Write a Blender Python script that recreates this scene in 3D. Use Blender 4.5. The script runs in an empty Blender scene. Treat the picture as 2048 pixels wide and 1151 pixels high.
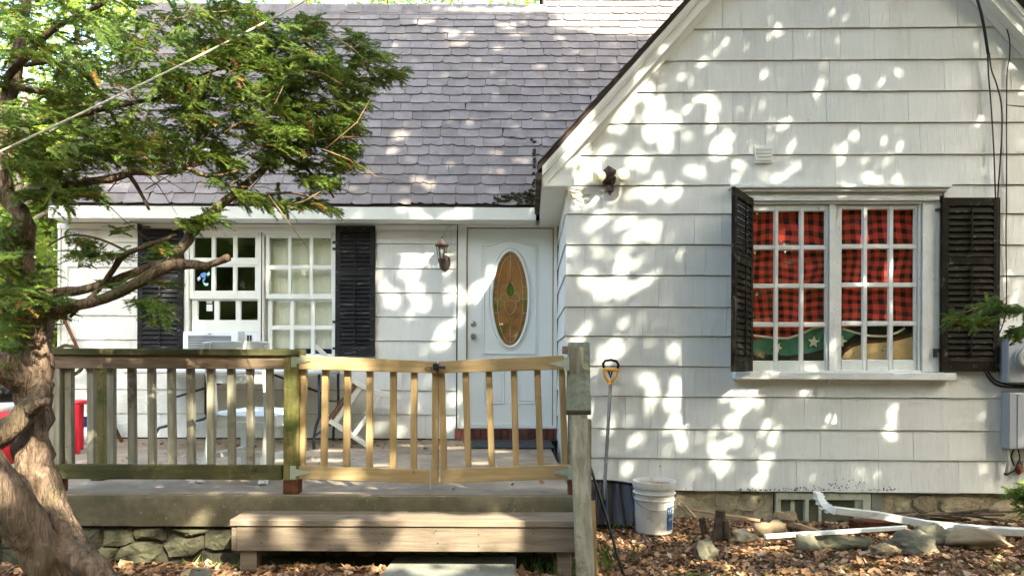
import bpy, math, random
import numpy as np
from mathutils import Vector, Matrix, Quaternion, noise

R = math.radians
S = bpy.context.scene
COL = S.collection
rng = np.random.default_rng(7)
random.seed(7)

# ------------------------------------------------------------------ camera
FPX = 1400.0                       # focal length in pixels of the 2048 px wide photograph
CX, CY, YH = 1024.0, 575.5, 726.0  # picture centre, horizon row
ROLL = 0.0045
CAM = Vector((0.0, -7.25, 1.245))
cam_d = bpy.data.cameras.new("camera")
cam_d.sensor_width = 36.0
cam_d.lens = FPX / 2048.0 * 36.0
cam_d.shift_y = (YH - CY) / 2048.0
cam_d.shift_x = 0.0003
cam_d.clip_start = 0.05
cam_d.clip_end = 2000.0
cam = bpy.data.objects.new("camera", cam_d)
COL.objects.link(cam)
cam.matrix_world = Matrix.Translation(CAM) @ Matrix.Rotation(R(90), 4, 'X') @ Matrix.Rotation(ROLL, 4, 'Z')
S.camera = cam

# ------------------------------------------------------------------ sky, sun, exposure
SUN = Vector((-0.60, 1.0, -1.0)).normalized()          # the way the sunlight travels
world = bpy.data.worlds.new("World")
S.world = world
world.use_nodes = True
wn = world.node_tree.nodes
wl = world.node_tree.links
wn.clear()
wo = wn.new("ShaderNodeOutputWorld")
bg = wn.new("ShaderNodeBackground")
sky = wn.new("ShaderNodeTexSky")
sky.sky_type = 'NISHITA'
sky.sun_disc = False
sky.sun_elevation = math.asin(-SUN.z)
sky.sun_rotation = math.atan2(-SUN.x, -SUN.y)
sky.air_density = 1.0
sky.dust_density = 4.0
sky.ozone_density = 0.6
bg.inputs["Strength"].default_value = 0.15
wl.new(sky.outputs[0], bg.inputs[0])
wl.new(bg.outputs[0], wo.inputs[0])
sun_d = bpy.data.lights.new("sun", 'SUN')
sun_d.energy = 2.2
sun_d.angle = R(0.53)
sun_d.color = (1.0, 0.93, 0.83)
sun = bpy.data.objects.new("sun", sun_d)
COL.objects.link(sun)
sun.rotation_euler = SUN.to_track_quat('-Z', 'Y').to_euler()
sun.location = (6, -12, 14)
S.view_settings.view_transform = 'Standard'
S.view_settings.look = 'None'
S.view_settings.exposure = 3.3
S.view_settings.gamma = 1.0
S.view_settings.use_curve_mapping = False
S.view_settings.use_white_balance = True          # the camera's own balance for open shade
S.view_settings.white_balance_temperature = 6900
S.view_settings.white_balance_tint = 2
S.cycles.max_bounces = 8
S.cycles.transparent_max_bounces = 12
S.cycles.use_denoising = True
S.cycles.sample_clamp_indirect = 6.0

# ------------------------------------------------------------------ where a pixel of the photograph lies in the place
GY = -1.536                        # plane of the gable wall, before its small turn
PIV = Vector((0.445, GY, 0.0))     # corner the gable wing turns about
TH = R(1.5)
PF = 0.45                          # porch floor height

def ray(px, py):
    dx, dy = px - CX, py - CY
    c, s = math.cos(ROLL), math.sin(ROLL)
    x = c * dx + s * dy
    y = -s * dx + c * dy
    return Vector((x / FPX, 1.0, (YH - CY - y) / FPX))

def pt(px, py, Y):
    d = ray(px, py)
    return CAM + d * (Y - CAM.y)

def ptd(px, py, D):
    return CAM + ray(px, py) * D

def pz(px, py, z):
    d = ray(px, py)
    return CAM + d * ((z - CAM.z) / d.z)

WROT = Matrix.Translation(PIV) @ Matrix.Rotation(-TH, 4, 'Z') @ Matrix.Translation(-PIV)
WINV = WROT.inverted()

def pw(px, py, out=0.0):
    """pixel -> point on the gable wall plane (moved out by `out`), in the wing's unturned coordinates"""
    o = WINV @ CAM
    d = (WINV.to_3x3() @ ray(px, py))
    t = (GY - out - o.y) / d.y
    return o + d * t

# ------------------------------------------------------------------ materials
def mat(name, base, base2=None, rough=0.7, nscale=6.0, nstretch=(1, 1, 1), mix=0.5, bump=0.15, bscale=60.0, bstretch=None,
        spot=None, spot_scale=4.0, spot_lo=0.55, spot_hi=0.65, spot_stretch=(1, 1, 1), rnd=0.0, spec=0.3, metal=0.0,
        spot2=None, spot2_scale=20, spot2_lo=0.62, spot2_hi=0.68, coat=0.0, bdist=0.01, big=None):
    m = bpy.data.materials.new(name)
    m.use_nodes = True
    n, l = m.node_tree.nodes, m.node_tree.links
    b = n["Principled BSDF"]
    b.inputs["Roughness"].default_value = rough
    b.inputs["Specular IOR Level"].default_value = spec
    b.inputs["Metallic"].default_value = metal
    if coat:
        b.inputs["Coat Weight"].default_value = coat
    tc = n.new("ShaderNodeTexCoord")
    oi = n.new("ShaderNodeObjectInfo")
    at = n.new("ShaderNodeAttribute"); at.attribute_name = "rnd"
    ad = n.new("ShaderNodeMath"); ad.operation = 'ADD'
    l.new(oi.outputs["Random"], ad.inputs[0]); l.new(at.outputs["Fac"], ad.inputs[1])
    fr = n.new("ShaderNodeMath"); fr.operation = 'FRACT'; l.new(ad.outputs[0], fr.inputs[0])
    off = n.new("ShaderNodeVectorMath"); off.operation = 'SCALE'; off.inputs[0].default_value = (37.0, 91.0, 53.0)
    l.new(fr.outputs[0], off.inputs["Scale"])
    pos = n.new("ShaderNodeVectorMath"); pos.operation = 'ADD'
    l.new(tc.outputs["Object"], pos.inputs[0]); l.new(off.outputs[0], pos.inputs[1])

    def nz(scale, stretch, detail=5.0, r=0.6, shifted=True):
        mp = n.new("ShaderNodeMapping"); mp.inputs["Scale"].default_value = stretch
        l.new(pos.outputs[0] if shifted else tc.outputs["Object"], mp.inputs["Vector"])
        t = n.new("ShaderNodeTexNoise"); t.inputs["Scale"].default_value = scale
        t.inputs["Detail"].default_value = detail; t.inputs["Roughness"].default_value = r
        l.new(mp.outputs[0], t.inputs["Vector"])
        return t.outputs["Fac"]

    def mixc(a, c, fac):
        x = n.new("ShaderNodeMix"); x.data_type = 'RGBA'
        if isinstance(a, tuple): x.inputs[6].default_value = (*a, 1)
        else: l.new(a, x.inputs[6])
        if isinstance(c, tuple): x.inputs[7].default_value = (*c, 1)
        else: l.new(c, x.inputs[7])
        if isinstance(fac, float): x.inputs[0].default_value = fac
        else: l.new(fac, x.inputs[0])
        return x.outputs[2]

    def rampf(v, lo, hi, amt=1.0):
        r_ = n.new("ShaderNodeMapRange"); r_.inputs[1].default_value = lo; r_.inputs[2].default_value = hi
        r_.inputs[4].default_value = amt
        l.new(v, r_.inputs[0]); return r_.outputs[0]

    col = base
    if base2:
        col = mixc(base, base2, rampf(nz(nscale, nstretch), 0.5 - 0.22 / max(mix, .01) * .5, 0.5 + 0.22 / max(mix, .01) * .5))
    if spot:
        col = mixc(col, spot, rampf(nz(spot_scale, spot_stretch, 6, 0.7), spot_lo, spot_hi, 0.9))
    if spot2:
        col = mixc(col, spot2, rampf(nz(spot2_scale, (1, 1, 1), 4, 0.6), spot2_lo, spot2_hi, 0.9))
    if big:
        bc, bs, blo, bhi, bst = big
        ge = n.new("ShaderNodeNewGeometry"); mp = n.new("ShaderNodeMapping"); mp.inputs["Scale"].default_value = bst
        l.new(ge.outputs["Position"], mp.inputs["Vector"])
        t = n.new("ShaderNodeTexNoise"); t.inputs["Scale"].default_value = bs; t.inputs["Detail"].default_value = 7; t.inputs["Roughness"].default_value = .65
        l.new(mp.outputs[0], t.inputs["Vector"])
        col = mixc(col, bc, rampf(t.outputs["Fac"], blo, bhi, .85))
    if rnd:
        hs = n.new("ShaderNodeHueSaturation")
        rr = n.new("ShaderNodeMapRange"); rr.inputs[3].default_value = 1 - rnd; rr.inputs[4].default_value = 1 + rnd
        l.new(fr.outputs[0], rr.inputs[0]); l.new(rr.outputs[0], hs.inputs["Value"])
        if isinstance(col, tuple): hs.inputs["Color"].default_value = (*col, 1)
        else: l.new(col, hs.inputs["Color"])
        col = hs.outputs[0]
    if isinstance(col, tuple): b.inputs["Base Color"].default_value = (*col, 1)
    else: l.new(col, b.inputs["Base Color"])
    if bump:
        bp = n.new("ShaderNodeBump"); bp.inputs["Strength"].default_value = bump; bp.inputs["Distance"].default_value = bdist
        l.new(nz(bscale, bstretch or nstretch, 4), bp.inputs["Height"]); l.new(bp.outputs[0], b.inputs["Normal"])
    m["nodes_ok"] = 1
    return m

M = {}
M['siding'] = mat('white_painted_shingle', (.70, .705, .665), (.63, .635, .595), rough=.55, nscale=7, nstretch=(6, 1, .8), mix=.45,
                  bump=.35, bscale=55, bstretch=(2.2, 1, .12), rnd=.045, spec=.35, spot=(.50, .52, .47), spot_scale=2.2, spot_lo=.60, spot_hi=.85,
                  big=((.46, .445, .37), 2.0, .56, .80, (1.2, 1, .35)), spot2=(.25, .23, .18), spot2_scale=34, spot2_lo=.715, spot2_hi=.75)
M['siding_old'] = mat('flaking_white_shingle', (.70, .705, .665), (.60, .605, .565), rough=.6, nscale=7, nstretch=(6, 1, .8), mix=.5,
                  bump=.4, bscale=55, bstretch=(2.2, 1, .12), rnd=.05, spot=(.10, .09, .075), spot_scale=9, spot_lo=.66, spot_hi=.70, spot_stretch=(1.6, 1, 1))
M['trim'] = mat('white_trim_paint', (.74, .745, .69), (.66, .665, .60), rough=.45, nscale=5, mix=.4, bump=.12, bscale=30, spec=.4,
                spot=(.42, .39, .33), spot_scale=7, spot_lo=.66, spot_hi=.80)
M['trim_peel'] = mat('flaking_window_paint', (.74, .75, .72), (.62, .63, .58), rough=.5, nscale=9, mix=.5, bump=.4, bscale=40,
                spot=(.34, .31, .26), spot_scale=26, spot_lo=.63, spot_hi=.68)
M['doorpaint'] = mat('white_door_paint', (.72, .735, .70), (.67, .685, .65), rough=.4, nscale=3, mix=.3, bump=.05, bscale=120, spec=.4,
                spot=(.50, .49, .45), spot_scale=30, spot_lo=.66, spot_hi=.74)
M['paper'] = mat('tar_paper', (.035, .033, .03), rough=.95)
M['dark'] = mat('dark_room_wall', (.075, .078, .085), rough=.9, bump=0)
M['slate'] = mat('roof_slate', (.255, .218, .205), (.17, .143, .135), rough=.8, nscale=5, mix=.6, bump=.5, bscale=28, rnd=.16, big=((.155, .125, .105), 1.1, .50, .72, (1, 1, 1)), spec=.4,
                 spot=(.60, .58, .54), spot_scale=17, spot_lo=.685, spot_hi=.715, spot2=(.10, .085, .07), spot2_scale=3.2, spot2_lo=.62, spot2_hi=.80)
M['slate_edge'] = mat('weathered_roof_edge', (.045, .036, .03), (.085, .065, .052), rough=.9, nscale=20)
M['moss'] = mat('roof_moss', (.035, .04, .018), (.07, .06, .035), rough=1, nscale=30, bump=.6)
def wood(name, c1, c2, axis='X', green=None, g_lo=.5, g_hi=.62, rnd=.08, knots=True):
    st = {'X': (1, 12, 12), 'Y': (12, 1, 12), 'Z': (12, 12, 1)}[axis]
    return mat(name, c1, c2, rough=.8, nscale=3.2, nstretch=st, mix=.8, bump=.3, bscale=9, bstretch=st, rnd=rnd, spec=.25,
               spot=green, spot_scale=3.2, spot_lo=g_lo, spot_hi=g_hi, spot2=(c1[0] * .42, c1[1] * .36, c1[2] * .3) if knots else None,
               spot2_scale=8, spot2_lo=.675, spot2_hi=.72, big=(tuple(v * .62 for v in c1), 2.6, .50, .74, (1, 1, 1)))
M['oldwood_x'] = wood('weathered_wood_along', (.26, .19, .125), (.12, .085, .055), 'X', (.07, .085, .02), .56, .70)
M['mosswood_x'] = wood('mossy_wood_along', (.092, .088, .034), (.050, .050, .018), 'X', (.21, .17, .10), .54, .68)
M['oldwood_z'] = wood('grey_weathered_baluster', (.36, .335, .25), (.21, .19, .135), 'Z', (.12, .09, .06), .55, .64, rnd=.16)
M['mosswood_z'] = wood('mossy_wood_upright', (.27, .215, .085), (.14, .125, .04), 'Z', (.06, .08, .014), .47, .60)
M['cap_y'] = wood('grey_green_wood_cap', (.165, .155, .095), (.10, .098, .055), 'Y', (.24, .225, .17), .58, .68)
M['newwood_x'] = wood('new_pine_along', (.45, .325, .165), (.34, .235, .11), 'X', rnd=.07)
M['newwood_z'] = wood('new_pine_upright', (.47, .33, .165), (.36, .24, .105), 'Z', rnd=.10)
M['step_x'] = wood('brown_step_wood', (.245, .19, .135), (.16, .12, .085), 'X', (.33, .30, .26), .60, .74)
M['rust'] = mat('rusty_post_foot', (.16, .055, .02), (.06, .022, .012), rough=.9, nscale=18, bump=.4)
M['concrete'] = mat('porch_concrete', (.20, .165, .105), (.12, .10, .062), rough=.9, big=((.07, .068, .035), 1.8, .42, .66, (1, 1, 1.6)), nscale=9, mix=.6, bump=.4, bscale=90, spec=.2,
                    spot=(.085, .08, .045), spot_scale=2.4, spot_lo=.53, spot_hi=.75, spot2=(.42, .39, .34), spot2_scale=60, spot2_lo=.66, spot2_hi=.7)
M['floorcon'] = mat('porch_floor_concrete', (.36, .285, .205), (.23, .18, .13), rough=.9, big=((.16, .125, .085), 1.6, .46, .68, (1, 1, 1)), nscale=4, mix=.6, bump=.35, bscale=110, spec=.2,
                    spot=(.15, .125, .10), spot_scale=6, spot_lo=.58, spot_hi=.74)
M['slabpath'] = mat('grey_path_slab', (.25, .25, .215), (.17, .17, .14), rough=.85, nscale=8, mix=.5, bump=.3, bscale=120)
M['stone'] = mat('mossy_field_stone', (.10, .092, .056), (.055, .052, .032), rough=.95, nscale=9, mix=.8, bump=1.0, bscale=18, big=((.05, .055, .025), 3, .5, .72, (1, 1, 1)), rnd=.25, spec=.2,
                 spot=(.20, .18, .11), spot_scale=8, spot_lo=.60, spot_hi=.72, bdist=.02)
M['stone_tan'] = mat('tan_foundation_stone', (.38, .32, .21), (.22, .18, .115), rough=.9, nscale=9, mix=.7, bump=.6, bscale=30, rnd=.22,
                 spot=(.12, .115, .075), spot_scale=12, spot_lo=.56, spot_hi=.66, bdist=.02)
M['mortar'] = mat('old_mortar', (.06, .055, .036), (.025, .022, .016), rough=1, nscale=20, bump=.6)
M['rock'] = mat('grey_rock', (.16, .145, .10), (.095, .088, .06), rough=.85, nscale=7, bump=.5, bscale=25, rnd=.15)
M['rock_tan'] = mat('tan_rock', (.30, .22, .13), (.18, .13, .075), rough=.85, nscale=7, bump=.5, bscale=25, rnd=.15)
M['bark'] = mat('yew_bark', (.29, .20, .14), (.12, .082, .055), rough=.95, nscale=11, nstretch=(3, 3, .4), mix=.9, bump=1.0, bscale=16, bstretch=(3.2, 3.2, .30), spec=.12,
                spot=(.13, .115, .05), spot_scale=4, spot_lo=.54, spot_hi=.66, spot2=(.36, .24, .17), spot2_scale=13, spot2_lo=.60, spot2_hi=.66, bdist=.06, big=(( .10, .085, .045), 2.2, .48, .68, (1, 1, 1)))
M['bark_dark'] = mat('dark_branch_bark', (.10, .068, .042), (.05, .035, .022), rough=.9, nscale=12, mix=.8, bump=.8, bscale=25, bdist=.02)
M['bark_twig'] = mat('orange_twig_bark', (.40, .24, .12), (.22, .13, .07), rough=.9, nscale=14, bump=0)
M['bark_far'] = mat('pale_far_bark', (.30, .27, .21), (.17, .15, .11), rough=.9, nscale=6, nstretch=(3, 3, .5), bump=.5)
M['black'] = mat('black_shutter_paint', (.010, .010, .011), (.024, .023, .023), spec=.12, rough=.6, nscale=10, nstretch=(.6, 1, 3), mix=.5, bump=.4, bscale=40,
                 spot=(.20, .18, .17), spot_scale=16, spot_lo=.585, spot_hi=.70, spot_stretch=(.6, 1, 3), rnd=.2)
M['black_brown'] = mat('worn_black_shutter_paint', (.008, .007, .005), (.024, .020, .013), spec=.1, rough=.7, nscale=10, mix=.5, bump=.5, bscale=40,
                 spot=(.15, .135, .075), spot_scale=13, spot_lo=.60, spot_hi=.68, rnd=.2)
M['blackplastic'] = mat('black_plastic', (.009, .006, .005), rough=.30, bump=.1, bscale=14, spec=.3, spot=(.04, .035, .03), spot_scale=9, spot_lo=.6, spot_hi=.8)
M['cable'] = mat('black_cable', (.02, .022, .024), rough=.5, bump=0)
M['greycable'] = mat('dusty_white_cable', (.45, .43, .38), rough=.6, bump=0)
M['steel'] = mat('dark_steel_tube', (.022, .028, .06), rough=.35, bump=0, spec=.5, spot=(.1, .09, .08), spot_scale=30)
M['greymetal'] = mat('grey_meter_metal', (.36, .38, .40), (.30, .32, .34), rough=.5, nscale=4, bump=.05, spec=.4, spot=(.24, .24, .22), spot_scale=5, spot_lo=.6, spot_hi=.8)
M['shaft'] = mat('grey_shovel_shaft', (.15, .14, .135), rough=.4, metal=.3, bump=0, spot=(.3, .3, .3), spot_scale=20)
M['yellow'] = mat('yellow_handle_plastic', (.80, .36, .02), rough=.35, bump=0, spec=.5)
M['zinc'] = mat('galvanised_metal', (.50, .56, .46), (.38, .44, .36), rough=.45, metal=.4, nscale=30, bump=.05)
M['bronze'] = mat('bronze_lamp_metal', (.085, .055, .050), (.05, .034, .03), rough=.45, metal=.2, nscale=20, bump=.1)
M['ivory'] = mat('ivory_lamp_plastic', (.82, .75, .52), (.74, .66, .42), rough=.4, nscale=8, bump=0)
M['whiteplastic'] = mat('white_plastic', (.74, .76, .76), (.66, .68, .68), rough=.35, nscale=4, bump=.03, spec=.5, spot=(.45, .42, .36), spot_scale=12, spot_lo=.66, spot_hi=.8)
M['bucket'] = mat('scuffed_white_bucket', (.64, .63, .58), (.52, .50, .45), rough=.45, nscale=6, bump=.05, spec=.4, spot=(.26, .20, .14), spot_scale=9, spot_lo=.55, spot_hi=.74)
M['blue'] = mat('blue_print', (.05, .12, .27), rough=.5, bump=0)
M['navy'] = mat('navy_sack_print', (.02, .025, .09), rough=.35, bump=0)
M['greenprint'] = mat('green_sack_print', (.03, .22, .07), rough=.35, bump=0)
M['fadedred'] = mat('faded_red_metal', (.17, .03, .02), (.10, .03, .02), rough=.7, nscale=20)
M['red'] = mat('red_plastic', (.66, .018, .035), rough=.35, bump=0, spec=.5)
M['sackwhite'] = mat('white_sack_plastic', (.62, .65, .66), (.5, .53, .55), rough=.3, nscale=9, bump=.5, bscale=16, bdist=.03, spec=.5)
M['whitepaint'] = mat('white_chair_paint', (.76, .76, .70), (.66, .66, .60), rough=.4, nscale=6, bump=.08, spot=(.45, .42, .36), spot_scale=9, spot_lo=.64, spot_hi=.78)
M['underwood'] = mat('bare_chair_underside', (.16, .085, .045), rough=.8, nscale=5)
M['brick'] = mat('dark_red_brick', (.17, .055, .045), (.10, .035, .03), rough=.9, nscale=12, bump=.5, rnd=.25, spot=(.045, .045, .025), spot_scale=6, spot_lo=.5, spot_hi=.62)
M['mat'] = mat('black_rubber_mat', (.025, .026, .028), (.045, .045, .045), rough=.8, nscale=40, bump=.5, bscale=80)
M['dirt'] = mat('forest_dirt', (.115, .078, .05), (.06, .042, .028), rough=1, nscale=5, mix=.8, bump=.8, bscale=30, spec=.1, bdist=.03,
                spot=(.19, .13, .085), spot_scale=11, spot_lo=.55, spot_hi=.65, spot2=(.045, .06, .018), spot2_scale=2.2, spot2_lo=.60, spot2_hi=.72)
M['cedar'] = mat('tan_debris_wood', (.40, .27, .15), (.25, .16, .09), rough=.8, nscale=12, bump=.3)
M['lime'] = mat('basement_frame_paint', (.50, .51, .40), (.36, .36, .26), rough=.7, nscale=12, bump=.3, spot=(.16, .14, .09), spot_scale=14, spot_lo=.58, spot_hi=.68)
M['screen'] = mat('dusty_basement_glass', (.14, .135, .085), (.08, .08, .06), rough=.35, nscale=5, bump=.1, spec=.5)
M['creamcloth'] = mat('cream_curtain_cloth', (.80, .79, .66), (.68, .67, .55), rough=.95, nscale=3, nstretch=(6, 1, .6), mix=.5, bump=.3, bscale=14, bstretch=(6, 1, .5), bdist=.02)
M['rope'] = mat('pale_clothesline', (.52, .47, .30), rough=.8, bump=0)
M['came'] = mat('brass_came', (.62, .58, .42), rough=.35, metal=.5, bump=0)
M['knob'] = mat('brushed_nickel', (.42, .40, .34), rough=.28, metal=.8, bump=0)
M['tealsign'] = mat('pale_teal_metal', (.40, .60, .52), rough=.5, bump=.05)

def glassy(name, tint=(1, 1, 1), fr=0.12):
    m = bpy.data.materials.new(name); m.use_nodes = True
    n, l = m.node_tree.nodes, m.node_tree.links; n.clear()
    o = n.new("ShaderNodeOutputMaterial"); mx = n.new("ShaderNodeMixShader")
    t = n.new("ShaderNodeBsdfTransparent"); t.inputs[0].default_value = (*tint, 1)
    g = n.new("ShaderNodeBsdfGlossy"); g.inputs["Roughness"].default_value = .015
    f = n.new("ShaderNodeFresnel"); f.inputs[0].default_value = 1.5
    a = n.new("ShaderNodeMath"); a.operation = 'ADD'; a.inputs[1].default_value = fr
    nz = n.new("ShaderNodeTexNoise"); nz.inputs["Scale"].default_value = 3.0
    bp = n.new("ShaderNodeBump"); bp.inputs["Strength"].default_value = .05; bp.inputs["Distance"].default_value = .01
    l.new(nz.outputs[0], bp.inputs["Height"]); l.new(bp.outputs[0], g.inputs["Normal"])
    ge = n.new("ShaderNodeNewGeometry"); inv = n.new("ShaderNodeMath"); inv.operation = 'SUBTRACT'; inv.inputs[0].default_value = 1.0
    l.new(ge.outputs["Backfacing"], inv.inputs[1]); mu = n.new("ShaderNodeMath"); mu.operation = 'MULTIPLY'
    l.new(f.outputs[0], a.inputs[0]); l.new(a.outputs[0], mu.inputs[0]); l.new(inv.outputs[0], mu.inputs[1]); l.new(mu.outputs[0], mx.inputs[0])
    l.new(t.outputs[0], mx.inputs[1]); l.new(g.outputs[0], mx.inputs[2]); l.new(mx.outputs[0], o.inputs[0])
    return m
M['glass'] = glassy('window_glass', (.97, .98, .97), .06)
M['doorpane'] = glassy('door_glass_pane', (.97, .97, .97), .10)
M['lampglass'] = glassy('lamp_glass', (.9, .88, .82), .10)

def leafmat(name, ramp, trans=.35, rough=.6):
    m = bpy.data.materials.new(name); m.use_nodes = True
    n, l = m.node_tree.nodes, m.node_tree.links
    b = n["Principled BSDF"]; out = n["Material Output"]
    b.inputs["Roughness"].default_value = rough; b.inputs["Specular IOR Level"].default_value = .3
    at = n.new("ShaderNodeAttribute"); at.attribute_name = "rnd"
    cr = n.new("ShaderNodeValToRGB")
    e = cr.color_ramp.elements
    e[0].position, e[0].color = ramp[0][0], (*ramp[0][1], 1)
    e[1].position, e[1].color = ramp[-1][0], (*ramp[-1][1], 1)
    for p_, c_ in ramp[1:-1]:
        x = e.new(p_); x.color = (*c_, 1)
    l.new(at.outputs["Fac"], cr.inputs[0]); l.new(cr.outputs[0], b.inputs["Base Color"])
    if trans:
        t = n.new("ShaderNodeBsdfTranslucent"); mx = n.new("ShaderNodeMixShader"); mx.inputs[0].default_value = trans
        l.new(cr.outputs[0], t.inputs[0]); l.new(b.outputs[0], mx.inputs[1]); l.new(t.outputs[0], mx.inputs[2])
        l.new(mx.outputs[0], out.inputs[0])
    return m
M['needles'] = leafmat('yew_needles', trans=.42, ramp=[(0, (.06, .12, .018)), (.4, (.11, .18, .028)), (.8, (.18, .24, .035)), (.96, (.24, .27, .05)), (1, (.42, .22, .06))])
M['leaf_far'] = leafmat('far_tree_leaves', [(0, (.12, .20, .02)), (.5, (.20, .28, .035)), (1, (.32, .36, .06))], .5)
M['leaf_shade'] = leafmat('oak_leaves', [(0, (.05, .11, .02)), (1, (.11, .18, .03))], .35)
M['litter'] = leafmat('dry_leaves', [(0, (.09, .05, .028)), (.35, (.22, .115, .055)), (.7, (.36, .20, .10)), (.9, (.46, .30, .17)), (.965, (.50, .42, .30)), (.97, (.12, .19, .03)), (1, (.20, .28, .05))], .15, .8)
M['grass'] = leafmat('grass_blades', [(0, (.07, .13, .02)), (.7, (.14, .20, .035)), (1, (.30, .27, .10))], .3)

# ------------------------------------------------------------------ mesh building
class MB:
    def __init__(s): s.v, s.f, s.m = [], [], []
    def add(s, vs, fs, mi=0):
        o = len(s.v); s.v += [tuple(v) for v in vs]; s.f += [tuple(i + o for i in f) for f in fs]; s.m += [mi] * len(fs); return s
    def box(s, x0, x1, y0, y1, z0, z1, mi=0):
        x0, x1 = min(x0, x1), max(x0, x1); y0, y1 = min(y0, y1), max(y0, y1); z0, z1 = min(z0, z1), max(z0, z1)
        return s.add([(x0, y0, z0), (x1, y0, z0), (x1, y1, z0), (x0, y1, z0), (x0, y0, z1), (x1, y0, z1), (x1, y1, z1), (x0, y1, z1)],
              [(0, 3, 2, 1), (4, 5, 6, 7), (0, 1, 5, 4), (1, 2, 6, 5), (2, 3, 7, 6), (3, 0, 4, 7)], mi)
    def beam(s, p, q, w, h, up=(0, 0, 1), mi=0, w2=None, h2=None):
        """box from p to q; w across, h along `up`"""
        p, q = Vector(p), Vector(q); d = (q - p).normalized(); up = Vector(up)
        side = d.cross(up).normalized(); u = side.cross(d).normalized()
        vs = []
        for c, ww, hh in ((p, w, h), (q, w2 or w, h2 or h)):
            for a, b in ((-1, -1), (1, -1), (1, 1), (-1, 1)):
                vs.append(c + side * (a * ww / 2) + u * (b * hh / 2))
        return s.add(vs, [(0, 1, 2, 3), (7, 6, 5, 4), (0, 4, 5, 1), (1, 5, 6, 2), (2, 6, 7, 3), (3, 7, 4, 0)], mi)
    def tube(s, pts, rad, n=8, mi=0, cap=True, wob=0.0, oval=1.0):
        pts = [Vector(p) for p in pts]
        if not hasattr(rad, '__len__'): rad = [rad] * len(pts)
        o = len(s.v); vs, fs = [], []
        ref = Vector((0.03, 0.9, 0.1)).normalized()
        for i, p in enumerate(pts):
            d = (pts[min(i + 1, len(pts) - 1)] - pts[max(i - 1, 0)]).normalized()
            a = d.cross(ref)
            if a.length < .1: a = d.cross(Vector((1, 0, 0)))
            a.normalize(); b = d.cross(a).normalized()
            for k in range(n):
                t = 2 * math.pi * k / n
                r = rad[i]
                if wob: r *= 1 + wob * noise.noise(Vector((math.cos(t) * 1.7, math.sin(t) * 1.7, i * .35 + p.x * 3))) + wob * .28 * noise.noise(Vector((math.cos(t) * 6, math.sin(t) * 6, i * .5 + p.x * 5)))
                vs.append(p + a * (math.cos(t) * r) + b * (math.sin(t) * r * oval))
        for i in range(len(pts) - 1):
            for k in range(n):
                k2 = (k + 1) % n
                fs.append((i * n + k, i * n + k2, (i + 1) * n + k2, (i + 1) * n + k))
        if cap:
            fs.append(tuple(range(n))[::-1]); fs.append(tuple((len(pts) - 1) * n + k for k in range(n)))
        return s.add(vs, fs, mi)
    def lathe(s, c, prof, n=24, axis='Z', mi=0, sx=1.0, sy=1.0):
        """prof: (radius, height) pairs"""
        c = Vector(c); vs, fs = [], []
        for r, h in prof:
            for k in range(n):
                t = 2 * math.pi * k / n
                x, y = math.cos(t) * r * sx, math.sin(t) * r * sy
                vs.append(c + (Vector((x, y, h)) if axis == 'Z' else Vector((x, -h, y)) if axis == 'Y' else Vector((h, x, y))))
        for i in range(len(prof) - 1):
            for k in range(n):
                k2 = (k + 1) % n
                fs.append((i * n + k, i * n + k2, (i + 1) * n + k2, (i + 1) * n + k))
        fs.append(tuple(range(n))[::-1]); fs.append(tuple((len(prof) - 1) * n + k for k in range(n)))
        return s.add(vs, fs, mi)
    def prism(s, poly, y0, y1, mi=0, tilt=None):
        """poly: (x, z) list, between y0 (front) and y1; tilt(z) gives a front offset"""
        n = len(poly)
        vs = [(x, y0 + (tilt(z) if tilt else 0), z) for x, z in poly] + [(x, y1, z) for x, z in poly]
        fs = [tuple(range(n)), tuple(range(2 * n - 1, n - 1, -1))]
        for k in range(n):
            k2 = (k + 1) % n
            fs.append((k2, k, n + k, n + k2))
        return s.add(vs, fs, mi)
    def blob(s, c, r, seed=0, rough=.25, sub=2, flat=None, mi=0):
        import bmesh
        bm = bmesh.new(); bmesh.ops.create_icosphere(bm, subdivisions=sub, radius=1.0)
        c = Vector(c); vs = []
        for v in bm.verts:
            k = 1 + rough * noise.noise(v.co * 1.3 + Vector((seed * 7.7, seed * 3.1, seed))) + rough * .5 * noise.noise(v.co * 3.1 + Vector((seed, 0, 0)))
            p = v.co * k
            if flat is not None:
                p.z = max(p.z, -flat)
            vs.append(c + Vector((p.x * r[0], p.y * r[1], p.z * r[2])))
        fs = [tuple(v.index for v in f.verts) for f in bm.faces]; bm.free()
        return s.add(vs, fs, mi)

ALLNAMES = {}
def obj(name, mb, material, parent=None, bevel=0, smooth=False, off=None):
    """link one mesh object; mesh coordinates are world ones, taken relative to the thing it belongs to"""
    if off is None:
        off = Vector((0, 0, 0))
        if parent is not None:
            p = parent
            while p.parent: p = p.parent
            off = Vector(p.get('_o', (0, 0, 0)))
    me = bpy.data.meshes.new(name)
    vs = np.array([tuple(v) for v in mb.v], dtype=float) - np.array(off)
    me.from_pydata(vs.tolist(), [], mb.f)
    ms = material if isinstance(material, (list, tuple)) else [material]
    for m_ in ms: me.materials.append(M[m_] if isinstance(m_, str) else m_)
    if len(ms) > 1: me.polygons.foreach_set("material_index", mb.m)
    if smooth: me.polygons.foreach_set("use_smooth", [True] * len(me.polygons))
    me.update()
    o = bpy.data.objects.new(name, me); COL.objects.link(o)
    if parent is not None: o.parent = parent
    if bevel:
        bv = o.modifiers.new("bevel", 'BEVEL'); bv.width = bevel; bv.segments = 1; bv.limit_method = 'ANGLE'; bv.harden_normals = False
    return o

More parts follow.
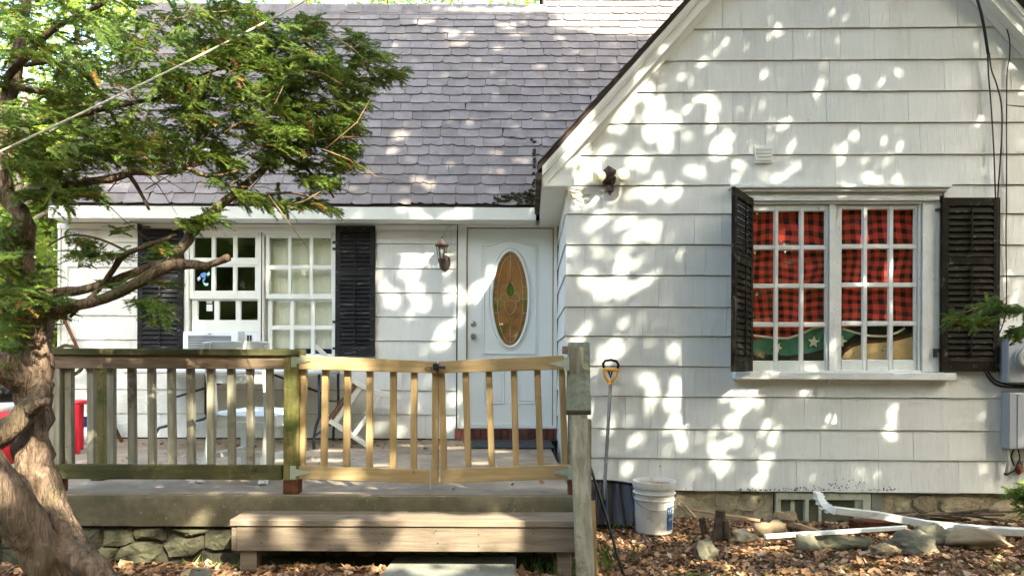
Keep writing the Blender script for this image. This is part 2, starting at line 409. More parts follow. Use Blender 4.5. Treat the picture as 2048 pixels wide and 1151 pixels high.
def thing(name, label, cat, loc=(0, 0, 0), group=None):
    o = bpy.data.objects.new(name, None); COL.objects.link(o)
    o.empty_display_size = .1
    o.location = loc; o['_o'] = tuple(loc); o['label'] = label; o['category'] = cat
    if group: o['group'] = group
    return o
def tag(o, label, cat, group=None, kind=None):
    o['label'] = label; o['category'] = cat
    if group: o['group'] = group
    if kind: o['kind'] = kind
    return o
def solo(name, mb, material, label, cat, loc=None, **k):
    """a thing that is one mesh, its origin at its base"""
    group = k.pop('group', None)
    if loc is None:
        a = np.array([tuple(v) for v in mb.v]); loc = ((a[:, 0].min() + a[:, 0].max()) / 2, (a[:, 1].min() + a[:, 1].max()) / 2, a[:, 2].min())
    o = obj(name, mb, material, off=Vector(loc), **k); o.location = loc
    return tag(o, label, cat, group)
def struct(name, mb, material, **k):
    o = obj(name, mb, material, **k); o['kind'] = 'structure'; return o
def stuff(o): o['kind'] = 'stuff'; return o

def fast_mesh(name, V, F, material, rnd=None, smooth=False):
    """V (n,3), F (m,k) arrays"""
    me = bpy.data.meshes.new(name)
    m, k = F.shape
    me.vertices.add(len(V)); me.vertices.foreach_set("co", np.asarray(V, dtype=np.float32).ravel())
    me.loops.add(m * k); me.loops.foreach_set("vertex_index", F.astype(np.int32).ravel())
    me.polygons.add(m); me.polygons.foreach_set("loop_start", np.arange(0, m * k, k, dtype=np.int32))
    try: me.polygons.foreach_set("loop_total", np.full(m, k, dtype=np.int32))
    except Exception: pass
    me.update(calc_edges=True)
    if rnd is not None:
        a = me.attributes.new("rnd", 'FLOAT', 'FACE'); a.data.foreach_set("value", rnd.astype(np.float32))
    me.materials.append(M[material])
    o = bpy.data.objects.new(name, me); COL.objects.link(o)
    return o

def clip(poly, a, b, c):
    """keep the part of an (x, z) polygon where a*x + b*z + c >= 0"""
    out = []
    for i in range(len(poly)):
        p, q = poly[i], poly[(i + 1) % len(poly)]
        dp, dq = a * p[0] + b * p[1] + c, a * q[0] + b * q[1] + c
        if dp >= 0: out.append(p)
        if (dp >= 0) != (dq >= 0):
            t = dp / (dp - dq); out.append((p[0] + t * (q[0] - p[0]), p[1] + t * (q[1] - p[1])))
    return out
def area(poly): return abs(sum(poly[i][0] * poly[(i + 1) % len(poly)][1] - poly[(i + 1) % len(poly)][0] * poly[i][1] for i in range(len(poly)))) / 2
def minus(r, holes):
    """rectangle (x0,x1,z0,z1) minus rectangles -> rectangles"""
    rs = [r]
    for h in holes:
        nr = []
        for x0, x1, z0, z1 in rs:
            if h[0] >= x1 or h[1] <= x0 or h[2] >= z1 or h[3] <= z0: nr.append((x0, x1, z0, z1)); continue
            if h[0] > x0: nr.append((x0, h[0], z0, z1))
            if h[1] < x1: nr.append((h[1], x1, z0, z1))
            a, b = max(x0, h[0]), min(x1, h[1])
            if h[2] > z0: nr.append((a, b, z0, h[2]))
            if h[3] < z1: nr.append((a, b, h[3], z1))
        rs = [q for q in nr if q[1] - q[0] > .006 and q[3] - q[2] > .006]
    return rs

WING = []     # things that turn with the gable wing
# ================================================================== SETTING: ground
def gnoise(x, y):
    return .035 * noise.noise(Vector((x * .8, y * .8, 3))) + .012 * noise.noise(Vector((x * 3.1, y * 3.1, 7)))
def gz(x, y):
    """height of the ground"""
    z = -.02 + gnoise(x, y)
    if x < .5: z += .07 * max(0, min(1, (.5 - x) / .8))
    if y > -3.2 and x < .35: z -= .05
    return z
def axis_pts(lo, hi, step, far):
    a = list(np.arange(lo, hi + 1e-6, step)); g = step
    r = a[-1]; l_ = a[0]
    while r < far:
        g *= 1.5; r += g; l_ -= g; a.append(r); a.insert(0, l_)
    return a
gx = axis_pts(-4.0, 5.5, .09, 400); gy = axis_pts(-5.5, -1.4, .09, 400)
V = [(x, y, gz(x, y) if abs(x) < 12 and abs(y) < 12 else -.02) for y in gy for x in gx]
nx = len(gx)
Fg = [(j * nx + i, j * nx + i + 1, (j + 1) * nx + i + 1, (j + 1) * nx + i) for j in range(len(gy) - 1) for i in range(nx - 1)]
g = MB(); g.v, g.f, g.m = V, Fg, [0] * len(Fg)
struct('ground', g, 'dirt', smooth=True)

# ================================================================== MAIN HOUSE
AR = R(59.0); CA, SA = math.cos(AR), math.sin(AR)
EY = -.30                                  # eave line
EZ = pt(700, 411, EY).z
FZ0, FZ1 = pt(700, 438, EY).z, EZ - .012
XL = pt(96, 420, EY).x
TR = 3.28                                  # slope length to the ridge
def RP(x, t, o=0.0):                       # point on the roof slope
    return Vector((x, EY + t * CA - o * SA, EZ + t * SA + o * CA))
house = thing('main_house', 'white shingled house behind the porch under a steep purple slate roof', 'house', (-2.0, 0, PF))

def cz(y, x=830): return pt(x, y, 0).z
HW = (pt(372, 500, 0).x, pt(672, 500, 0).x, pt(520, 716, 0).z, pt(520, 463, 0).z)      # window hole
DX0, DX1, DZ0, DZ1 = pt(935, 600, 0).x, pt(1105, 600, 0).x, pt(1020, 850, 0).z, pt(1020, 457, 0).z
DH = (DX0 - .11, .445, PF, DZ1 + .09)
XW0, XW1 = XL + .02, .445
sub = MB()
for r in minus((XW0, XW1, PF - .02, FZ0 + .10), [HW, (DX0 - .02, DX1 + .02, PF - .1, DZ1 + .02)]):
    sub.box(r[0], r[1], .008, .12, r[2], r[3])
sub.box(XW0, XW0 + .12, .12, 5.5, PF - .3, FZ0 + .10)
sub.box(XW0, 5.0, 5.5, 5.62, -.3, FZ0 + .10)
sub.box(XW0 + .02, XW1, .13, .3, -.3, PF - .03)
# gable end of the left side
yr = EY + TR * CA
sub.add([(XW0 + .06, 0.1, FZ0 + .1), (XW0 + .06, 5.5, FZ0 + .1), (XW0 + .06, yr, EZ + TR * SA - .05)], [(0, 1, 2)])
obj('sheathing', sub, 'paper', house)

def shingles(parent, conv_y, zs, x0, x1, holes, wid, matname, clips=(), seed=1, thin=.018, skip=None, wav=.0015):
    """courses between successive zs (ascending); each shingle its own piece"""
    rr = random.Random(seed); n = 0
    for j in range(len(zs) - 1):
        zb, zt = zs[j], zs[j + 1]
        x = x0 - rr.random() * wid
        dz = 0
        while x < x1:
            w = wid * rr.uniform(.62, 1.35)
            a, b = max(x, x0), min(x + w - (.0010 if rr.random() < .6 else .0024), x1)
            jb = rr.uniform(-wav, wav)
            x += w
            if b - a < .02: continue
            for q in minus((a, b, zb + jb, zt - .005), holes):
                poly = [(q[0], q[2]), (q[1], q[2]), (q[1], q[3]), (q[0], q[3])]
                for c in clips: poly = clip(poly, *c) if poly else poly
                if len(poly) < 3 or area(poly) < 4e-4: continue
                m = MB(); y = conv_y; ex = rr.uniform(-.0012, .0012)
                m.prism(poly, y, y + .006, tilt=lambda z: -(thin + ex) + (thin - .005) * max(0, min(1, (z - zb) / (zt - zb))))
                obj('shingle', m, matname(zb, rr) if callable(matname) else matname, parent); n += 1
    return n
pz_ = [PF + .015] + [cz(y) for y in (828, 780, 730, 681, 633, 585, 537, 487)] + [FZ0 - .012]
cbx = pt(118, 600, 0).x
ns = shingles(house, 0.0, pz_, cbx + .01, DX0 - .115, [HW], .235, lambda z, r: 'siding_old' if z < PF + .1 else 'siding', seed=3)
tb = MB(); tb.box(XW0, cbx, -.026, .006, PF, FZ0 - .002); obj('corner_board', tb, 'trim', house, bevel=.002)
tb = MB(); tb.tube([(cbx + .035, -.03, PF + .02), (cbx + .035, -.03, FZ0 - .02)], .008, 6); obj('conduit', tb, 'greycable', house)
# frieze strip under the eave
tb = MB(); tb.box(cbx, DX0 - .11, -.035, -.02, FZ0 - .055, FZ0 - .002); obj('frieze_board', tb, 'trim', house)
# eave
ev = MB(); XE = .235
ev.box(XL, XE, EY, EY + .022, FZ0, FZ1); obj('fascia_board', ev, 'trim', house, bevel=.002)
ev = MB(); ev.box(XL + .002, XE, EY + .024, .10, FZ0 + .006, FZ0 + .02); obj('soffit', ev, 'trim', house)
# roof body
rb = MB()
XRR = 2.6
XUP = pt(1085, 5, EY + TR * CA).x
th = .05
def quadslab(x0, x1, t0, t1):
    a = [RP(x0, t0, -.012), RP(x1, t0, -.012), RP(x1, t1, -.012), RP(x0, t1, -.012), RP(x0, t0, -th), RP(x1, t0, -th), RP(x1, t1, -th), RP(x0, t1, -th)]
    rb.add(a, [(0, 1, 2, 3), (7, 6, 5, 4), (0, 4, 5, 1), (1, 5, 6, 2), (2, 6, 7, 3), (3, 7, 4, 0)])
quadslab(XL, XUP, 0, TR); quadslab(XUP, XRR, 0, 4.6)
def backslope(x0, x1, t):
    p = RP(0, t, -.012); b = 6.2
    zb_ = p.z - (b - p.y) * SA / CA
    if zb_ < FZ0: b = p.y + (p.z - FZ0) * CA / SA; zb_ = FZ0
    rb.add([(x0, p.y, p.z), (x1, p.y, p.z), (x1, b, zb_), (x0, b, zb_)], [(0, 1, 2, 3)])
backslope(XL, XUP, TR); backslope(XUP, XRR, 4.6)
obj('roof_deck', rb, 'slate_edge', house)

# slates
EXP = .1375; SH = EXP * 1.45
def slate_poly(w, kind, rr):
    """outline of a slate in its own plane (x across, y up the slope)"""
    h = SH
    k = kind
    c = .012 + .014 * rr.random()
    if k == 0: return [(0, 0), (w, 0), (w, h), (0, h)]
    if k == 1: return [(c * 1.6, 0), (w - c * .4, 0), (w, c * .5), (w, h), (0, h), (0, c * 1.1)]
    if k == 2: return [(c * .4, .002), (w - c * 1.6, 0), (w, c), (w, h), (0, h), (0, .004)]
    if k == 3: return [(c * 1.5, .0), (w * .5, -.004), (w - c * 1.5, 0), (w, c * 1.1), (w, h), (0, h), (0, c * 1.1)]
    return [(0, c), (w * .25, .3 * c), (w * .4, 1.2 * c), (w * .7, 0), (w, .2 * c), (w, h), (0, h)]
SLM = {}
def slate_mesh(wi, k, v):
    key = (wi, k, v)
    if key in SLM: return SLM[key]
    rr = random.Random(str(key)); w = .19 + .012 * wi
    P = slate_poly(w - .004, k, rr); n = len(P); t_ = .009
    tl = lambda y: .016 * (1 - max(0, y) / SH)
    vs = [(x, y, tl(y) + t_) for x, y in P] + [(x, y, tl(y)) for x, y in P]
    fs = [tuple(range(n)), tuple(range(2 * n - 1, n - 1, -1))] + [((i + 1) % n, i, n + i, n + (i + 1) % n) for i in range(n)]
    me = bpy.data.meshes.new('slate'); me.from_pydata(vs, [], fs); me.materials.append(M['slate']); me.update()
    SLM[key] = me; return me
BAS = Matrix(((1, 0, 0), (0, CA, -SA), (0, SA, CA)))          # columns: across, up the slope, outwards
rs = random.Random(11)
near, farv = [], []
nrow = int(4.4 / EXP)
for i in range(nrow):
    t = i * EXP + .006
    D = (EY + t * CA) - CAM.y; yimg = YH - (EZ + t * SA - CAM.z) * FPX / D
    xr_img = 1085 + max(0, (345 - yimg)) * .882 + 35
    xmax = min((xr_img - CX) * D / FPX, XRR - .05) if yimg < 345 else .225
    x = XL - .02 + rs.random() * .1 if t < TR - .02 else XUP + rs.random() * .03
    if t > 4.5: break
    while x < xmax:
        wi = rs.randint(0, 5); w = .19 + .012 * wi
        k = rs.choices([0, 1, 2, 3, 4], [2.2, 4, 3, 1.6, 1.5])[0]
        rot = rs.gauss(0, .007) if rs.random() > .07 else rs.gauss(0, .06)
        lift = .004 if abs(rot) > .04 else 0
        dt = rs.gauss(0, .0045)
        rec = (x, t + dt, wi, k, rs.randint(0, 1), rot, rs.uniform(0, .003) + lift)
        (near if (x > -2.15 and (t < 2.75)) else farv).append(rec)
        x += w
near.sort(key=lambda r: r[1])
farv += near[296:]; near = near[:296]
for x, t, wi, k, v, rot, lift in near:
    o = bpy.data.objects.new('slate', slate_mesh(wi, k, v)); COL.objects.link(o); o.parent = house
    o.matrix_local = Matrix.Translation(RP(x, t, -.004 + lift) - Vector(house['_o'])) @ (BAS @ Matrix.Rotation(rot, 3, 'Z')).to_4x4()
m = MB(); rv = []
for x, t, wi, k, v, rot, lift in farv:
    me = slate_mesh(wi, k, v); Mx = Matrix.Translation(RP(x, t, -.004 + lift)) @ (BAS @ Matrix.Rotation(rot, 3, 'Z')).to_4x4()
    m.add([Mx @ vv.co for vv in me.vertices], [tuple(p.vertices) for p in me.polygons]); rv += [rs.random()] * len(me.polygons)
o = obj('slates', m, 'slate', house); a = o.data.attributes.new('rnd', 'FLOAT', 'FACE'); a.data.foreach_set('value', rv); stuff(o)
# ridge
x = XL
m = MB(); rv = []
while x < XUP - .05:
    w = rs.uniform(.14, .22); c = RP(x + w / 2, TR - .03, .03)
    m.add([RP(x, TR - .15, .018), RP(x + w - .004, TR - .15 + rs.uniform(-.01, .01), .018), RP(x + w - .004, TR + .02, .028), RP(x, TR + .02, .028),
           RP(x, TR - .15, .006), RP(x + w - .004, TR - .15, .006), RP(x + w - .004, TR + .02, .006), RP(x, TR + .02, .006)],
          [(0, 1, 2, 3), (0, 4, 5, 1), (1, 5, 6, 2), (2, 6, 7, 3), (3, 7, 4, 0)]); rv += [rs.random()] * 5
    x += w
o = obj('ridge_slates', m, 'slate', house); a = o.data.attributes.new('rnd', 'FLOAT', 'FACE'); a.data.foreach_set('value', rv)
# moss and debris where the two roofs meet
m = MB()
for k in range(70):
    u = rs.random() ** 1.5; x = .20 - .38 * u + rs.gauss(0, .02); t = .02 + rs.random() * .20 * (1 - u * .6)
    m.blob(RP(x, t, .022), (.03 * rs.uniform(.4, 1.3), .025, .012), seed=k, sub=1, rough=.9)
for k in range(30):
    m.blob(RP(.225 + rs.gauss(0, .01), .05 + rs.random() * .9, .02), (.016, .025, .014), seed=k + 200, sub=1, rough=.9)
stuff(obj('moss', m, 'moss', house))

# ---------------- shutters
def shutter(parent, org, u, W, H, material, rail=.42, pitch=.047, label=None, seed=0):
    """org: lower corner, u: unit vector along the width; outward normal = u x z"""
    u = Vector(u).normalized(); nrm = u.cross(Vector((0, 0, 1))).normalized()
    Mx = Matrix(((u.x, nrm.x, 0, org[0]), (u.y, nrm.y, 0, org[1]), (0, 0, 1, org[2]), (0, 0, 0, 1)))
    rr = random.Random(seed)
    def put(mb): mb.v = [tuple(Mx @ Vector(v)) for v in mb.v]; return mb
    st, rl = .052, .065
    f = MB()
    f.box(0, st, 0, .03, 0, H); f.box(W - st, W, 0, .03, 0, H)
    zr = H * (1 - rail)
    f.box(st, W - st, .002, .028, 0, rl * 1.3); f.box(st, W - st, .002, .028, H - rl, H); f.box(st, W - st, .002, .028, zr - rl / 2, zr + rl / 2)
    s = obj('shutter', put(f), material, parent, bevel=.002)
    if label: s['label'] = label
    for z0, z1 in ((rl * 1.3, zr - rl / 2), (zr + rl / 2, H - rl)):
        n = max(2, int((z1 - z0) / pitch)); p = (z1 - z0) / n
        for i in range(n):
            zc = z0 + (i + .5) * p; b = MB(); t = .45 + rr.gauss(0, .05)
            dy, dz = .016 * math.cos(t) * .8, p * .66
            b.add([(st, .028, zc - dz), (W - st, .028, zc - dz), (W - st, .033, zc - dz + .005), (st, .033, zc - dz + .005),
                   (st, .004, zc + dz * .72), (W - st, .004, zc + dz * .72), (W - st, .009, zc + dz * .8), (st, .009, zc + dz * .8)],
                  [(0, 3, 2, 1), (4, 5, 6, 7), (0, 1, 5, 4), (1, 2, 6, 5), (2, 3, 7, 6), (3, 0, 4, 7)])
            obj('slat', put(b), material, s)
        b = MB(); b.box(W / 2 - .006, W / 2 + .006, .034, .044, z0 + .03, z1 - .01); obj('tilt_rod', put(b), material, s)
    return s

a = pt(671, 712, -.03); b_ = pt(751, 452, -.03)
shutter(house, (a.x, -.028, a.z), (1, 0, 0), b_.x - a.x, b_.z - a.z, 'black', rail=.36, pitch=.042, seed=1)
a = pt(277, 712, -.03); b_ = pt(368, 458, -.03)
shutter(house, (a.x, -.03, a.z), (1, 0, 0), b_.x - a.x, b_.z - a.z, 'black', rail=.40, pitch=.045, seed=2)
h = MB(); q = pt(277, 452, -.08); h.beam((q.x, -.02, q.z), (q.x, -.09, q.z), .02, .05); h.beam((q.x, -.08, q.z), (q.x + .12, -.08, q.z - .01), .012, .016)
obj('shutter_hook', h, 'cable', house)
# small shutter hinges at the right shutter
for yy in (484, 497, 643, 696):
    h = MB(); q = pt(667, yy, -.05); h.box(q.x - .012, q.x + .02, -.05, -.03, q.z - .012, q.z + .012); obj('hinge', h, 'cable', house)

# ---------------- porch windows
def pane_grid(cols, rows): return [(c[0], c[1], r[0], r[1]) for r in rows for c in cols]
def sash(parent, conv, outer, panes, y, matname, depth=.035, pane_pull=0, glass='glass'):
    """outer and panes in photo pixels; conv(px,py)->(x,z)"""
    def rc(r): a = conv(r[0], r[3]); b = conv(r[1], r[2]); return (a[0], b[0], a[1], b[1])
    O = rc(outer); P = [rc(p) for p in panes]
    m = MB()
    for r in minus(O, P): m.box(r[0], r[1], y, y + depth, r[2], r[3])
    s = obj('sash', m, matname, parent)
    for r in P:
        m = MB(); m.box(r[0] - .003, r[1] + .003, y + depth * .55, y + depth * .55 + .003, r[2] - .003, r[3] + .003); obj('pane', m, glass, parent)
    # putty bevels around the panes
    m = MB()
    for r in P:
        m.add([(r[0], y + .001, r[2]), (r[1], y + .001, r[2]), (r[1] - .006, y + depth * .5, r[2] + .006), (r[0] + .006, y + depth * .5, r[2] + .006)], [(0, 1, 2, 3)])
        m.add([(r[0], y + .001, r[3]), (r[1], y + .001, r[3]), (r[1] - .006, y + depth * .5, r[3] - .006), (r[0] + .006, y + depth * .5, r[3] - .006)], [(3, 2, 1, 0)])
        m.add([(r[0], y + .001, r[2]), (r[0], y + .001, r[3]), (r[0] + .006, y + depth * .5, r[3] - .006), (r[0] + .006, y + depth * .5, r[2] + .006)], [(0, 1, 2, 3)])
        m.add([(r[1], y + .001, r[2]), (r[1], y + .001, r[3]), (r[1] - .006, y + depth * .5, r[3] - .006), (r[1] - .006, y + depth * .5, r[2] + .006)], [(3, 2, 1, 0)])
    obj('glazing_putty', m, matname, parent)
    return s
hconv = lambda x, y: ((lambda p: (p.x, p.z))(pt(x, y, 0)))
wm = MB()
def cbox(mb, conv, px0, px1, py0, py1, y0, y1):
    a = conv(px0, py1); b = conv(px1, py0); mb.box(a[0], b[0], y0, y1, a[1], b[1])
cbox(wm, hconv, 371, 380, 465, 714, -.03, .11); cbox(wm, hconv, 665, 673, 465, 714, -.03, .11)
cbox(wm, hconv, 519, 530, 465, 714, -.034, .11); cbox(wm, hconv, 380, 519, 465, 471, -.03, .11); cbox(wm, hconv, 530, 665, 465, 471, -.03, .11)
cbox(wm, hconv, 371, 673, 714, 722, -.06, .11)
cbox(wm, hconv, 366, 676, 459, 465, -.045, .0)
win1 = obj('window', wm, 'trim', house, bevel=.002)
win1['label'] = 'double white window beside the front door, air conditioner in its left half'
sash(win1, hconv, (380, 519, 471, 597), pane_grid([(388, 424), (431, 467), (474, 511)], [(474, 516), (533, 582)]), -.012, 'trim')
sash(win1, hconv, (382, 519, 597, 662), pane_grid([(393, 427), (436, 470), (479, 514)], [(600, 640)]), .02, 'trim')
sash(win1, hconv, (532, 665, 471, 597), pane_grid([(539, 577), (583, 620), (626, 663)], [(475, 531), (538, 588)]), -.012, 'trim')
sash(win1, hconv, (534, 665, 597, 714), pane_grid([(542, 579), (586, 621), (628, 664)], [(600, 651), (658, 708)]), .02, 'trim')
m = MB(); cbox(m, hconv, 384, 518, 520, 529, -.020, -.012); obj('storm_rail', m, 'trim', win1, bevel=.002)
m = MB(); cbox(m, hconv, 524, 527, 462, 712, -.040, -.035); obj('mullion_stain', m, 'rust', win1)
# paper and a bird sticker on the glass
m = MB(); cbox(m, hconv, 410, 421, 600, 606, .034, .036); cbox(m, hconv, 410, 422, 608, 621, .034, .036); obj('note', m, 'whiteplastic', win1)
def stick(polys, mt):
    m = MB()
    for P in polys:
        m.prism([hconv(*p) for p in P][::-1], .002, .0035)
    return obj('bird_sticker', m, mt, win1)
M['st_blue'] = mat('sticker_blue', (.12, .28, .62), rough=.4, bump=0); M['st_mint'] = mat('sticker_mint', (.45, .80, .62), rough=.4, bump=0)
stick([[(400, 548), (408, 544), (413, 547), (411, 554), (404, 555)], [(406, 556), (412, 555), (408, 562), (404, 563)]], 'st_blue')
stick([[(413, 547), (418, 543), (420, 548), (415, 552)], [(405, 563), (411, 566), (417, 566), (415, 571), (409, 571)]], 'st_mint')
stick([[(394, 556), (400, 551), (401, 558), (396, 562)]], 'sackwhite')
# dark room behind
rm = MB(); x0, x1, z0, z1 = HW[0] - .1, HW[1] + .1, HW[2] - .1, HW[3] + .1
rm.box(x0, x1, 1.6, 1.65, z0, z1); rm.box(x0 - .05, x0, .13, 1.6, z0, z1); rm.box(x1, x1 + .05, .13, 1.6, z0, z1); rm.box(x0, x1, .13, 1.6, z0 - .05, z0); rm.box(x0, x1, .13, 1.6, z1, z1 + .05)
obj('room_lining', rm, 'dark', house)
def cloth(name, x0, x1, z0, z1, y, matname, fold=.025, freq=18, seed=0, scallop=None, nx_=60, nz_=16):
    vs, fs = [], []
    for j in range(nz_ + 1):
        for i in range(nx_ + 1):
            x = x0 + (x1 - x0) * i / nx_; z = z0 + (z1 - z0) * j / nz_
            yy = y + fold * (math.sin(x * freq + seed) * .6 + .6 * noise.noise(Vector((x * 4, z * 1.5, seed))))
            vs.append((x, yy, z))
    for j in range(nz_):
        for i in range(nx_):
            a_ = j * (nx_ + 1) + i; fs.append((a_, a_ + 1, a_ + nx_ + 2, a_ + nx_ + 1))
    m = MB(); m.add(vs, fs); return m
a = hconv(531, 700); b_ = hconv(668, 470)
solo('curtain', cloth('c', a[0], b_[0] + .03, a[1] + .02, b_[1], .115, 'creamcloth', .012, 24, 2), 'creamcloth',
     'plain cream curtain closed behind the right half of the porch window', 'curtain', smooth=True)
# swags at the top and a striped cloth at the foot
m = MB()
for c0 in (548, 590, 632):
    for k in range(3):
        P = [hconv(c0 + 18 * math.cos(t), 473 + (7 + 4 * k) * math.sin(t)) for t in np.linspace(0, math.pi, 9)]
        m.tube([(p[0], .092 - k * .003, p[1]) for p in P], .008, 5)
solo('valance', m, 'creamcloth', 'scalloped valance folds along the top of the cream curtain', 'valance', smooth=True)
m = MB()
for k in range(26):
    x = a[0] + (b_[0] - a[0]) * (k + .2) / 26
    m.box(x, x + (b_[0] - a[0]) / 26 * .62, .098, .102, HW[2] + .02, a[1] + .02)
solo('striped_cloth', m, 'navy', 'dark striped cloth at the foot of the cream curtained window', 'cloth')

# ---------------- front door
dr = MB()
ocx, ocz = hconv(1020.5, 597); orx, orz = 35.5 / 193.1, 94.5 / 193.1
N = 64
el = [(ocx + orx * math.cos(2 * math.pi * k / N), ocz + orz * math.sin(2 * math.pi * k / N)) for k in range(N)]
def rect_pt(th_):
    c, s_ = math.cos(th_), math.sin(th_)
    hx0, hx1, hz0, hz1 = DX0 - ocx, DX1 - ocx, DZ0 - ocz, DZ1 - ocz
    t = min((hx1 if c > 0 else hx0) / c if abs(c) > 1e-9 else 1e9, (hz1 if s_ > 0 else hz0) / s_ if abs(s_) > 1e-9 else 1e9)
    return (ocx + c * t, ocz + s_ * t)
DYF = .012
angs = [math.atan2(p[1] - ocz, p[0] - ocx) for p in el]
rp = [rect_pt(t) for t in angs]
# snap nearest points to the corners
for cx_, cz_ in ((DX0, DZ0), (DX1, DZ0), (DX1, DZ1), (DX0, DZ1)):
    k = min(range(N), key=lambda i: (rp[i][0] - cx_) ** 2 + (rp[i][1] - cz_) ** 2); rp[k] = (cx_, cz_)
vs = [(x, DYF, z) for x, z in rp] + [(x, DYF, z) for x, z in el] + [(x, DYF + .045, z) for x, z in rp] + [(x, DYF + .045, z) for x, z in el]
fs = []
for k in range(N):
    j = (k + 1) % N
    fs += [(k, j, N + j, N + k), (2 * N + j, 2 * N + k, 3 * N + k, 3 * N + j), (k, 2 * N + k, 2 * N + j, j), (N + j, 3 * N + j, 3 * N + k, N + k)]
dr.add(vs, fs)
door = obj('door', dr, 'doorpaint', house)
door['label'] = 'white front door with an oval leaded glass light'
def molding(parent, pts, r=.008, y=DYF - .002, closed=True, name='raised_molding', mt='doorpaint', n=6, flat=.6):
    m = MB(); P = [(p[0], y, p[1]) for p in pts]
    if closed: P = P + [P[0]]
    m.tube(P, r, n, cap=not closed); return obj(name, m, mt, parent, smooth=True)
ell = lambda k: [(ocx + orx * k * math.cos(t), ocz + (orz + orx * (k - 1)) * math.sin(t)) for t in np.linspace(0, 2 * math.pi, 49)[:-1]]
molding(door, ell(1.06), .016, DYF - .004, name='oval_frame'); molding(door, ell(1.22), .007)
def arch(x0, x1, yb, yt, rise):
    a0, a1 = hconv(x0, yb); b0, b1 = hconv(x1, yt)
    P = [(a0, a1), (b0, a1), (b0, b1)]
    for k in range(1, 24):
        u = k / 24; P.append((b0 + (a0 - b0) * u, b1 + rise * math.sin(math.pi * u) ** 2))
    P.append((a0, b1)); return P
molding(door, arch(967, 1072, 706, 492, .055), .007); molding(door, arch(963, 1076, 709, 488, .055), .005)
for x0, x1 in ((968, 1008), (1034, 1074)):
    a = hconv(x0, 806); b_ = hconv(x1, 735); c_ = hconv(x0 + 5, 801); d_ = hconv(x1 - 5, 740)
    molding(door, [(a[0], a[1]), (b_[0], a[1]), (b_[0], b_[1]), (a[0], b_[1])], .006); molding(door, [(c_[0], c_[1]), (d_[0], c_[1]), (d_[0], d_[1]), (c_[0], d_[1])], .004)
# leaded oval glass
M['ovalglass'] = mat('amber_textured_glass', (.55, .24, .09), (.40, .165, .06), rough=.04, nscale=5, mix=.5, bump=.16, bscale=9, spec=1.0,
                     spot=(.16, .15, .03), spot_scale=3.5, spot_lo=.52, spot_hi=.60)
M['ovalglass_green'] = mat('green_bevelled_glass', (.10, .12, .02), rough=.10, bump=.25, bscale=20, spec=.6)
m = MB(); m.prism([(x, z) for x, z in el], DYF + .018, DYF + .026)
gl = obj('oval_glass', m, 'ovalglass', door)
m = MB(); m.prism([(ocx + (x - ocx) * .995, ocz + (z - ocz) * .995) for x, z in el], DYF + .004, DYF + .008); obj('clear_pane', m, 'doorpane', door)
cm = MB(); yc = DYF + .013
def cam_line(P, r=.0035): cm.tube([(p[0], yc, p[1]) for p in P], r, 5)
def E(u, v): return (ocx + orx * u, ocz + orz * v)
cam_line([E(0, .98), E(0, .38)]); cam_line([E(0, -.56), E(0, -1)])
for s_ in (-1, 1):
    cam_line([E(s_ * .72 * math.cos(t) ** .9 if t < 1.55 else 0, .90 * math.sin(t)) for t in np.linspace(0, 1.56, 12)])
    cam_line([E(s_ * .72 * math.cos(t), -.92 * math.sin(t)) for t in np.linspace(0, 1.57, 12)])
    cam_line([E(s_ * .72, 0), E(s_ * 1, 0)]); cam_line([E(s_ * .70, .26), E(s_ * .96, .26)]); cam_line([E(s_ * .66, -.30), E(s_ * .93, -.30)])
    cam_line([E(s_ * .02, .38), E(s_ * .18, .27), E(s_ * .27, .17), E(s_ * .20, .09), E(s_ * .08, .05)])
    cam_line([E(s_ * .25, .13), E(s_ * .40, .11), E(s_ * .53, .05), E(s_ * .50, -.04), E(s_ * .30, -.06), E(0, -.03)])
    cam_line([E(s_ * .30, -.06), E(s_ * .34, -.15), E(s_ * .25, -.24), E(s_ * .08, -.32), E(0, -.36)])
    cam_line([E(s_ * .50, 0), E(s_ * .72, 0)])
obj('lead_came', cm, 'came', door, smooth=True)
m = MB(); m.prism([E(0, .36), E(-.16, .27), E(-.25, .17), E(-.18, .09), E(0, .05), E(.18, .09), E(.25, .17), E(.16, .27)], yc + .001, yc + .006); obj('bevelled_glass', m, 'ovalglass_green', door)
# dark room behind the glass
# knobs
for yy, k in ((647, 0), (672, 1)):
    q = hconv(946.5, yy); m = MB()
    m.lathe((q[0], DYF, q[1]), [(.030, 0), (.031, .008), (.026, .012)] + ([(.012, .02), (.014, .035), (.027, .045), (.029, .06), (.018, .07)] if k else [(.022, .02), (.012, .024)]), 20, 'Y')
    obj('knob' if k else 'deadbolt', m, 'knob', door, smooth=False)
# door frame
m = MB()
y0_, y1_ = -.022, .10
m.box(DX0 - .10, DX0 - .012, y0_, y1_, PF + .02, DZ1 + .085); m.box(DX1 + .012, DX1 + .048, y0_, y1_, PF + .02, DZ1 + .085)
m.box(DX0 - .012, DX1 + .012, y0_ + .002, y1_, DZ1 + .012, DZ1 + .083)
obj('door_frame', m, 'trim', house, bevel=.003)
m = MB(); m.box(DX0 - .011, DX0 - .002, .004, .06, DZ0, DZ1 + .011); m.box(DX1 + .002, DX1 + .011, .004, .06, DZ0, DZ1 + .011); m.box(DX0 - .002, DX1 + .002, .004, .06, DZ1 + .002, DZ1 + .011)
obj('weather_strip', m, 'cedar', house)
m = MB(); m.box(DX0 - .03, DX1 + .04, -.045, .09, DZ0 - .028, DZ0 - .004); obj('threshold', m, 'trim', house, bevel=.003)
m = MB(); m.box(DX1 + .049, .444, -.012, .006, PF, FZ0 - .004); obj('corner_board', m, 'trim', house)
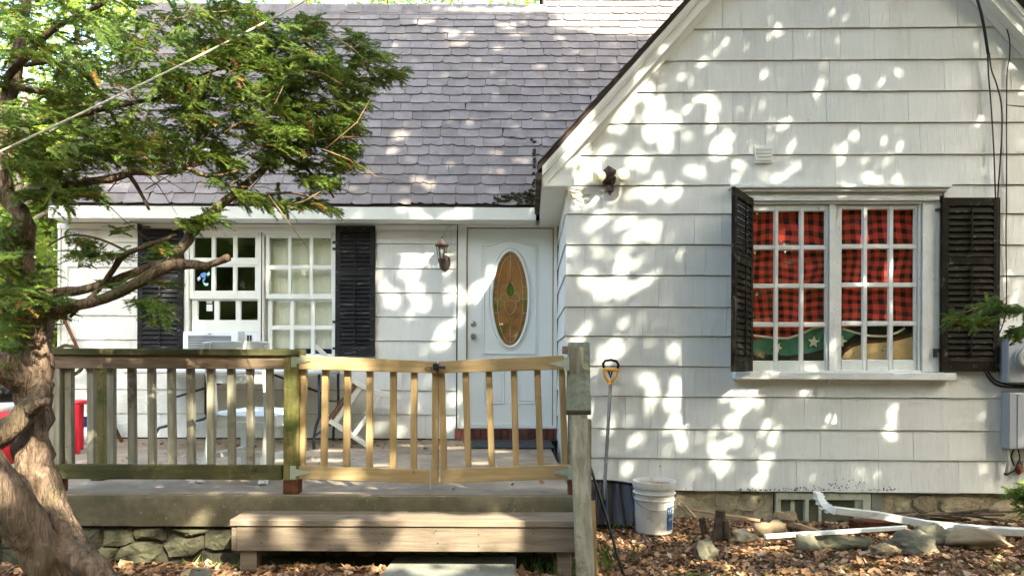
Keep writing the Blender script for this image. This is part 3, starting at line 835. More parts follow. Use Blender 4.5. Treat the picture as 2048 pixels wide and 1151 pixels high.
# brick course below the threshold
x = DX0 - .12
while x < DX1 + .05:
    w = rs.uniform(.062, .075); m = MB(); m.box(x, x + w - .006, -.075 + rs.uniform(-.006, .006), .09, PF + .003, DZ0 - .03); obj('brick', m, 'brick', house, bevel=.004); x += w
m = MB(); m.box(DX0 - .115, DX1 + .04, -.066, .088, PF + .004, DZ0 - .035); obj('brick_mortar', m, 'mortar', house)

# ================================================================== GABLE WING
WB = Vector((2.6, GY, .2))
wing = thing('gable_wing', 'white gabled wing with the plaid curtained window', 'house wing', WB); WING.append(wing)
WX0, WX1 = .445, 4.95
RT0, RS, AX = 2.862, 1.12, 2.66
EX0 = .24
def rtop(x): return RT0 + (x - EX0) * RS if x < AX else RT0 + (2 * AX - EX0 - x) * RS
SOF = .205
wys = [978, 914, 855, 791, 731, 671, 613, 550, 489, 428, 371, 311, 248, 186, 124, 61, 0, -62, -124, -186, -250, -310]
wz = [pw(1200, y).z for y in wys]
wconv = lambda x, y: ((lambda p: (p.x, p.z))(pw(x, y)))
def wrect(a, b, c, d):
    p = wconv(a, d); q = wconv(b, c); return (p[0], q[0], p[1], q[1])
WH = wrect(1494, 1850, 406, 742)
clips = [(-RS * -1, -1, RT0 - SOF - .004 - EX0 * RS), (-RS, -1, RT0 - SOF - .004 + (2 * AX - EX0) * RS)]
m = MB()
for r in minus((WX0, WX1, wz[0] - .01, RT0 - SOF), [WH]): m.box(r[0], r[1], GY + .008, GY + .12, r[2], r[3])
m.prism([(WX0, RT0 - SOF), (WX1, RT0 - SOF), (AX, rtop(AX) - SOF)], GY + .008, GY + .12)
m.box(WX0 + .008, WX0 + .12, GY + .12, 2.0, wz[0] - .01, 2.70)
m.box(WX1 - .12, WX1, GY + .12, 5.5, wz[0] - .01, 2.70)
obj('sheathing', m, 'paper', wing)
head = wrect(1455, 1890, 374, 404); sillr = wrect(1463, 1897, 742, 759)
whol = [WH, (head[0] + .05, head[1] - .01, head[2] - .02, head[3] - .004), wrect(1840, 1878, 400, 745)]
n1 = shingles(wing, GY, wz, WX0 - .006, 4.36, whol, .232, lambda z, r: 'siding_old' if z < wz[1] - .02 else 'siding', clips, seed=5)
print('shingles', ns, n1)
# side of the wing seen between the door and the corner
for j in range(len(wz)):
    if wz[j] > 2.6: break
    zt = min(wz[j + 1], 2.66); yy = GY + .0
    while yy < -.03:
        w = min(random.uniform(.2, .5), -.02 - yy); m = MB()
        a0, zb = WX0, wz[j]
        m.add([(a0 - .018, yy, zb), (a0 - .018, yy + w - .002, zb), (a0 - .005, yy + w - .002, zt - .004), (a0 - .005, yy, zt - .004),
               (a0 + .006, yy, zb), (a0 + .006, yy + w - .002, zb), (a0 + .006, yy + w - .002, zt - .004), (a0 + .006, yy, zt - .004)],
              [(0, 3, 2, 1), (4, 5, 6, 7), (0, 1, 5, 4), (2, 3, 7, 6), (1, 2, 6, 5), (3, 0, 4, 7)])
        obj('side_shingle', m, 'siding', wing); yy += w
# roof slabs of the wing
ft = .032 / .669
RYF = GY - .155
for sgn in (0, 1):
    m = MB()
    xe = EX0 - .03 if sgn == 0 else 2 * AX - EX0 + .03
    P = [(xe, rtop(EX0) - .03 * RS), (AX, rtop(AX)), (AX, rtop(AX) - ft), (xe, rtop(EX0) - .03 * RS - ft)]
    if sgn == 0: P = P[::-1]
    vs = [(x, RYF, z) for x, z in P] + [(x, 4.2, z) for x, z in P]
    m.add(vs, [(0, 1, 2, 3), (7, 6, 5, 4), (0, 4, 5, 1), (1, 5, 6, 2), (2, 6, 7, 3), (3, 7, 4, 0)])
    obj('roof', m, 'slate_edge', wing)
    # rough ends of the slates along the rake
    m = MB(); L = (AX - EX0) / .669; k = 0; t = 0
    while t < L:
        w = random.uniform(.10, .17); c, s_ = .669, .743
        ax = EX0 - .03 + t * c; az = rtop(EX0) - .03 * RS + t * s_
        if sgn: ax = 2 * AX - ax
        cc = -c if sgn else c
        jy = random.uniform(-.010, .006); lift = random.uniform(.0, .009)
        nx_, nz_ = (-s_ if not sgn else s_), c
        p = Vector((ax, 0, az)); d = Vector((cc, 0, s_)); n_ = Vector((nx_, 0, nz_))
        q = [p + n_ * .004, p + d * w * 1.15 + n_ * .001, p + d * w * 1.15 + n_ * (.007), p + n_ * (.009 + lift)]
        vs = [(v.x, RYF - .02 + jy, v.z) for v in q] + [(v.x, RYF + .3, v.z) for v in q]
        m.add(vs, [(0, 1, 2, 3), (7, 6, 5, 4), (0, 4, 5, 1), (1, 5, 6, 2), (2, 6, 7, 3), (3, 7, 4, 0)])
        t += w
    obj('rake_slates', m, 'slate_edge', wing)
# rake boards
def band(lo, hi, y0, y1, sgn, mt, name, zmin=2.66):
    P = [(EX0 - .0, rtop(EX0) - lo), (AX, rtop(AX) - lo), (AX, rtop(AX) - hi), (EX0 - .0, rtop(EX0) - hi)]
    P = clip(P, 0, 1, -zmin)
    if sgn: P = [(2 * AX - x, z) for x, z in P]
    m = MB(); m.prism(P, y0, y1); return obj(name, m, mt, wing)
for sg in (0, 1):
    band(ft + .002, .217, GY - .118, GY - .098, sg, 'trim', 'rake_board')
    band(ft + .002, .125, GY - .142, GY - .119, sg, 'trim', 'rake_molding')
    band(ft + .002, .098, GY - .152, GY - .143, sg, 'trim', 'rake_molding')
    band(SOF - .012, SOF, GY - .0975, GY - .002, sg, 'trim', 'rake_soffit')
    band(SOF + .001, SOF + .075, GY - .028, GY - .019, sg, 'trim', 'frieze_board', 2.66)
# eave return on the left
m = MB(); m.box(EX0, .44, GY - .118, -.02, 2.662, 2.676)
m.box(EX0 - .002, EX0 + .02, GY - .1175, -.30, 2.677, rtop(EX0) - ft - .03)
obj('eave_box', m, 'trim', wing)
m = MB(); m.prism([(EX0, 2.663), (.50, 2.663), (.50, 2.90), (EX0, rtop(EX0) - .16)], GY - .0965, GY - .082); obj('eave_return', m, 'trim', wing)
for k in range(9):
    m = MB(); y0 = RYF + k * .15; m.box(EX0 - .052, EX0 - .004, y0, y0 + .14, 2.70 + random.uniform(0, .02), rtop(EX0) - .10); obj('eave_slate', m, 'slate_edge', wing)

# window of the wing
w2 = MB()
def wb(mb, a, b, c, d, y0, y1): 
    r = wrect(a, b, c, d); mb.box(r[0], r[1], GY + y0, GY + y1, r[2], r[3])
wb(w2, 1490, 1499, 404, 744, -.030, .10); wb(w2, 1841, 1876, 404, 744, -.026, .10); wb(w2, 1499, 1841, 404, 409, -.030, .10)
wb(w2, 1656, 1670, 409, 744, -.020, .10); wb(w2, 1499, 1656, 740, 744, -.02, .10); wb(w2, 1670, 1841, 740, 744, -.02, .10)
wb(w2, 1834, 1841, 409, 740, -.012, .09)
win2 = obj('window', w2, 'trim_peel', wing, bevel=.002); win2['label'] = 'pair of twelve-pane casements with flaking white paint'
m = MB(); wb(m, 1455, 1890, 374, 381, -.095, -.0); wb(m, 1459, 1886, 381, 387, -.075, -.0); wb(m, 1468, 1880, 387, 393, -.035, -.0); wb(m, 1490, 1872, 393, 404, -.05, -.0)
obj('window_crown', m, 'trim_peel', win2, bevel=.003)
m = MB(); wb(m, 1463, 1897, 745, 757, -.10, .0); wb(m, 1468, 1498, 758, 763, -.03, .0); wb(m, 1655, 1880, 758, 766, -.035, .0); obj('window_sill', m, 'trim_peel', win2, bevel=.003)
c1 = [(1504, 1549), (1556, 1600), (1607, 1651)]; c2 = [(1683, 1726), (1734, 1778), (1786, 1830)]
sash(win2, wconv, (1499, 1656, 410, 740), pane_grid(c1, [(421, 491), (498, 568), (575, 645), (652, 722)]), GY - .004, 'trim_peel')
sash(win2, wconv, (1670, 1834, 410, 740), pane_grid(c2, [(417, 489), (496, 566), (573, 643), (650, 720)]), GY - .002, 'trim_peel')
m = MB(); wb(m, 1866, 1880, 419, 424, -.05, -.028); obj('hinge', m, 'cable', win2)
m = MB(); wb(m, 1862, 1874, 697, 703, -.05, -.028); wb(m, 1862, 1868, 702, 714, -.049, -.029); obj('hinge', m, 'cable', win2)
# wing shutters
a = pw(1880, 742, .04); b_ = pw(1997, 396, .04)
sh = shutter(wing, (a.x, GY - .034, a.z), (1, 0, 0), b_.x - a.x, b_.z - a.z, 'black_brown', rail=.36, pitch=.047, seed=4)
sh['label'] = 'black louvred shutter lying flat on the wall right of the plaid window'
hp = pw(1498, 742, .04)
u = Vector((.55, .835, 0)).normalized()
sh = shutter(wing, (hp.x - .475 * u.x, GY - .045 - .475 * u.y, hp.z), tuple(u), .475, b_.z - a.z, 'black_brown', rail=.38, pitch=.047, seed=6)
sh['label'] = 'black louvred shutter standing open at an angle left of the plaid window'
# small vent plate
v_ = MB(); wb(v_, 1507, 1543, 293, 328, -.03, -.017); o = obj('vent_plate', v_, 'trim', wing, bevel=.002)
for k in range(4):
    v_ = MB(); y = 298 + k * 7; wb(v_, 1510, 1540, y, y + 4, -.037, -.0305); obj('louvre', v_, 'trim', o)
# plaid curtain
def plaid():
    m = bpy.data.materials.new('red_black_plaid'); m.use_nodes = True
    n, l = m.node_tree.nodes, m.node_tree.links; b = n["Principled BSDF"]; b.inputs["Roughness"].default_value = .95
    tc = n.new("ShaderNodeTexCoord"); ns_ = n.new("ShaderNodeTexNoise"); ns_.inputs["Scale"].default_value = 1.7
    l.new(tc.outputs["Object"], ns_.inputs["Vector"])
    vm = n.new("ShaderNodeVectorMath"); vm.operation = 'SCALE'; vm.inputs["Scale"].default_value = .22
    l.new(ns_.outputs["Color"], vm.inputs[0])
    va = n.new("ShaderNodeVectorMath"); va.operation = 'ADD'; l.new(tc.outputs["Object"], va.inputs[0]); l.new(vm.outputs[0], va.inputs[1])
    sp = n.new("ShaderNodeSeparateXYZ"); l.new(va.outputs[0], sp.inputs[0])
    def stripe(s_, per):
        a = n.new("ShaderNodeMath"); a.operation = 'MULTIPLY'; a.inputs[1].default_value = 1 / per; l.new(s_, a.inputs[0])
        f = n.new("ShaderNodeMath"); f.operation = 'FRACT'; l.new(a.outputs[0], f.inputs[0])
        c = n.new("ShaderNodeMath"); c.operation = 'LESS_THAN'; c.inputs[1].default_value = .48; l.new(f.outputs[0], c.inputs[0]); return c.outputs[0]
    s1, s2 = stripe(sp.outputs[0], .083), stripe(sp.outputs[2], .071)
    ad = n.new("ShaderNodeMath"); ad.operation = 'ADD'; l.new(s1, ad.inputs[0]); l.new(s2, ad.inputs[1])
    dv = n.new("ShaderNodeMath"); dv.operation = 'MULTIPLY'; dv.inputs[1].default_value = .5; l.new(ad.outputs[0], dv.inputs[0])
    cr = n.new("ShaderNodeValToRGB"); cr.color_ramp.interpolation = 'CONSTANT'; e = cr.color_ramp.elements
    e[0].position = 0; e[0].color = (.80, .085, .055, 1); e[1].position = .3; e[1].color = (.42, .04, .03, 1); x = e.new(.8); x.color = (.03, .012, .014, 1)
    l.new(dv.outputs[0], cr.inputs[0]); l.new(cr.outputs[0], b.inputs["Base Color"]); return m
M['plaid'] = plaid()
p0 = wrect(1496, 1848, 405, 735)
o = solo('plaid_curtain', cloth('c', p0[0], p0[1], p0[2], p0[3], GY + .076, 'plaid', .010, 15, 1, nx_=110, nz_=50), 'plaid',
     'red and black plaid cloth hung inside the wide casement window', 'curtain', smooth=True); WING.append(o)
# green blanket with stars, and the tan cloth, leaning against the lower panes
M['gr'] = mat('green_fleece', (.04, .19, .09), (.16, .34, .22), rough=.95, nscale=6, mix=.6, spot=(.5, .52, .42), spot_scale=4, spot_lo=.66, spot_hi=.8)
M['cream'] = mat('cream_fleece', (.85, .78, .56), rough=.95, nscale=6)
M['bluegrey'] = mat('dark_blanket_edge', (.03, .02, .02), rough=.95)
M['tanp'] = mat('tan_printed_cloth', (.85, .64, .36), (.66, .42, .18), rough=.95, nscale=6, mix=.6, spot=(.05, .025, .015), spot_scale=7, spot_lo=.60, spot_hi=.62, spot_stretch=(1, 1, 3))
bl = thing('star_blanket', 'green blanket with cream stars against the lower left panes', 'blanket', tuple(pw(1575, 728, -.05))); WING.append(bl)
def pshape(pts, y0, y1, mt, name, parent):
    m = MB(); m.prism([wconv(*p) for p in pts][::-1], GY + y0, GY + y1); return obj(name, m, mt, parent)
pshape([(1500, 682), (1530, 676), (1560, 680), (1590, 674), (1620, 662), (1656, 654), (1656, 728), (1500, 728)], .050, .054, 'gr', 'green_field', bl)
pshape([(1500, 702), (1540, 708), (1580, 711), (1620, 706), (1656, 696), (1656, 728), (1500, 728)], .046, .049, 'bluegrey', 'dark_border', bl)
def star(cx, cy, r, rot, mt, y0, y1, parent, name='star'):
    P = [(cx + (r if k % 2 == 0 else r * .42) * math.sin(rot + math.pi * k / 5), cy - (r if k % 2 == 0 else r * .42) * math.cos(rot + math.pi * k / 5)) for k in range(10)]
    m = MB(); c = wconv(cx, cy); Q = [wconv(*p) for p in P]
    m.add([(c[0], GY + y0 - .002, c[1])] + [(x, GY + y0, z) for x, z in Q], [(0, 1 + (k + 1) % 10, 1 + k) for k in range(10)]); obj(name, m, mt, parent)
for cx_, cy_, r_, ro in ((1632, 683, 14, .1), (1559, 694, 12, .5), (1688, 681, 13, .3)):
    if cx_ < 1660:
        star(cx_, cy_, r_ + 4, ro, 'bluegrey', .0475, .048, bl, 'star_outline'); star(cx_, cy_, r_, ro, 'cream', .0455, .046, bl)
m = MB(); m.tube([(wconv(x, y)[0], GY + .046, wconv(x, y)[1]) for x, y in ((1500, 668), (1520, 671), (1550, 675), (1580, 676), (1605, 668), (1630, 655), (1656, 650))], .010, 8)
obj('cream_band', m, 'cream', bl, smooth=True)
tn = thing('tan_cloth', 'tan cloth with a dark scorched rim against the lower right panes', 'cloth', tuple(pw(1755, 728, -.05))); WING.append(tn)
pshape([(1668, 655), (1720, 652), (1770, 650), (1836, 646), (1836, 728), (1668, 728)], .058, .062, 'bluegrey', 'dark_field', tn)
pshape([(1672, 660), (1700, 656), (1722, 664), (1700, 680), (1680, 694), (1672, 700)], .054, .057, 'gr', 'green_field', tn)
star(1688, 681, 13, .3, 'cream', .051, .052, tn)
pshape([(1676, 722), (1688, 702), (1706, 688), (1730, 681), (1760, 679), (1795, 675), (1836, 664), (1836, 728), (1676, 728)], .050, .053, 'rust', 'brown_rim', tn)
pshape([(1684, 724), (1694, 706), (1710, 694), (1732, 687), (1762, 685), (1798, 681), (1836, 671), (1836, 728), (1684, 728)], .046, .049, 'tanp', 'tan_field', tn)
m = MB(); m.tube([(wconv(x, y)[0], GY + .044, wconv(x, y)[1]) for x, y in ((1690, 656), (1715, 664), (1745, 671), (1775, 672), (1800, 664), (1815, 655))], .009, 8); obj('cream_band', m, 'cream', tn, smooth=True)
# room lining
rm = MB(); x0, x1, z0, z1 = WH
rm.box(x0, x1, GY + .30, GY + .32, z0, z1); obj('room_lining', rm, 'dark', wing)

# foundation of the wing
fz = wz[0] - .006
bw = wrect(1548, 1742, 982, 1052)
m = MB()
for r in minus((WX0 + .02, WX1, -.4, fz - .002), [(bw[0], bw[1], bw[2], bw[3] + .01)]):     m.box(r[0], r[1], GY + .05, GY + .30, r[2], r[3])
for r in minus((WX0 + .02, WX1, -.4, fz - .002), [(bw[0], bw[1], bw[2], bw[3] + .01)]):
    a_ = max(2, int((r[1] - r[0]) / .035)); c_ = max(2, int((r[3] - r[2]) / .035)); vs = []
    for j in range(c_ + 1):
        for i in range(a_ + 1):
            x, z = r[0] + (r[1] - r[0]) * i / a_, r[2] + (r[3] - r[2]) * j / c_
            vs.append((x, GY + .028 - .022 * noise.noise(Vector((x * 5, 1, z * 6))) - .008 * noise.noise(Vector((x * 17, 1, z * 17))), z))
    m.add(vs, [(j * (a_ + 1) + i, j * (a_ + 1) + i + 1, (j + 1) * (a_ + 1) + i + 1, (j + 1) * (a_ + 1) + i) for j in range(c_) for i in range(a_)])
obj('foundation_mortar', m, 'stone_tan', wing)
random.seed(21)
def rubble(parent, x0, x1, z0, z1, y, mt, wlo, whi, rows, holes=(), name='stone', depth=.05, seed=0):
    rr = random.Random(seed); zc = z0
    zs = np.linspace(z0, z1, rows + 1)
    for j in range(rows):
        x = x0
        while x < x1:
            w = rr.uniform(wlo, whi); a, b = zs[j], zs[j + 1]
            a2, b2 = a + rr.uniform(-.02, .010), b - .004 + rr.uniform(-.012, .006)
            cx_ = x + w / 2
            if not any(h[0] - w * .5 < cx_ < h[1] + w * .5 and h[2] < (a + b) / 2 < h[3] + .1 for h in holes):
                m = MB(); n = 9; P = []
                for k in range(n):
                    t = 2 * math.pi * k / n + rr.uniform(-.2, .2)
                    c, s_ = math.cos(t), math.sin(t); q = max(abs(c), abs(s_)) ** -.7
                    P.append((cx_ + c * q * (w / 2 - .006), (a2 + b2) / 2 + s_ * q * ((b2 - a2) / 2)))
                P = [(min(max(px_, x + .003), x + w - .004), min(pz__, b2)) for px_, pz__ in P]
                yo = rr.uniform(0, depth * .5)
                Q = [(cx_ + (px_ - cx_) * .88, (a2 + b2) / 2 + (z_ - (a2 + b2) / 2) * .84) for px_, z_ in P]
                vs = [(px_, y + depth * .75, z_) for px_, z_ in P] + [(px_, y + yo + rr.uniform(0, .016), z_) for px_, z_ in Q]
                fs = [tuple(range(n, 2 * n))[::1]] + [((k + 1) % n, k, n + k, n + (k + 1) % n) for k in range(n)]
                m.add(vs, [f[::1] for f in fs]); obj(name, m, mt, parent)
            x += w
rubble(wing, WX0 + .03, 4.4, -.13, fz - .004, GY + .002, 'stone_tan', .16, .42, 2, [(bw[0], bw[1], bw[2] - .1, bw[3])], seed=3)
# basement window
b1 = MB(); wb(b1, 1552, 1742, 986, 998, .0, .05); wb(b1, 1552, 1562, 998, 1052, 0, .05); wb(b1, 1726, 1742, 998, 1052, 0, .05); wb(b1, 1610, 1618, 998, 1046, .0, .05); wb(b1, 1562, 1726, 1046, 1052, 0, .05)
bwin = obj('basement_window', b1, 'lime', wing, bevel=.002)
for a_, b2, d_ in ((1584, 1592, .03), (1640, 1646, .03), (1712, 1726, .02)):
    m = MB(); wb(m, a_, b2, 998, 1046, d_, .05); obj('sash_bar', m, 'lime', bwin)
for a_, b2 in ((1562, 1584), (1592, 1610), (1618, 1640), (1646, 1712)):
    m = MB(); wb(m, a_, b2, 998, 1046, .042, .046); obj('pane', m, 'screen', bwin)
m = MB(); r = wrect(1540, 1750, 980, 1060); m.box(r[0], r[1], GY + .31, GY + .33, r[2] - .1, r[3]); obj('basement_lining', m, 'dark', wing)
m = MB(); wb(m, 1744, 1764, 984, 1050, .005, .028); o = obj('foundation_patch', m, 'slabpath', wing)
# ================================================================== PORCH
SY = -3.07                                   # front edge of the slab
SX1 = pt(1148, 1000, SY).x
porch = thing('porch', 'raised concrete porch slab on a mossy field stone wall', 'porch', (-1.5, -1.5, 0))
FD = .185
m = MB()
m.prism([(-5.2, PF - FD), (SX1, PF - FD), (SX1, PF - .012), (SX1 - .01, PF), (-5.2, PF)], SY + .012, -.001)
obj('slab', m, 'floorcon', porch)
m = MB(); n = 60
vs = []
prof = [(0, -FD), (0, -.03), (.006, -.008), (.03, .0025)]
for i in range(n + 1):
    x = -5.2 + (SX1 + .001 + 5.2) * i / n
    j = .006 * noise.noise(Vector((x * 2.5, 0, 0)))
    for dy, dz in prof: vs.append((x, SY + dy + j * (dz > -.1), PF + dz + .3 * j * (dz > -.1)))
fs = [(i * 4 + k, (i + 1) * 4 + k, (i + 1) * 4 + k + 1, i * 4 + k + 1) for i in range(n) for k in range(3)]
m.add(vs, fs); m.box(SX1 + .002, SX1 + .012, SY + .01, -1.53, PF - FD, PF - .006)
obj('slab_edge', m, 'concrete', porch, smooth=True)
m = MB(); m.box(-5.2, SX1 - .03, SY + .05, -2.6, -.3, PF - FD - .002); obj('wall_core', m, 'mortar', porch)
# field stones under the slab
def fieldstone(pts, seed, y, mt='stone', depth=.06):
    """outline in photo pixels, pillowed"""
    rr = random.Random(seed)
    P = [pt(px + rr.uniform(-2, 2), py + rr.uniform(-2, 2), y) for px, py in pts]
    out = []
    for i in range(len(P)):
        a, b = P[i], P[(i + 1) % len(P)]; out += [(a.x, a.z), ((a.x + b.x) / 2 + rr.uniform(-.005, .005), (a.z + b.z) / 2 + rr.uniform(-.005, .005))]
    c = (sum(p[0] for p in out) / len(out), sum(p[1] for p in out) / len(out)); n = len(out); m = MB()
    vs = []
    for k_, dy in ((1.06, depth * .8), (1.0, depth * .40), (.88, rr.uniform(-.004, .014)), (.3, rr.uniform(-.012, .004))):
        for p in out: vs.append((c[0] + (p[0] - c[0]) * k_, y + dy + rr.uniform(-.004, .004), c[1] + (p[1] - c[1]) * k_))
    fs = [(r * n + (k + 1) % n, r * n + k, (r + 1) * n + k, (r + 1) * n + (k + 1) % n) for r in range(3) for k in range(n)] + [tuple(range(3 * n, 4 * n))]
    m.add(vs, [f[::-1] for f in fs]); return obj('stone', m, mt, porch, smooth=False)
SYs = SY + .02
stones = [
 [(262, 1058), (318, 1056), (330, 1068), (328, 1082), (268, 1078), (258, 1066)],
 [(205, 1058), (255, 1056), (262, 1070), (262, 1084), (235, 1096), (200, 1092)],
 [(150, 1056), (203, 1056), (198, 1094), (170, 1102), (148, 1098)],
 [(238, 1094), (264, 1086), (300, 1086), (322, 1090), (316, 1110), (300, 1126), (250, 1130), (222, 1122)],
 [(176, 1104), (200, 1096), (234, 1098), (220, 1122), (240, 1132), (200, 1140), (176, 1136)],
 [(334, 1056), (424, 1055), (414, 1062), (402, 1070), (378, 1074), (356, 1068)],
 [(322, 1090), (346, 1076), (372, 1078), (402, 1070), (406, 1096), (386, 1112), (334, 1116)],
 [(408, 1068), (424, 1058), (463, 1058), (465, 1098), (432, 1102), (408, 1096)],
 [(60, 1056), (100, 1056), (110, 1086), (80, 1100), (50, 1090)],
 [(0, 1058), (56, 1058), (46, 1092), (20, 1098), (0, 1094)], [(0, 1098), (44, 1096), (60, 1120), (40, 1142), (0, 1146)],
 [(60, 1104), (112, 1092), (146, 1104), (140, 1140), (80, 1146)], [(104, 1057), (146, 1057), (144, 1094), (114, 1086)],
 [(-60, 1060), (-6, 1060), (-8, 1146), (-60, 1146)],
]
for i, s_ in enumerate(stones): fieldstone(s_, i, SYs)
x = 468
while x < 1140:      # the part seen dimly under the step
    w = random.uniform(40, 80); fieldstone([(x, 1058), (x + w * .5, 1055), (x + w - 3, 1060), (x + w - 4, 1112), (x + w * .4, 1116), (x + 2, 1110)], int(x), SYs); x += w

# wooden step
step = thing('wooden_step', 'long brown two-board wooden step in front of the porch slab', 'step', (-.5, -3.3, 0))
q0 = ptd(459, 1038, 3.94); q1 = ptd(1152, 1040, 3.94)
SF = q0.y; sx0, sx1, sz = q0.x, SX1 + .02, q0.z
m = MB(); m.box(sx0, sx1, SF, SF + .115, sz - .038, sz); obj('tread_board', m, 'step_x', step, bevel=.004)
m = MB(); m.box(sx0 - .002, sx1, SF + .119, SY - .004, sz - .038, sz + .001); obj('tread_board', m, 'step_x', step, bevel=.004)
m = MB(); m.box(sx0 + .035, sx1 - .004, SF + .012, SF + .05, sz - .18, sz - .040); obj('riser_board', m, 'step_x', step, bevel=.003)
m = MB(); m.box(sx0 + .004, sx0 + .034, SF + .016, SY - .01, sz - .18, sz - .040); obj('side_board', m, 'step_x', step, bevel=.003)
a = ptd(480, 1128, 3.98); b_ = ptd(513, 1128, 3.98)
m = MB(); m.box(a.x, b_.x, a.y, a.y + .09, -.06, sz - .182); obj('leg', m, 'step_x', step, bevel=.003)
m = MB(); m.box(sx1 - .13, sx1 - .05, a.y + .02, a.y + .11, -.06, sz - .182); obj('leg', m, 'step_x', step, bevel=.003)
m = MB()
for px in (520, 655, 762, 872, 960, 1068):
    for dy in (0, 22):
        q = ptd(px + random.uniform(-4, 4), 1066 + dy + random.uniform(-6, 4), 3.95); m.lathe((q.x, SF + .0125, q.z), [(.0045, 0), (.0045, .001)], 6, 'Y')
obj('nail_head', m, 'cable', step)

# concrete path slab
PT = .085
m = MB(); P = [pz(800, 1096, PT), pz(1034, 1096, PT), pz(1030, 1170, PT), pz(738, 1170, PT)]
P[2] = P[2] + (P[2] - P[1]) * .8; P[3] = P[3] + (P[3] - P[0]) * .8
P[0] = P[0] + Vector((0.02, .12, 0)); P[1] = P[1] + Vector((0, .12, 0))
PATH = [(p.x, p.y) for p in P]
vs = [(p.x, p.y, PT) for p in P] + [(p.x, p.y, -.06) for p in P]
m.add(vs, [(3, 2, 1, 0), (4, 5, 6, 7), (0, 1, 5, 4), (1, 2, 6, 5), (2, 3, 7, 6), (3, 0, 4, 7)])
o = struct('path_slab', m, 'slabpath', bevel=.008)
m = MB(); P = [pz(366, 1134, .09), pz(424, 1132, .09), pz(424, 1170, .09), pz(366, 1170, .09)]
vs = [(p.x, p.y, .09) for p in P] + [(p.x, p.y, -.05) for p in P]
m.add(vs, [(3, 2, 1, 0), (4, 5, 6, 7), (0, 1, 5, 4), (1, 2, 6, 5), (2, 3, 7, 6), (3, 0, 4, 7)])
solo('paver', m, 'rock', 'small grey paver in the leaves left of the wooden step', 'paver', bevel=.006)

# ================================================================== RAILING AND GATES
RY = -2.98
rail = thing('porch_railing', 'weathered mossy wooden railing along the left of the porch', 'railing', (-2, RY, PF))
def rbx(name, px0, px1, py0, py1, y0, y1, mt, parent, bevel=.003, lab=None):
    a = pt(px0, py1, min(y0, y1)); b = pt(px1, py0, min(y0, y1))
    m = MB(); m.box(a.x, b.x, y0, y1, a.z, b.z); o = obj(name, m, mt, parent, bevel=bevel)
    if lab: o['label'] = lab
    return o
rbx('cap_rail', 92, 598, 698, 709, RY - .075, RY + .075, 'mosswood_x', rail)
rbx('top_rail', 96, 575, 711, 736, RY - .055, RY - .018, 'oldwood_x', rail)
rbx('bottom_rail', 100, 563, 930, 957, RY - .055, RY - .018, 'mosswood_x', rail)
for px in (141, 184, 224, 264, 304, 344, 383, 423, 463, 502, 541):
    t_, b2 = pt(px - 2 + random.uniform(-1, 1), 718, RY), pt(px + random.uniform(-1.5, 1.5), 950, RY)
    m = MB(); m.beam((b2.x, RY + .004, b2.z), (t_.x, RY + .004, t_.z), .040, .040, up=(0, 1, 0)); obj('baluster', m, 'oldwood_z', rail, bevel=.002)
def post(px0, px1, pytop, pybot, y0, mt, parent, foot=True):
    a, b = pt(px0, pybot, y0), pt(px1, pytop, y0); w = b.x - a.x
    m = MB(); m.box(a.x, b.x, y0, y0 + .089, a.z + (.075 if foot else 0), b.z); o = obj('post', m, mt, parent, bevel=.003)
    if foot:
        m = MB(); m.box(a.x - .001, b.x + .001, y0 - .001, y0 + .09, PF + .002, a.z + .075); obj('post_foot', m, 'rust', parent, bevel=.004)
    return o
RYP = RY - .058
post(566, 597, 709, 984, RYP, 'mosswood_z', rail)
o = post(93, 119, 709, 982, RY - .05, 'oldwood_z', rail)
a = pt(100, 722, RY); b_ = Vector((a.x + .02, RY + .50, a.z + .01))
m = MB(); m.beam((a.x + .03, RY - .07, a.z + .01), (a.x + .05, RY + .42, a.z + .01), .038, .085); obj('side_rail', m, 'oldwood_x', rail, bevel=.003)
m = MB(); m.box(a.x + .005, a.x + .094, RY + .40, RY + .489, PF + .003, a.z + .06); obj('side_post', m, 'mosswood_z', rail, bevel=.003)

GYY = RY - .03
def gate(label, tl, tr, bl, br, bal, hinge_left):
    """rails as quads in photo pixels: each (x, top, bottom)"""
    c = pt((tl[0] + tr[0]) / 2, 850, GYY)
    g_ = thing('porch_gate', label, 'gate', (c.x, GYY, PF + .08), group='pine gate leaves across the porch opening')
    def railm(l_, r_, name):
        P = [pt(l_[0], l_[2], GYY - .028), pt(r_[0], r_[2], GYY - .028), pt(r_[0], r_[1], GYY - .028), pt(l_[0], l_[1], GYY - .028)]
        m = MB(); m.prism([(p.x, p.z) for p in P], GYY - .028, GYY + .010); obj(name, m, 'newwood_x', g_, bevel=.003)
    railm(tl, tr, 'top_rail'); railm(bl, br, 'bottom_rail')
    for xt, xb, yt, yb in bal:
        p, q = pt(xt, yt, GYY + .011), pt(xb, yb, GYY + .011)
        m = MB(); m.beam((q.x, GYY + .031, q.z), (p.x, GYY + .031, p.z), .038, .038, up=(0, 1, 0)); obj('baluster', m, 'newwood_z', g_, bevel=.003)
    return g_
gA = gate('left pine gate leaf hinged to the mossy post', (597, 710, 738), (873, 722, 746), (597, 931, 957), (876, 940, 967),
     [(606, 602, 715, 952), (650, 646, 718, 952), (694, 691, 720, 955), (739, 737, 722, 957), (786, 785, 724, 958), (828, 826, 726, 960), (870, 870, 728, 962)], True)
gB = gate('right pine gate leaf in front of the front door', (877, 722, 746), (1128, 710, 738), (880, 938, 966), (1141, 929, 957),
     [(882, 888, 728, 960), (930, 937, 726, 958), (977, 984, 724, 957), (1027, 1033, 722, 955), (1074, 1082, 719, 953), (1123, 1131, 716, 950)], False)
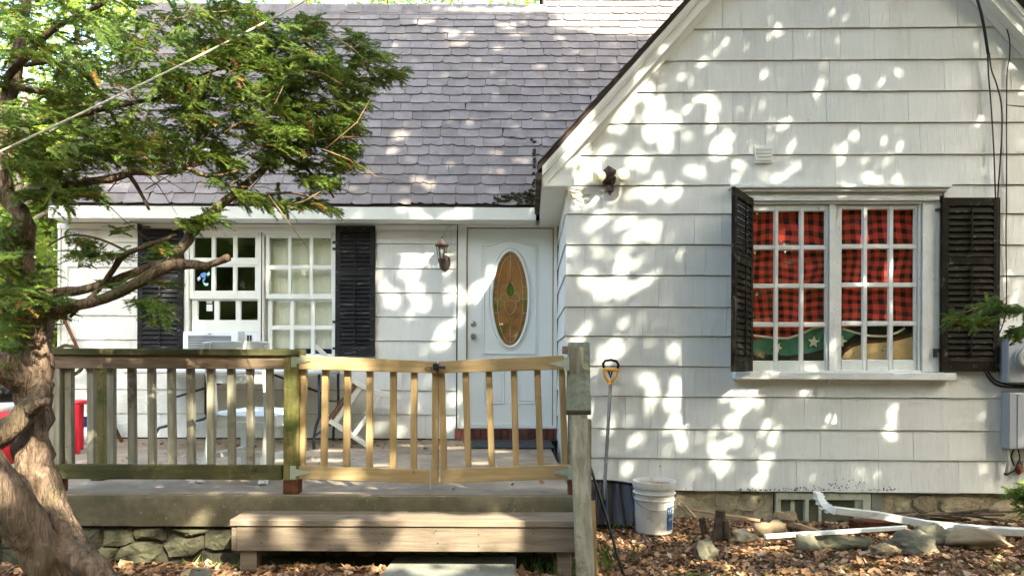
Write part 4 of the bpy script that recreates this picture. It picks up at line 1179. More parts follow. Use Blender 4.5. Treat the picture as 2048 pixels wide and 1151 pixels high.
def hinge(px, py, sgn, parent, yy):
    m = MB(); q = pt(px, py, yy)
    m.box(q.x - .016, q.x + .016, yy - .006, yy, q.z - .040, q.z + .040)
    for k in (-1, 0, 1): m.lathe((q.x, yy - .0062, q.z + k * .025), [(.005, 0), (.004, .003)], 8, 'Y')
    P = [(q.x + sgn * .017, q.z + .022), (q.x + sgn * .10, q.z + .004), (q.x + sgn * .10, q.z - .004), (q.x + sgn * .017, q.z - .022)]
    if sgn < 0: P = P[::-1]
    m.prism(P[::-1], yy - .005, yy + .001); return obj('hinge', m, 'zinc', parent)
hinge(588, 720, 1, gA, RYP - .001); hinge(586, 944, 1, gA, RYP - .001); hinge(1141, 944, -1, gB, GYY - .030); hinge(1133, 727, -1, gB, GYY - .030)
q = pt(873, 733, GYY - .045); m = MB(); m.box(q.x - .02, q.x + .015, q.y - .012, q.y + .012, q.z - .02, q.z + .02)
m.tube([(q.x - .0, q.y - .01, q.z), (q.x + .055, q.y - .014, q.z - .005)], .008, 8); m.lathe((q.x, q.y - .012, q.z + .004), [(.012, 0), (.01, .012)], 10, 'Y')
m.tube([(q.x - .05 + .02 * math.cos(t), q.y + .006, q.z - .012 + .012 * math.sin(t)) for t in np.linspace(0, 6.28, 13)], .0022, 5)
obj('latch', m, 'cable', gA, smooth=False)
q = pt(861, 936, GYY - .034); m = MB(); m.tube([(q.x, q.y, q.z + .035), (q.x, q.y, q.z - .125)], .004, 6); obj('drop_bolt', m, 'zinc', gA)

hr = thing('stair_handrail', 'mossy stair handrail with sloping cap board right of the gate', 'handrail', (.42, -3.2, PF))
A, B = ptd(1157, 688, 4.56), ptd(1157, 825, 3.92)
m = MB(); m.beam(B, A, .14, .036, up=(0, 0, 1)); obj('cap_board', m, 'cap_y', hr, bevel=.004)
dn = (A - B).normalized(); up_ = dn.cross(Vector((1, 0, 0))).normalized()
if up_.z < 0: up_ = -up_
m = MB(); m.beam(B - up_ * .065 + Vector((.028, 0, 0)) + dn * .03, A - up_ * .065 + Vector((.028, 0, 0)), .036, .089, up=up_); obj('under_rail', m, 'cap_y', hr, bevel=.003)
# near post
t0, b0 = ptd(1157, 838, 3.96), ptd(1170, 1151, 3.80)
b0 = b0 + (b0 - t0) * .35
m = MB(); m.beam((b0.x, b0.y, b0.z), (t0.x, t0.y, t0.z + .02), .095, .089, up=(0, 1, 0)); obj('post', m, 'oldwood_z', hr, bevel=.004)['label'] = 'split grey post green with moss at its foot'
m = MB(); t1, b1_ = ptd(1178, 838, 4.02), ptd(1178, 985, 4.05)
m.beam(b1_, t1, .022, .06, up=(0, 1, 0)); obj('side_strip', m, 'oldwood_z', hr, bevel=.002)
# far post carrying the gate
a = pt(1139, 700, RYP); m = MB(); m.box(a.x, a.x + .085, RYP + .02, RYP + .109, PF + .09, a.z + .02); obj('post', m, 'oldwood_z', hr, bevel=.003)
m = MB(); m.box(a.x - .001, a.x + .086, RYP + .019, RYP + .11, PF + .002, PF + .09); obj('post_foot', m, 'rust', hr, bevel=.003)
m = MB(); q = pt(1134, 700, -2.7); m.beam((q.x - .03, -2.72, q.z), (q.x + .05, -2.74, q.z + .0), .04, .05); obj('top_block', m, 'oldwood_x', hr)
# pale board standing behind the post
m = MB(); a, b_ = ptd(1184, 1000, 4.06), ptd(1191, 1160, 3.98)
m.beam((b_.x, b_.y, -.06), a, .034, .018, up=(0, 1, 0)); solo('pine_lath', m, 'newwood_z', 'pale pine lath standing behind the handrail post', 'board', bevel=.002)

# ================================================================== THINGS ON THE PORCH
# table
tz = pt(430, 742, -.75).z
a = pt(232, 742, -1.0); b_ = pt(645, 742, -1.0)
tb_ = thing('folding_table', 'white folding table with dark steel legs against the porch wall', 'table', ((a.x + b_.x) / 2, -.75, PF))
m = MB(); m.box(a.x, b_.x, -.90, -.06, tz - .022, tz + .022); obj('tabletop', m, 'whiteplastic', tb_, bevel=.012)
def P3(px, py, y): return pt(px, py, y)
for y in (-.84, -.14):
    m = MB(); sc = (y + 7.25) / (7.25 - 1.02)
    lx = P3(325, 745, -1.02).x; rx = P3(627, 745, -1.02).x
    m.tube([(lx, y, tz - .02), (lx, y, PF + .28), (lx + .015, y, PF + .24), (lx - .02, y, PF + .215), (lx - .12, y, PF + .19), (lx - .17, y, PF + .11), (lx - .185, y, PF + .004)], .014, 8); obj('leg', m, 'steel', tb_, smooth=True)
    m = MB(); m.tube([(rx, y, tz - .02), (rx + .005, y, PF + .30), (rx - .03, y, PF + .20), (rx - .045, y, PF + .10), (rx - .045, y, PF + .004)], .014, 8); obj('leg', m, 'steel', tb_, smooth=True)
m = MB(); p = P3(283, 893, -1.02)
m.tube([(lx - .15, -.60, PF + .44), (lx + .62, -.60, tz - .03)], .011, 8); obj('brace', m, 'steel', tb_, smooth=True)
m = MB(); m.tube([(rx + .02, -.60, PF + .48), (rx - .5, -.60, tz - .03)], .011, 8); m.tube([(rx, -.84, PF + .45), (rx + .02, -.14, PF + .40)], .010, 8); obj('brace', m, 'steel', tb_, smooth=True)
m = MB(); m.tube([(rx - .04, -.84, PF + .12), (rx + .02, -.14, PF + .24)], .010, 8); obj('stretcher', m, 'steel', tb_, smooth=True)

# chair: built upright at the origin, back towards -y (camera side)
def build_chair(Mx, label, group, under=False):
    base = Mx.translation
    t = thing('white_chair', label, 'chair', tuple(base), group=group)
    def put(mb, name, mt='whitepaint', bev=.003):
        mb.v = [tuple(Mx @ Vector(v)) for v in mb.v]; return obj(name, mb, mt, t, bevel=bev)
    W, D_, SH_ = .40, .42, .42
    for sx in (-1, 1):
        m = MB(); x = sx * W / 2
        Q = [(x * 1.10, -D_ / 2 - .12, 0), (x * 1.02, -D_ / 2 - .04, .18), (x, -D_ / 2, .40), (x, -D_ / 2 - .02, .62), (x * 1.0, -D_ / 2 - .07, .92)]
        for p, q in zip(Q[:-1], Q[1:]): m.beam(p, Vector(q) + (Vector(q) - Vector(p)).normalized() * .006, .052, .042, up=(0, 1, 0))
        put(m, 'back_leg')
        m = MB(); m.beam((x, D_ / 2, 0), (x, D_ / 2, SH_), .05, .045, up=(0, 1, 0)); put(m, 'front_leg')
        m = MB(); m.beam((x * 1.03, -D_ / 2 - .04, .16), (x, D_ / 2, .16), .03, .04); put(m, 'stretcher')
        m = MB(); m.beam((x * .98, -D_ / 2, .37), (x * .98, D_ / 2, .37), .022, .05); put(m, 'apron')
    for z, y in ((.90, -.065), (.79, -.055), (.68, -.035)):
        m = MB(); m.beam((-W / 2 + .018, -D_ / 2 + y + .005, z), (W / 2 - .018, -D_ / 2 + y + .005, z), .022, .062); put(m, 'back_slat')
    for yy in (-1, 1):
        m = MB(); m.beam((-W / 2, yy * D_ / 2, .37), (W / 2, yy * D_ / 2, .37), .022, .05); put(m, 'apron')
    m = MB(); m.beam((-W / 2, 0, .15), (W / 2, 0, .15), .03, .04); put(m, 'stretcher')
    m = MB(); m.box(-W / 2 - .02, W / 2 + .02, -D_ / 2 + .02, D_ / 2 + .03, SH_ - .02, SH_ + .012); put(m, 'seat', 'underwood' if under else 'whitepaint', .008)
    if not under:
        m = MB()
        vs = []; n = 10
        for j in range(n + 1):
            for i in range(n + 1):
                u_, v_ = i / n * 2 - 1, j / n * 2 - 1
                h_ = .04 * (1 - u_ ** 4) * (1 - v_ ** 4) + .012 * noise.noise(Vector((u_ * 2, v_ * 2, 5)))
                vs.append((u_ * (W / 2 + .045), v_ * (D_ / 2 + .02) + .02, SH_ + .013 + max(0, h_)))
        m.add(vs, [(j * (n + 1) + i, j * (n + 1) + i + 1, (j + 1) * (n + 1) + i + 1, (j + 1) * (n + 1) + i) for j in range(n) for i in range(n)])
        m.box(-W / 2 - .045, W / 2 + .045, -D_ / 2 + .0, D_ / 2 + .04, SH_ - .055, SH_ + .013)
        put(m, 'cushion', 'whitepaint', 0)
    return t
c0 = pt(478, 972, -2.60)
build_chair(Matrix.Translation((ptd(483, 972, 4.62).x, -2.36, PF + .002)) @ Matrix.Rotation(R(-8), 4, 'Z'), 'white wooden chair standing with its back to the railing', 'white chairs on the porch')
Rm = Matrix(((0, -.57, -.82), (1, 0, 0), (0, -.82, .57)))
Rm = Matrix.Rotation(R(14), 3, 'Z') @ Rm
c1_ = pz(735, 895, PF) - Rm @ Vector((-.2, .21, 0))
Mx = Matrix.Translation(c1_) @ Rm.to_4x4()
ch = build_chair(Mx, 'white wooden chair tipped over under the end of the table', 'white chairs on the porch', True)
# rest the tipped chair on the floor
zs_ = [ (v.co.z + ch.location.z) for c in ch.children for v in c.data.vertices]
ch.location.z += PF + .003 - min(zs_)

# red plastic stool, bottle, sack, blanket heap at the left end of the porch
a = pt(119, 910, -1.25); b_ = pt(158, 802, -1.25)
rd = thing('red_stool', 'red plastic stool between the railing and the white wall', 'stool', ((a.x + b_.x) / 2, -1.1, PF))
x0, x1, zt = a.x - .03, b_.x, b_.z
m = MB(); m.box(x0, x1, -1.25, -.92, zt - .03, zt); obj('seat', m, 'red', rd, bevel=.012)
m = MB(); m.prism([(x0 + .03, zt - .03), (x1 - .04, zt - .03), (x1 - .10, zt - .16), (x0 + .05, zt - .10)][::-1], -1.235, -1.215); obj('front_panel', m, 'red', rd, bevel=.004)
for xx in (x0 + .022, x1 - .022):
    for yy in (-1.235, -.94):
        m = MB(); m.beam((xx, yy, PF + .003), (xx, yy, zt - .03), .042, .030, up=(0, 1, 0)); obj('leg', m, 'red', rd, bevel=.006)
q = pt(120, 897, -1.35)
bt = thing('detergent_jug', 'white and blue jug beside the red stool', 'jug', (q.x, q.y, PF))
m = MB(); m.lathe((q.x, q.y, PF + .003), [(.07, 0), (.078, .01), (.078, .15)], 20); obj('blue_base', m, 'blue', bt, smooth=True)
m = MB(); m.lathe((q.x, q.y, PF + .003), [(.0775, .151), (.075, .22), (.05, .29), (.025, .31), (.025, .33)], 20); obj('body', m, 'whiteplastic', bt, smooth=True)
m = MB(); m.lathe((q.x, q.y, PF + .334), [(.03, 0), (.03, .03)], 16); obj('cap', m, 'blue', bt)
# sack
sk = thing('plastic_sack', 'slumped white and navy plastic sack against the porch wall', 'sack', (pt(180, 890, -.45).x, -.45, PF))
sc_ = pt(181, 850, -.42)
m = MB(); m.blob((sc_.x, -.30, PF + .15), (.17, .12, .19), seed=4, rough=.35, sub=3, flat=.8); m.blob((sc_.x + .02, -.44, PF + .075), (.15, .10, .085), seed=9, rough=.3, sub=3, flat=.85)
obj('bag', m, 'sackwhite', sk, smooth=True)
m = MB(); P = [(sc_.x + u_ * .10 + .03, PF + .19 + v_ * .07) for u_, v_ in ((-1, -.9), (1, -1), (1.1, .95), (-.9, 1))]; m.prism(P, -.452, -.425); o = obj('printed_panel', m, 'navy', sk)
m = MB(); P = [(sc_.x - .075 + .045 * math.cos(t), PF + .18 + .075 * math.sin(t)) for t in np.linspace(.6, 4.9, 10)]; m.prism(P, -.458, -.4535); obj('green_print', m, 'greenprint', sk)
def text(body, size, mt, loc, parent=None, rot=(R(90), 0, 0), ext=.001, sx=1.0, name='lettering'):
    cu = bpy.data.curves.new(name, 'FONT'); cu.body = body; cu.size = size; cu.extrude = ext; cu.align_x = 'CENTER'; cu.align_y = 'CENTER'
    cu.materials.append(M[mt]); cu.resolution_u = 2
    tmp = bpy.data.objects.new(name, cu); COL.objects.link(tmp); dg = bpy.context.evaluated_depsgraph_get()
    me = bpy.data.meshes.new_from_object(tmp.evaluated_get(dg)); bpy.data.objects.remove(tmp); me.name = name
    o = bpy.data.objects.new(name, me); COL.objects.link(o); o.rotation_euler = rot; o.scale = (sx, 1, 1)
    if parent is not None:
        o.parent = parent; o.location = Vector(loc) - Vector(parent['_o'])
    else: o.location = loc
    return o
text('ara', .085, 'whiteplastic', (sc_.x + .06, -.4535, PF + .185), sk)

# poles and hose at the left
m = MB(); a, b_ = pt(120, 632, -.10), pt(243, 882, -.45); m.tube([(a.x, -.06, a.z), (b_.x, b_.y, PF + .02)], .016, 8)
solo('wooden_pole', m, 'rust', 'brown pole leaning against the left end of the porch wall', 'pole', smooth=True)
m = MB(); a = pt(97, 648, -.10); m.beam((a.x - .05, -.08, a.z), (a.x + .13, -.08, a.z), .02, .015); q = pt(108, 655, -.05); m.box(q.x - .02, q.x + .02, -.09, -.03, q.z - .03, q.z + .0)
solo('wall_bracket', m, 'cable', 'dark metal bracket on the left corner of the porch wall', 'bracket')
m = MB(); P = []
cq = pt(128, 712, -.20)
for k in range(130):
    t = k / 130 * 2 * math.pi * 4; r = .15 + .012 * math.sin(k * .7)
    P.append((cq.x + r * math.cos(t), -.12 - .02 * (k / 130) - .02 * math.sin(t), cq.z - .04 + r * 1.0 * math.sin(t)))
m.tube(P, .008, 6)
solo('garden_hose', m, 'mosswood_x', 'coiled green garden hose hung by the left corner', 'hose', smooth=True)

# doormat
a, b_ = pz(938, 897, PF), pz(1128, 897, PF)
m = MB(); m.box(a.x, .40, a.y, -.10, PF + .004, PF + .018); solo('doormat', m, 'mat', 'black rubber mat below the brick door step', 'doormat', bevel=.003)

# air conditioner
a = hconv(381, 713); b_ = hconv(485, 664)
ac = thing('air_conditioner', 'white window air conditioner below the left sash', 'air conditioner', ((a[0] + b_[0]) / 2, -.2, a[1]))
x0, x1, z0, z1 = a[0], b_[0] + .02, HW[2] + .01, b_[1]
m = MB(); yf = -.17
m.box(x0, x1, yf + .012, .05, z0, z1)
for r in minus((x0, x1, z0 - .04, z1), [(x0 + .05, x1 - .07, z0 - .03, z1 - .045)]): m.box(r[0], r[1], yf, yf + .011, r[2], r[3])
obj('casing', m, 'whiteplastic', ac, bevel=.003)
m = MB(); m.box(x0 + .05, x1 - .07, yf + .0105, yf + .0115, z0, z1 - .045); obj('coil', m, 'dark', ac)
k = z1 - .055
while k > z0: 
    m = MB(); m.box(x0 + .05, x1 - .07, yf + .002, yf + .009, k - .008, k); obj('fin', m, 'greymetal', ac); k -= .0165
m = MB(); m.box((x0 + x1) / 2 - .05, (x0 + x1) / 2 + .04, yf - .006, yf - .001, z1 - .04, z1 - .012); obj('badge', m, 'whiteplastic', ac, bevel=.004)
text('COOL', .014, 'cable', ((x0 + x1) / 2 - .005, yf - .0072, z1 - .026), ac) if False else None
m = MB(); m.box((x0 + x1) / 2 - .022, (x0 + x1) / 2 + .012, yf - .0075, yf - .0065, z1 - .030, z1 - .022); obj('badge_print', m, 'blue', ac)
m = MB(); x = x1 + .004
for k in range(2): m.box(x + .03 + k * .028, x + .048 + k * .028, -.02, -.016, z0, z1 - .03)
obj('side_vent', m, 'cable', ac)
m = MB(); m.box(x1 + .003, hconv(518, 700)[0], -.012, .03, z0, z1 + .004); obj('filler_panel', m, 'whiteplastic', ac)

# wall lantern
q = pt(883, 500, -.16); cx_, cy_, cz_ = q.x, -.13, q.z
ln = thing('wall_lantern', 'small bronze carriage lantern on the wall left of the door', 'wall lamp', (cx_, -.03, cz_ - .1))
m = MB(); m.lathe((cx_, cy_, cz_ + .045), [(.070, 0), (.074, .006), (.060, .022), (.045, .042), (.022, .056), (.012, .068), (.010, .085), (.004, .10)], 8); obj('lamp_cap', m, 'bronze', ln)
m = MB(); m.lathe((cx_, cy_, cz_ - .085), [(.034, 0), (.055, .128)], 6); obj('lamp_glass', m, 'lampglass', ln)
m = MB()
for k in range(6):
    t = 2 * math.pi * k / 6; m.beam((cx_ + .035 * math.cos(t), cy_ + .035 * math.sin(t), cz_ - .085), (cx_ + .056 * math.cos(t), cy_ + .056 * math.sin(t), cz_ + .045), .006, .006)
obj('lamp_frame', m, 'bronze', ln)
m = MB(); m.lathe((cx_, cy_, cz_ - .075), [(.010, 0), (.010, .04), (.022, .07), (.018, .095), (.006, .11)], 12); obj('bulb', m, 'whiteplastic', ln, smooth=True)
m = MB(); m.lathe((cx_, cy_, cz_ - .17), [(.003, -.02), (.010, 0), (.014, .02), (.022, .035), (.034, .05), (.042, .075), (.040, .085)], 12); obj('lamp_base', m, 'bronze', ln, smooth=True)
m = MB(); m.tube([(cx_, cy_, cz_ - .14), (cx_ + .02, cy_ + .05, cz_ - .16), (cx_ + .02, -.035, cz_ - .13)], .010, 8); m.lathe((cx_ + .02, -.018, cz_ - .11), [(.06, 0), (.055, .012), (.03, .022)], 16, 'Y', sy=1.4); obj('bracket', m, 'bronze', ln, smooth=True)
m = MB(); a = pt(885, 470, -.05); b_ = pt(905, 446, -.05); m.tube([(a.x, -.04, a.z), ((a.x + b_.x) / 2, -.045, (a.z + b_.z) / 2 + .012), (b_.x, -.04, b_.z)], .004, 5)
solo('lamp_cable', m, 'greycable', 'thin white cable running up from the carriage lantern', 'cable')

# floodlight on the gable wall
q = pw(1220, 352, .12)
fl = thing('floodlight', 'bronze motion floodlight with two ivory heads on the gable wall', 'floodlight', (q.x, GY - .03, q.z - .06)); WING.append(fl)
m = MB(); m.lathe((q.x, GY - .02, q.z - .01), [(.055, 0), (.055, .02), (.045, .03)], 20, 'Y'); obj('mount_plate', m, 'bronze', fl)
m = MB(); m.tube([(q.x - .045, GY - .06, q.z - .02), (q.x - .03, GY - .085, q.z + .02), (q.x + .0, GY - .10, q.z + .045), (q.x + .045, GY - .09, q.z + .04)], [.03, .042, .046, .02], 12); m.tube([(q.x, GY - .03, q.z - .01), (q.x, GY - .11, q.z)], .028, 10); obj('hood', m, 'bronze', fl, smooth=True)
m = MB(); m.tube([(q.x + .02, GY - .09, q.z + .02), (q.x + .022, GY - .10, q.z - .06)], .006, 6); m.box(q.x - .025, q.x + .03, GY - .13, GY - .07, q.z - .12, q.z - .075); m.tube([(q.x, GY - .10, q.z - .12), (q.x + .004, GY - .10, q.z - .145)], .014, 8); obj('sensor', m, 'bronze', fl, bevel=.003)
def head(dx, dz, aim, name='lamp_head'):
    aim = Vector(aim).normalized(); c = Vector((q.x + dx, GY - .13, q.z + dz)); qt = Vector((0, 0, 1)).rotation_difference(aim)
    m = MB(); m.lathe((0, 0, 0), [(.012, -.09), (.026, -.08), (.050, -.03), (.058, 0), (.055, .006)], 20); m.v = [tuple(c + qt @ Vector(v)) for v in m.v]; h_ = obj(name, m, 'ivory', fl, smooth=True)
    m = MB(); m.lathe((0, 0, .0065), [(.054, 0), (.038, .009), (.01, .013)], 20); m.v = [tuple(c + qt @ Vector(v)) for v in m.v]; obj('lens', m, 'ivory', h_, smooth=True)
    m = MB(); m.tube([c - aim * .08, Vector((q.x + dx * .25, GY - .08, q.z + .0))], .011, 8); obj('knuckle', m, 'bronze', fl)
head(-.105, -.01, (-.85, -.45, -.35)); head(.10, .005, (.12, -.98, .10))
m = MB()
L = [[(1133, 374), (1150, 373), (1185, 373), (1205, 378), (1215, 386)], [(1137, 380), (1150, 388), (1165, 390), (1180, 388)], [(1140, 384), (1146, 400), (1152, 415), (1162, 412), (1172, 404), (1180, 392)],
     [(1136, 376), (1145, 395), (1160, 402), (1175, 396)], [(1133, 374), (1155, 378), (1190, 376), (1212, 384)]]
for k, Lk in enumerate(L):
    P = []
    Lp = [pw(x, y, .03 + .02 * math.sin(k + i * 1.3)) for i, (x, y) in enumerate(Lk)]
    for i in range(len(Lp) - 1):
        for u_ in (0, .5): P.append(Lp[i].lerp(Lp[i + 1], u_))
    P.append(Lp[-1]); m.tube(P, .0035, 5)
o = solo('loose_wiring', m, 'greycable', 'tangle of loose pale wires left of the bronze floodlight', 'wiring', smooth=True); WING.append(o)

# utility cables, meter, boxes at the right
def cable(name, px, label, r=.005, out=.03, mt='cable'):
    P = [pw(x, y, out) for x, y in px]; Q = []
    for i in range(len(P) - 1):
        p0, p1, p2, p3 = P[max(i - 1, 0)], P[i], P[i + 1], P[min(i + 2, len(P) - 1)]
        for u_ in (0, .25, .5, .75):
            Q.append(.5 * ((2 * p1) + (-p0 + p2) * u_ + (2 * p0 - 5 * p1 + 4 * p2 - p3) * u_ ** 2 + (-p0 + 3 * p1 - 3 * p2 + p3) * u_ ** 3))
    Q.append(P[-1]); m = MB(); m.tube(Q, r, 6); o = solo(name, m, mt, label, 'cable', smooth=True); WING.append(o)
cable('utility_cable', [(1975, 105), (1977, 150), (1980, 185), (1984, 240), (1988, 310), (1990, 372), (1992, 430), (1990, 560), (1985, 700), (1984, 745)], 'leftmost of the three black cables hanging down the gable wall', .006, .05)
cable('utility_cable', [(1978, 105), (1983, 140), (1992, 165), (2002, 205), (2004, 260), (2000, 330), (1996, 385), (1995, 440), (1993, 600), (1990, 745)], 'middle black cable bowing out down the gable wall', .006, .06)
cable('utility_cable', [(2011, 50), (2019, 80), (2019, 115), (2014, 150), (2013, 250), (2013, 360), (2012, 480), (2013, 600), (2008, 640), (1998, 668)], 'rightmost thin black cable ending at the meter', .005, .03)
m = MB(); P = [pw(1952, -30, .17), pw(1955, 0, .17), pw(1962, 25, .17), pw(1968, 55, .13), pw(1972, 80, .09), pw(1976, 108, .055)]; m.tube(P, .011, 8)
o = solo('service_drop_cable', m, 'cable', 'thick black service cable coming off the rake board', 'cable', smooth=True); WING.append(o)
cable('meter_cable', [(1970, 742), (1978, 755), (1990, 767), (2010, 773), (2040, 774), (2080, 774)], 'thick black cable curving under the meter', .010, .06)
cable('meter_cable', [(1976, 742), (1984, 754), (1996, 763), (2015, 768), (2040, 770), (2080, 770)], 'second black cable tucked between the meter and the lower box', .008, .04)
a = wrect(1994, 2110, 674, 764)
mt_ = thing('electric_meter', 'grey electric meter with a round glass dial right of the shutter', 'electric meter', ((a[0] + a[1]) / 2, GY - .08, a[2])); WING.append(mt_)
m = MB(); m.box(a[0], a[1], GY - .13, GY - .018, a[2], a[3]); obj('meter_base', m, 'greymetal', mt_, bevel=.006)
q = pw(2052, 716, .13); m = MB(); m.lathe((q.x, GY - .13, q.z), [(.095, 0), (.098, .02), (.090, .022)], 28, 'Y'); obj('meter_ring', m, 'greymetal', mt_, smooth=False)
m = MB(); m.lathe((q.x, GY - .152, q.z), [(.088, 0), (.088, .06), (.078, .085), (.04, .095)], 28, 'Y'); obj('meter_glass', m, 'lampglass', mt_, smooth=True)
m = MB(); m.lathe((q.x, GY - .153, q.z), [(.080, 0), (.078, .03)], 24, 'Y'); m.box(q.x - .05, q.x + .05, GY - .19, GY - .184, q.z, q.z + .03); obj('dial', m, 'whiteplastic', mt_)
a = wrect(1998, 2110, 784, 894)
bx_ = thing('electrical_box', 'grey metal electrical box below the meter', 'electrical box', ((a[0] + a[1]) / 2, GY - .08, a[2])); WING.append(bx_)
m = MB(); m.box(a[0], a[1], GY - .12, GY - .018, a[2], a[3]); obj('box_body', m, 'greymetal', bx_, bevel=.005)
m = MB(); m.box(a[0] + .06, a[1] - .005, GY - .126, GY - .121, a[2] + .01, a[3] - .012); obj('lid', m, 'greymetal', bx_, bevel=.003)
m = MB()
m.tube([pw(2016, 895, .06), pw(2017, 925, .06), pw(2012, 945, .05)], .011, 8); obj('conduit', m, 'greycable', bx_, smooth=True)
m = MB(); m.tube([pw(2028, 896, .05), pw(2022, 912, .05), pw(2028, 930, .04)], .006, 6); m.tube([pw(2036, 896, .05), pw(2040, 915, .05), pw(2030, 940, .04), pw(2012, 948, .04)], .006, 6); m.blob(pw(2012, 947, .05), (.022, .02, .014), 3, sub=1); obj('wire', m, 'cable', bx_, smooth=True)
q = pw(2038, 938, .05); m = MB(); m.blob(q, (.022, .02, .045), 5, sub=2, rough=.2); o = solo('red_valve', m, 'fadedred', 'small faded red valve handle below the electrical box', 'valve', smooth=True); WING.append(o)
m = MB(); p = pw(2046, 930, .04); m.box(p.x - .01, p.x + .05, GY - .05, GY - .02, p.z - .04, p.z + .04); m.tube([pw(2050, 925, .04), pw(2052, 960, .06)], .012, 8); o = solo('faucet', m, 'knob', 'outdoor faucet at the right edge below the box', 'faucet'); WING.append(o)

# ================================================================== THINGS BY THE WALL
# snow shovel
sv = thing('snow_shovel', 'black bladed snow shovel with yellow grip leaning on the wall', 'shovel', tuple(ptd(1225, 1040, 5.2)))
top, bot = ptd(1221, 768, 5.55), ptd(1209, 972, 5.40)
m = MB(); m.tube([top, top.lerp(bot, .5), bot, ptd(1208, 1000, 5.32)], .014, 10); obj('shaft', m, 'shaft', sv, smooth=True)
def gp(px, py): return ptd(px, py, 5.56)
m = MB(); m.tube([gp(1220, 776), gp(1219, 764)], .017, 10); m.tube([gp(1219, 766), gp(1210, 754), gp(1207, 742), gp(1208, 736)], [.013, .010, .009, .010], 8); m.tube([gp(1221, 766), gp(1231, 754), gp(1236, 742), gp(1236, 737)], [.013, .010, .009, .010], 8); m.tube([gp(1207, 738), gp(1237, 740)], .013, 10)
obj('grip_yoke', m, 'yellow', sv, smooth=True)
m = MB(); m.tube([gp(1208, 735), gp(1206, 727), gp(1210, 721), gp(1222, 719), gp(1233, 722), gp(1237, 729), gp(1235, 736)], .011, 8); m.tube([gp(1217, 741), gp(1221, 755), gp(1224, 741)], .009, 6); obj('grip', m, 'blackplastic', sv, smooth=True)
# blade: curved sheet with ribs
nx_, nz_ = 60, 16; vs = []
C = [ptd(1168, 960, 5.46), ptd(1270, 968, 5.46), ptd(1266, 1050, 5.18), ptd(1172, 1050, 5.18)]
for side in (0, .006):
    for j in range(nz_ + 1):
        for i in range(nx_ + 1):
            u_, v_ = i / nx_, j / nz_
            p = C[0].lerp(C[1], u_).lerp(C[3].lerp(C[2], u_), v_)
            bow = .07 * (1 - (2 * u_ - 1) ** 2) * (1 - .5 * v_) + .02 * math.sin(v_ * 3.1)
            rib = .030 * (1 - abs(math.sin((u_ - .5) * 13 * (1.25 - .45 * v_)))) ** 2 * (.3 + .7 * v_)
            vs.append(p + Vector((0, bow - rib + side, 0)))
n1_ = (nx_ + 1) * (nz_ + 1); fs = []
for s_ in (0, 1):
    for j in range(nz_):
        for i in range(nx_):
            a_ = s_ * n1_ + j * (nx_ + 1) + i; f = (a_, a_ + nx_ + 1, a_ + nx_ + 2, a_ + 1); fs.append(f if s_ == 0 else f[::-1])
m = MB(); m.add(vs, fs); m.tube([v + Vector((0, -.004, 0)) for v in vs[:nx_ + 1]], .010, 6)
m.tube([vs[j * (nx_ + 1) + nx_] for j in range(nz_ + 1)], .007, 6)
obj('blade', m, 'blackplastic', sv, smooth=True)
# black rod lying against the wall in front of it
m = MB(); m.tube([ptd(1178, 925, 4.6), ptd(1190, 962, 4.6), ptd(1207, 1015, 4.5), ptd(1228, 1085, 4.35), ptd(1250, 1160, 4.15)], .009, 8)
solo('dark_rod', m, 'blackplastic', 'long thin dark rod slanting down across the black shovel blade', 'rod', smooth=True)

# bucket
q = ptd(1308, 1056, 5.15); q = Vector((q.x, q.y, max(q.z, gz(q.x, q.y)) - .02)); zt = ptd(1308, 960, 5.15).z; H = zt - q.z
bk = thing('paint_bucket', 'scuffed white plastic bucket with a blue label by the shovel', 'bucket', tuple(q))
m = MB()
prof = [(.128, 0), (.133, .006), (.142, H * .62), (.1425, H * .64), (.152, H * .645), (.152, H * .665), (.144, H * .67), (.145, H * .76), (.156, H * .765), (.156, H * .785), (.146, H * .79), (.147, H * .85), (.153, H * .86), (.157, H * .90), (.159, H), (.151, H), (.145, H * .95), (.140, H * .7)]
m.lathe(q, prof, 40); obj('body', m, 'bucket', bk, smooth=False)
m = MB(); n = 24; vs = [(q.x, q.y, q.z + H * .93)]
for k in range(1, 4):
    for i in range(n):
        t = 2 * math.pi * i / n; r = .143 * k / 3; vs.append((q.x + r * math.cos(t), q.y + r * math.sin(t), q.z + H * .93 + .010 * noise.noise(Vector((r * 40 * math.cos(t), r * 40 * math.sin(t), 2)))))
fs = [(0, 1 + i, 1 + (i + 1) % n) for i in range(n)] + [(1 + k * n + i, 1 + (k + 1) * n + i, 1 + (k + 1) * n + (i + 1) % n, 1 + k * n + (i + 1) % n) for k in range(2) for i in range(n)]
m.add(vs, fs); obj('contents', m, mat('dried_paint_skin', (.62, .52, .42), (.20, .12, .07), rough=.8, nscale=9, mix=.9, bump=.4), bk, smooth=True)
m = MB()
for s_ in (-1, 1): m.lathe((q.x + s_ * .157, q.y, q.z + H * .72), [(.016, 0), (.012, .010)], 10, 'X')
P = [(q.x - .158 * math.cos(t), q.y - .165 * math.sin(t), q.z + H * .72 - .09 * math.sin(t)) for t in np.linspace(0, 3.1416, 17)]
m.tube(P, .0025, 5); obj('wire_handle', m, 'shaft', bk)
def curved(parent, c, r0, r1, z0, z1, t0, t1, mt, name, n=10, off=.0012):
    m = MB(); vs = []
    for i in range(n + 1):
        t = t0 + (t1 - t0) * i / n
        for r, z in ((r0 + off, z0), (r1 + off, z1)): vs.append((c.x + r * math.sin(t), c.y - r * math.cos(t), z))
    m.add(vs, [(2 * i, 2 * i + 2, 2 * i + 3, 2 * i + 1) for i in range(n)]); return obj(name, m, mt, parent)
curved(bk, q, .1335, .1405, q.z + .03, q.z + H * .54, R(29), R(60), 'blue', 'label_print', off=.0015)
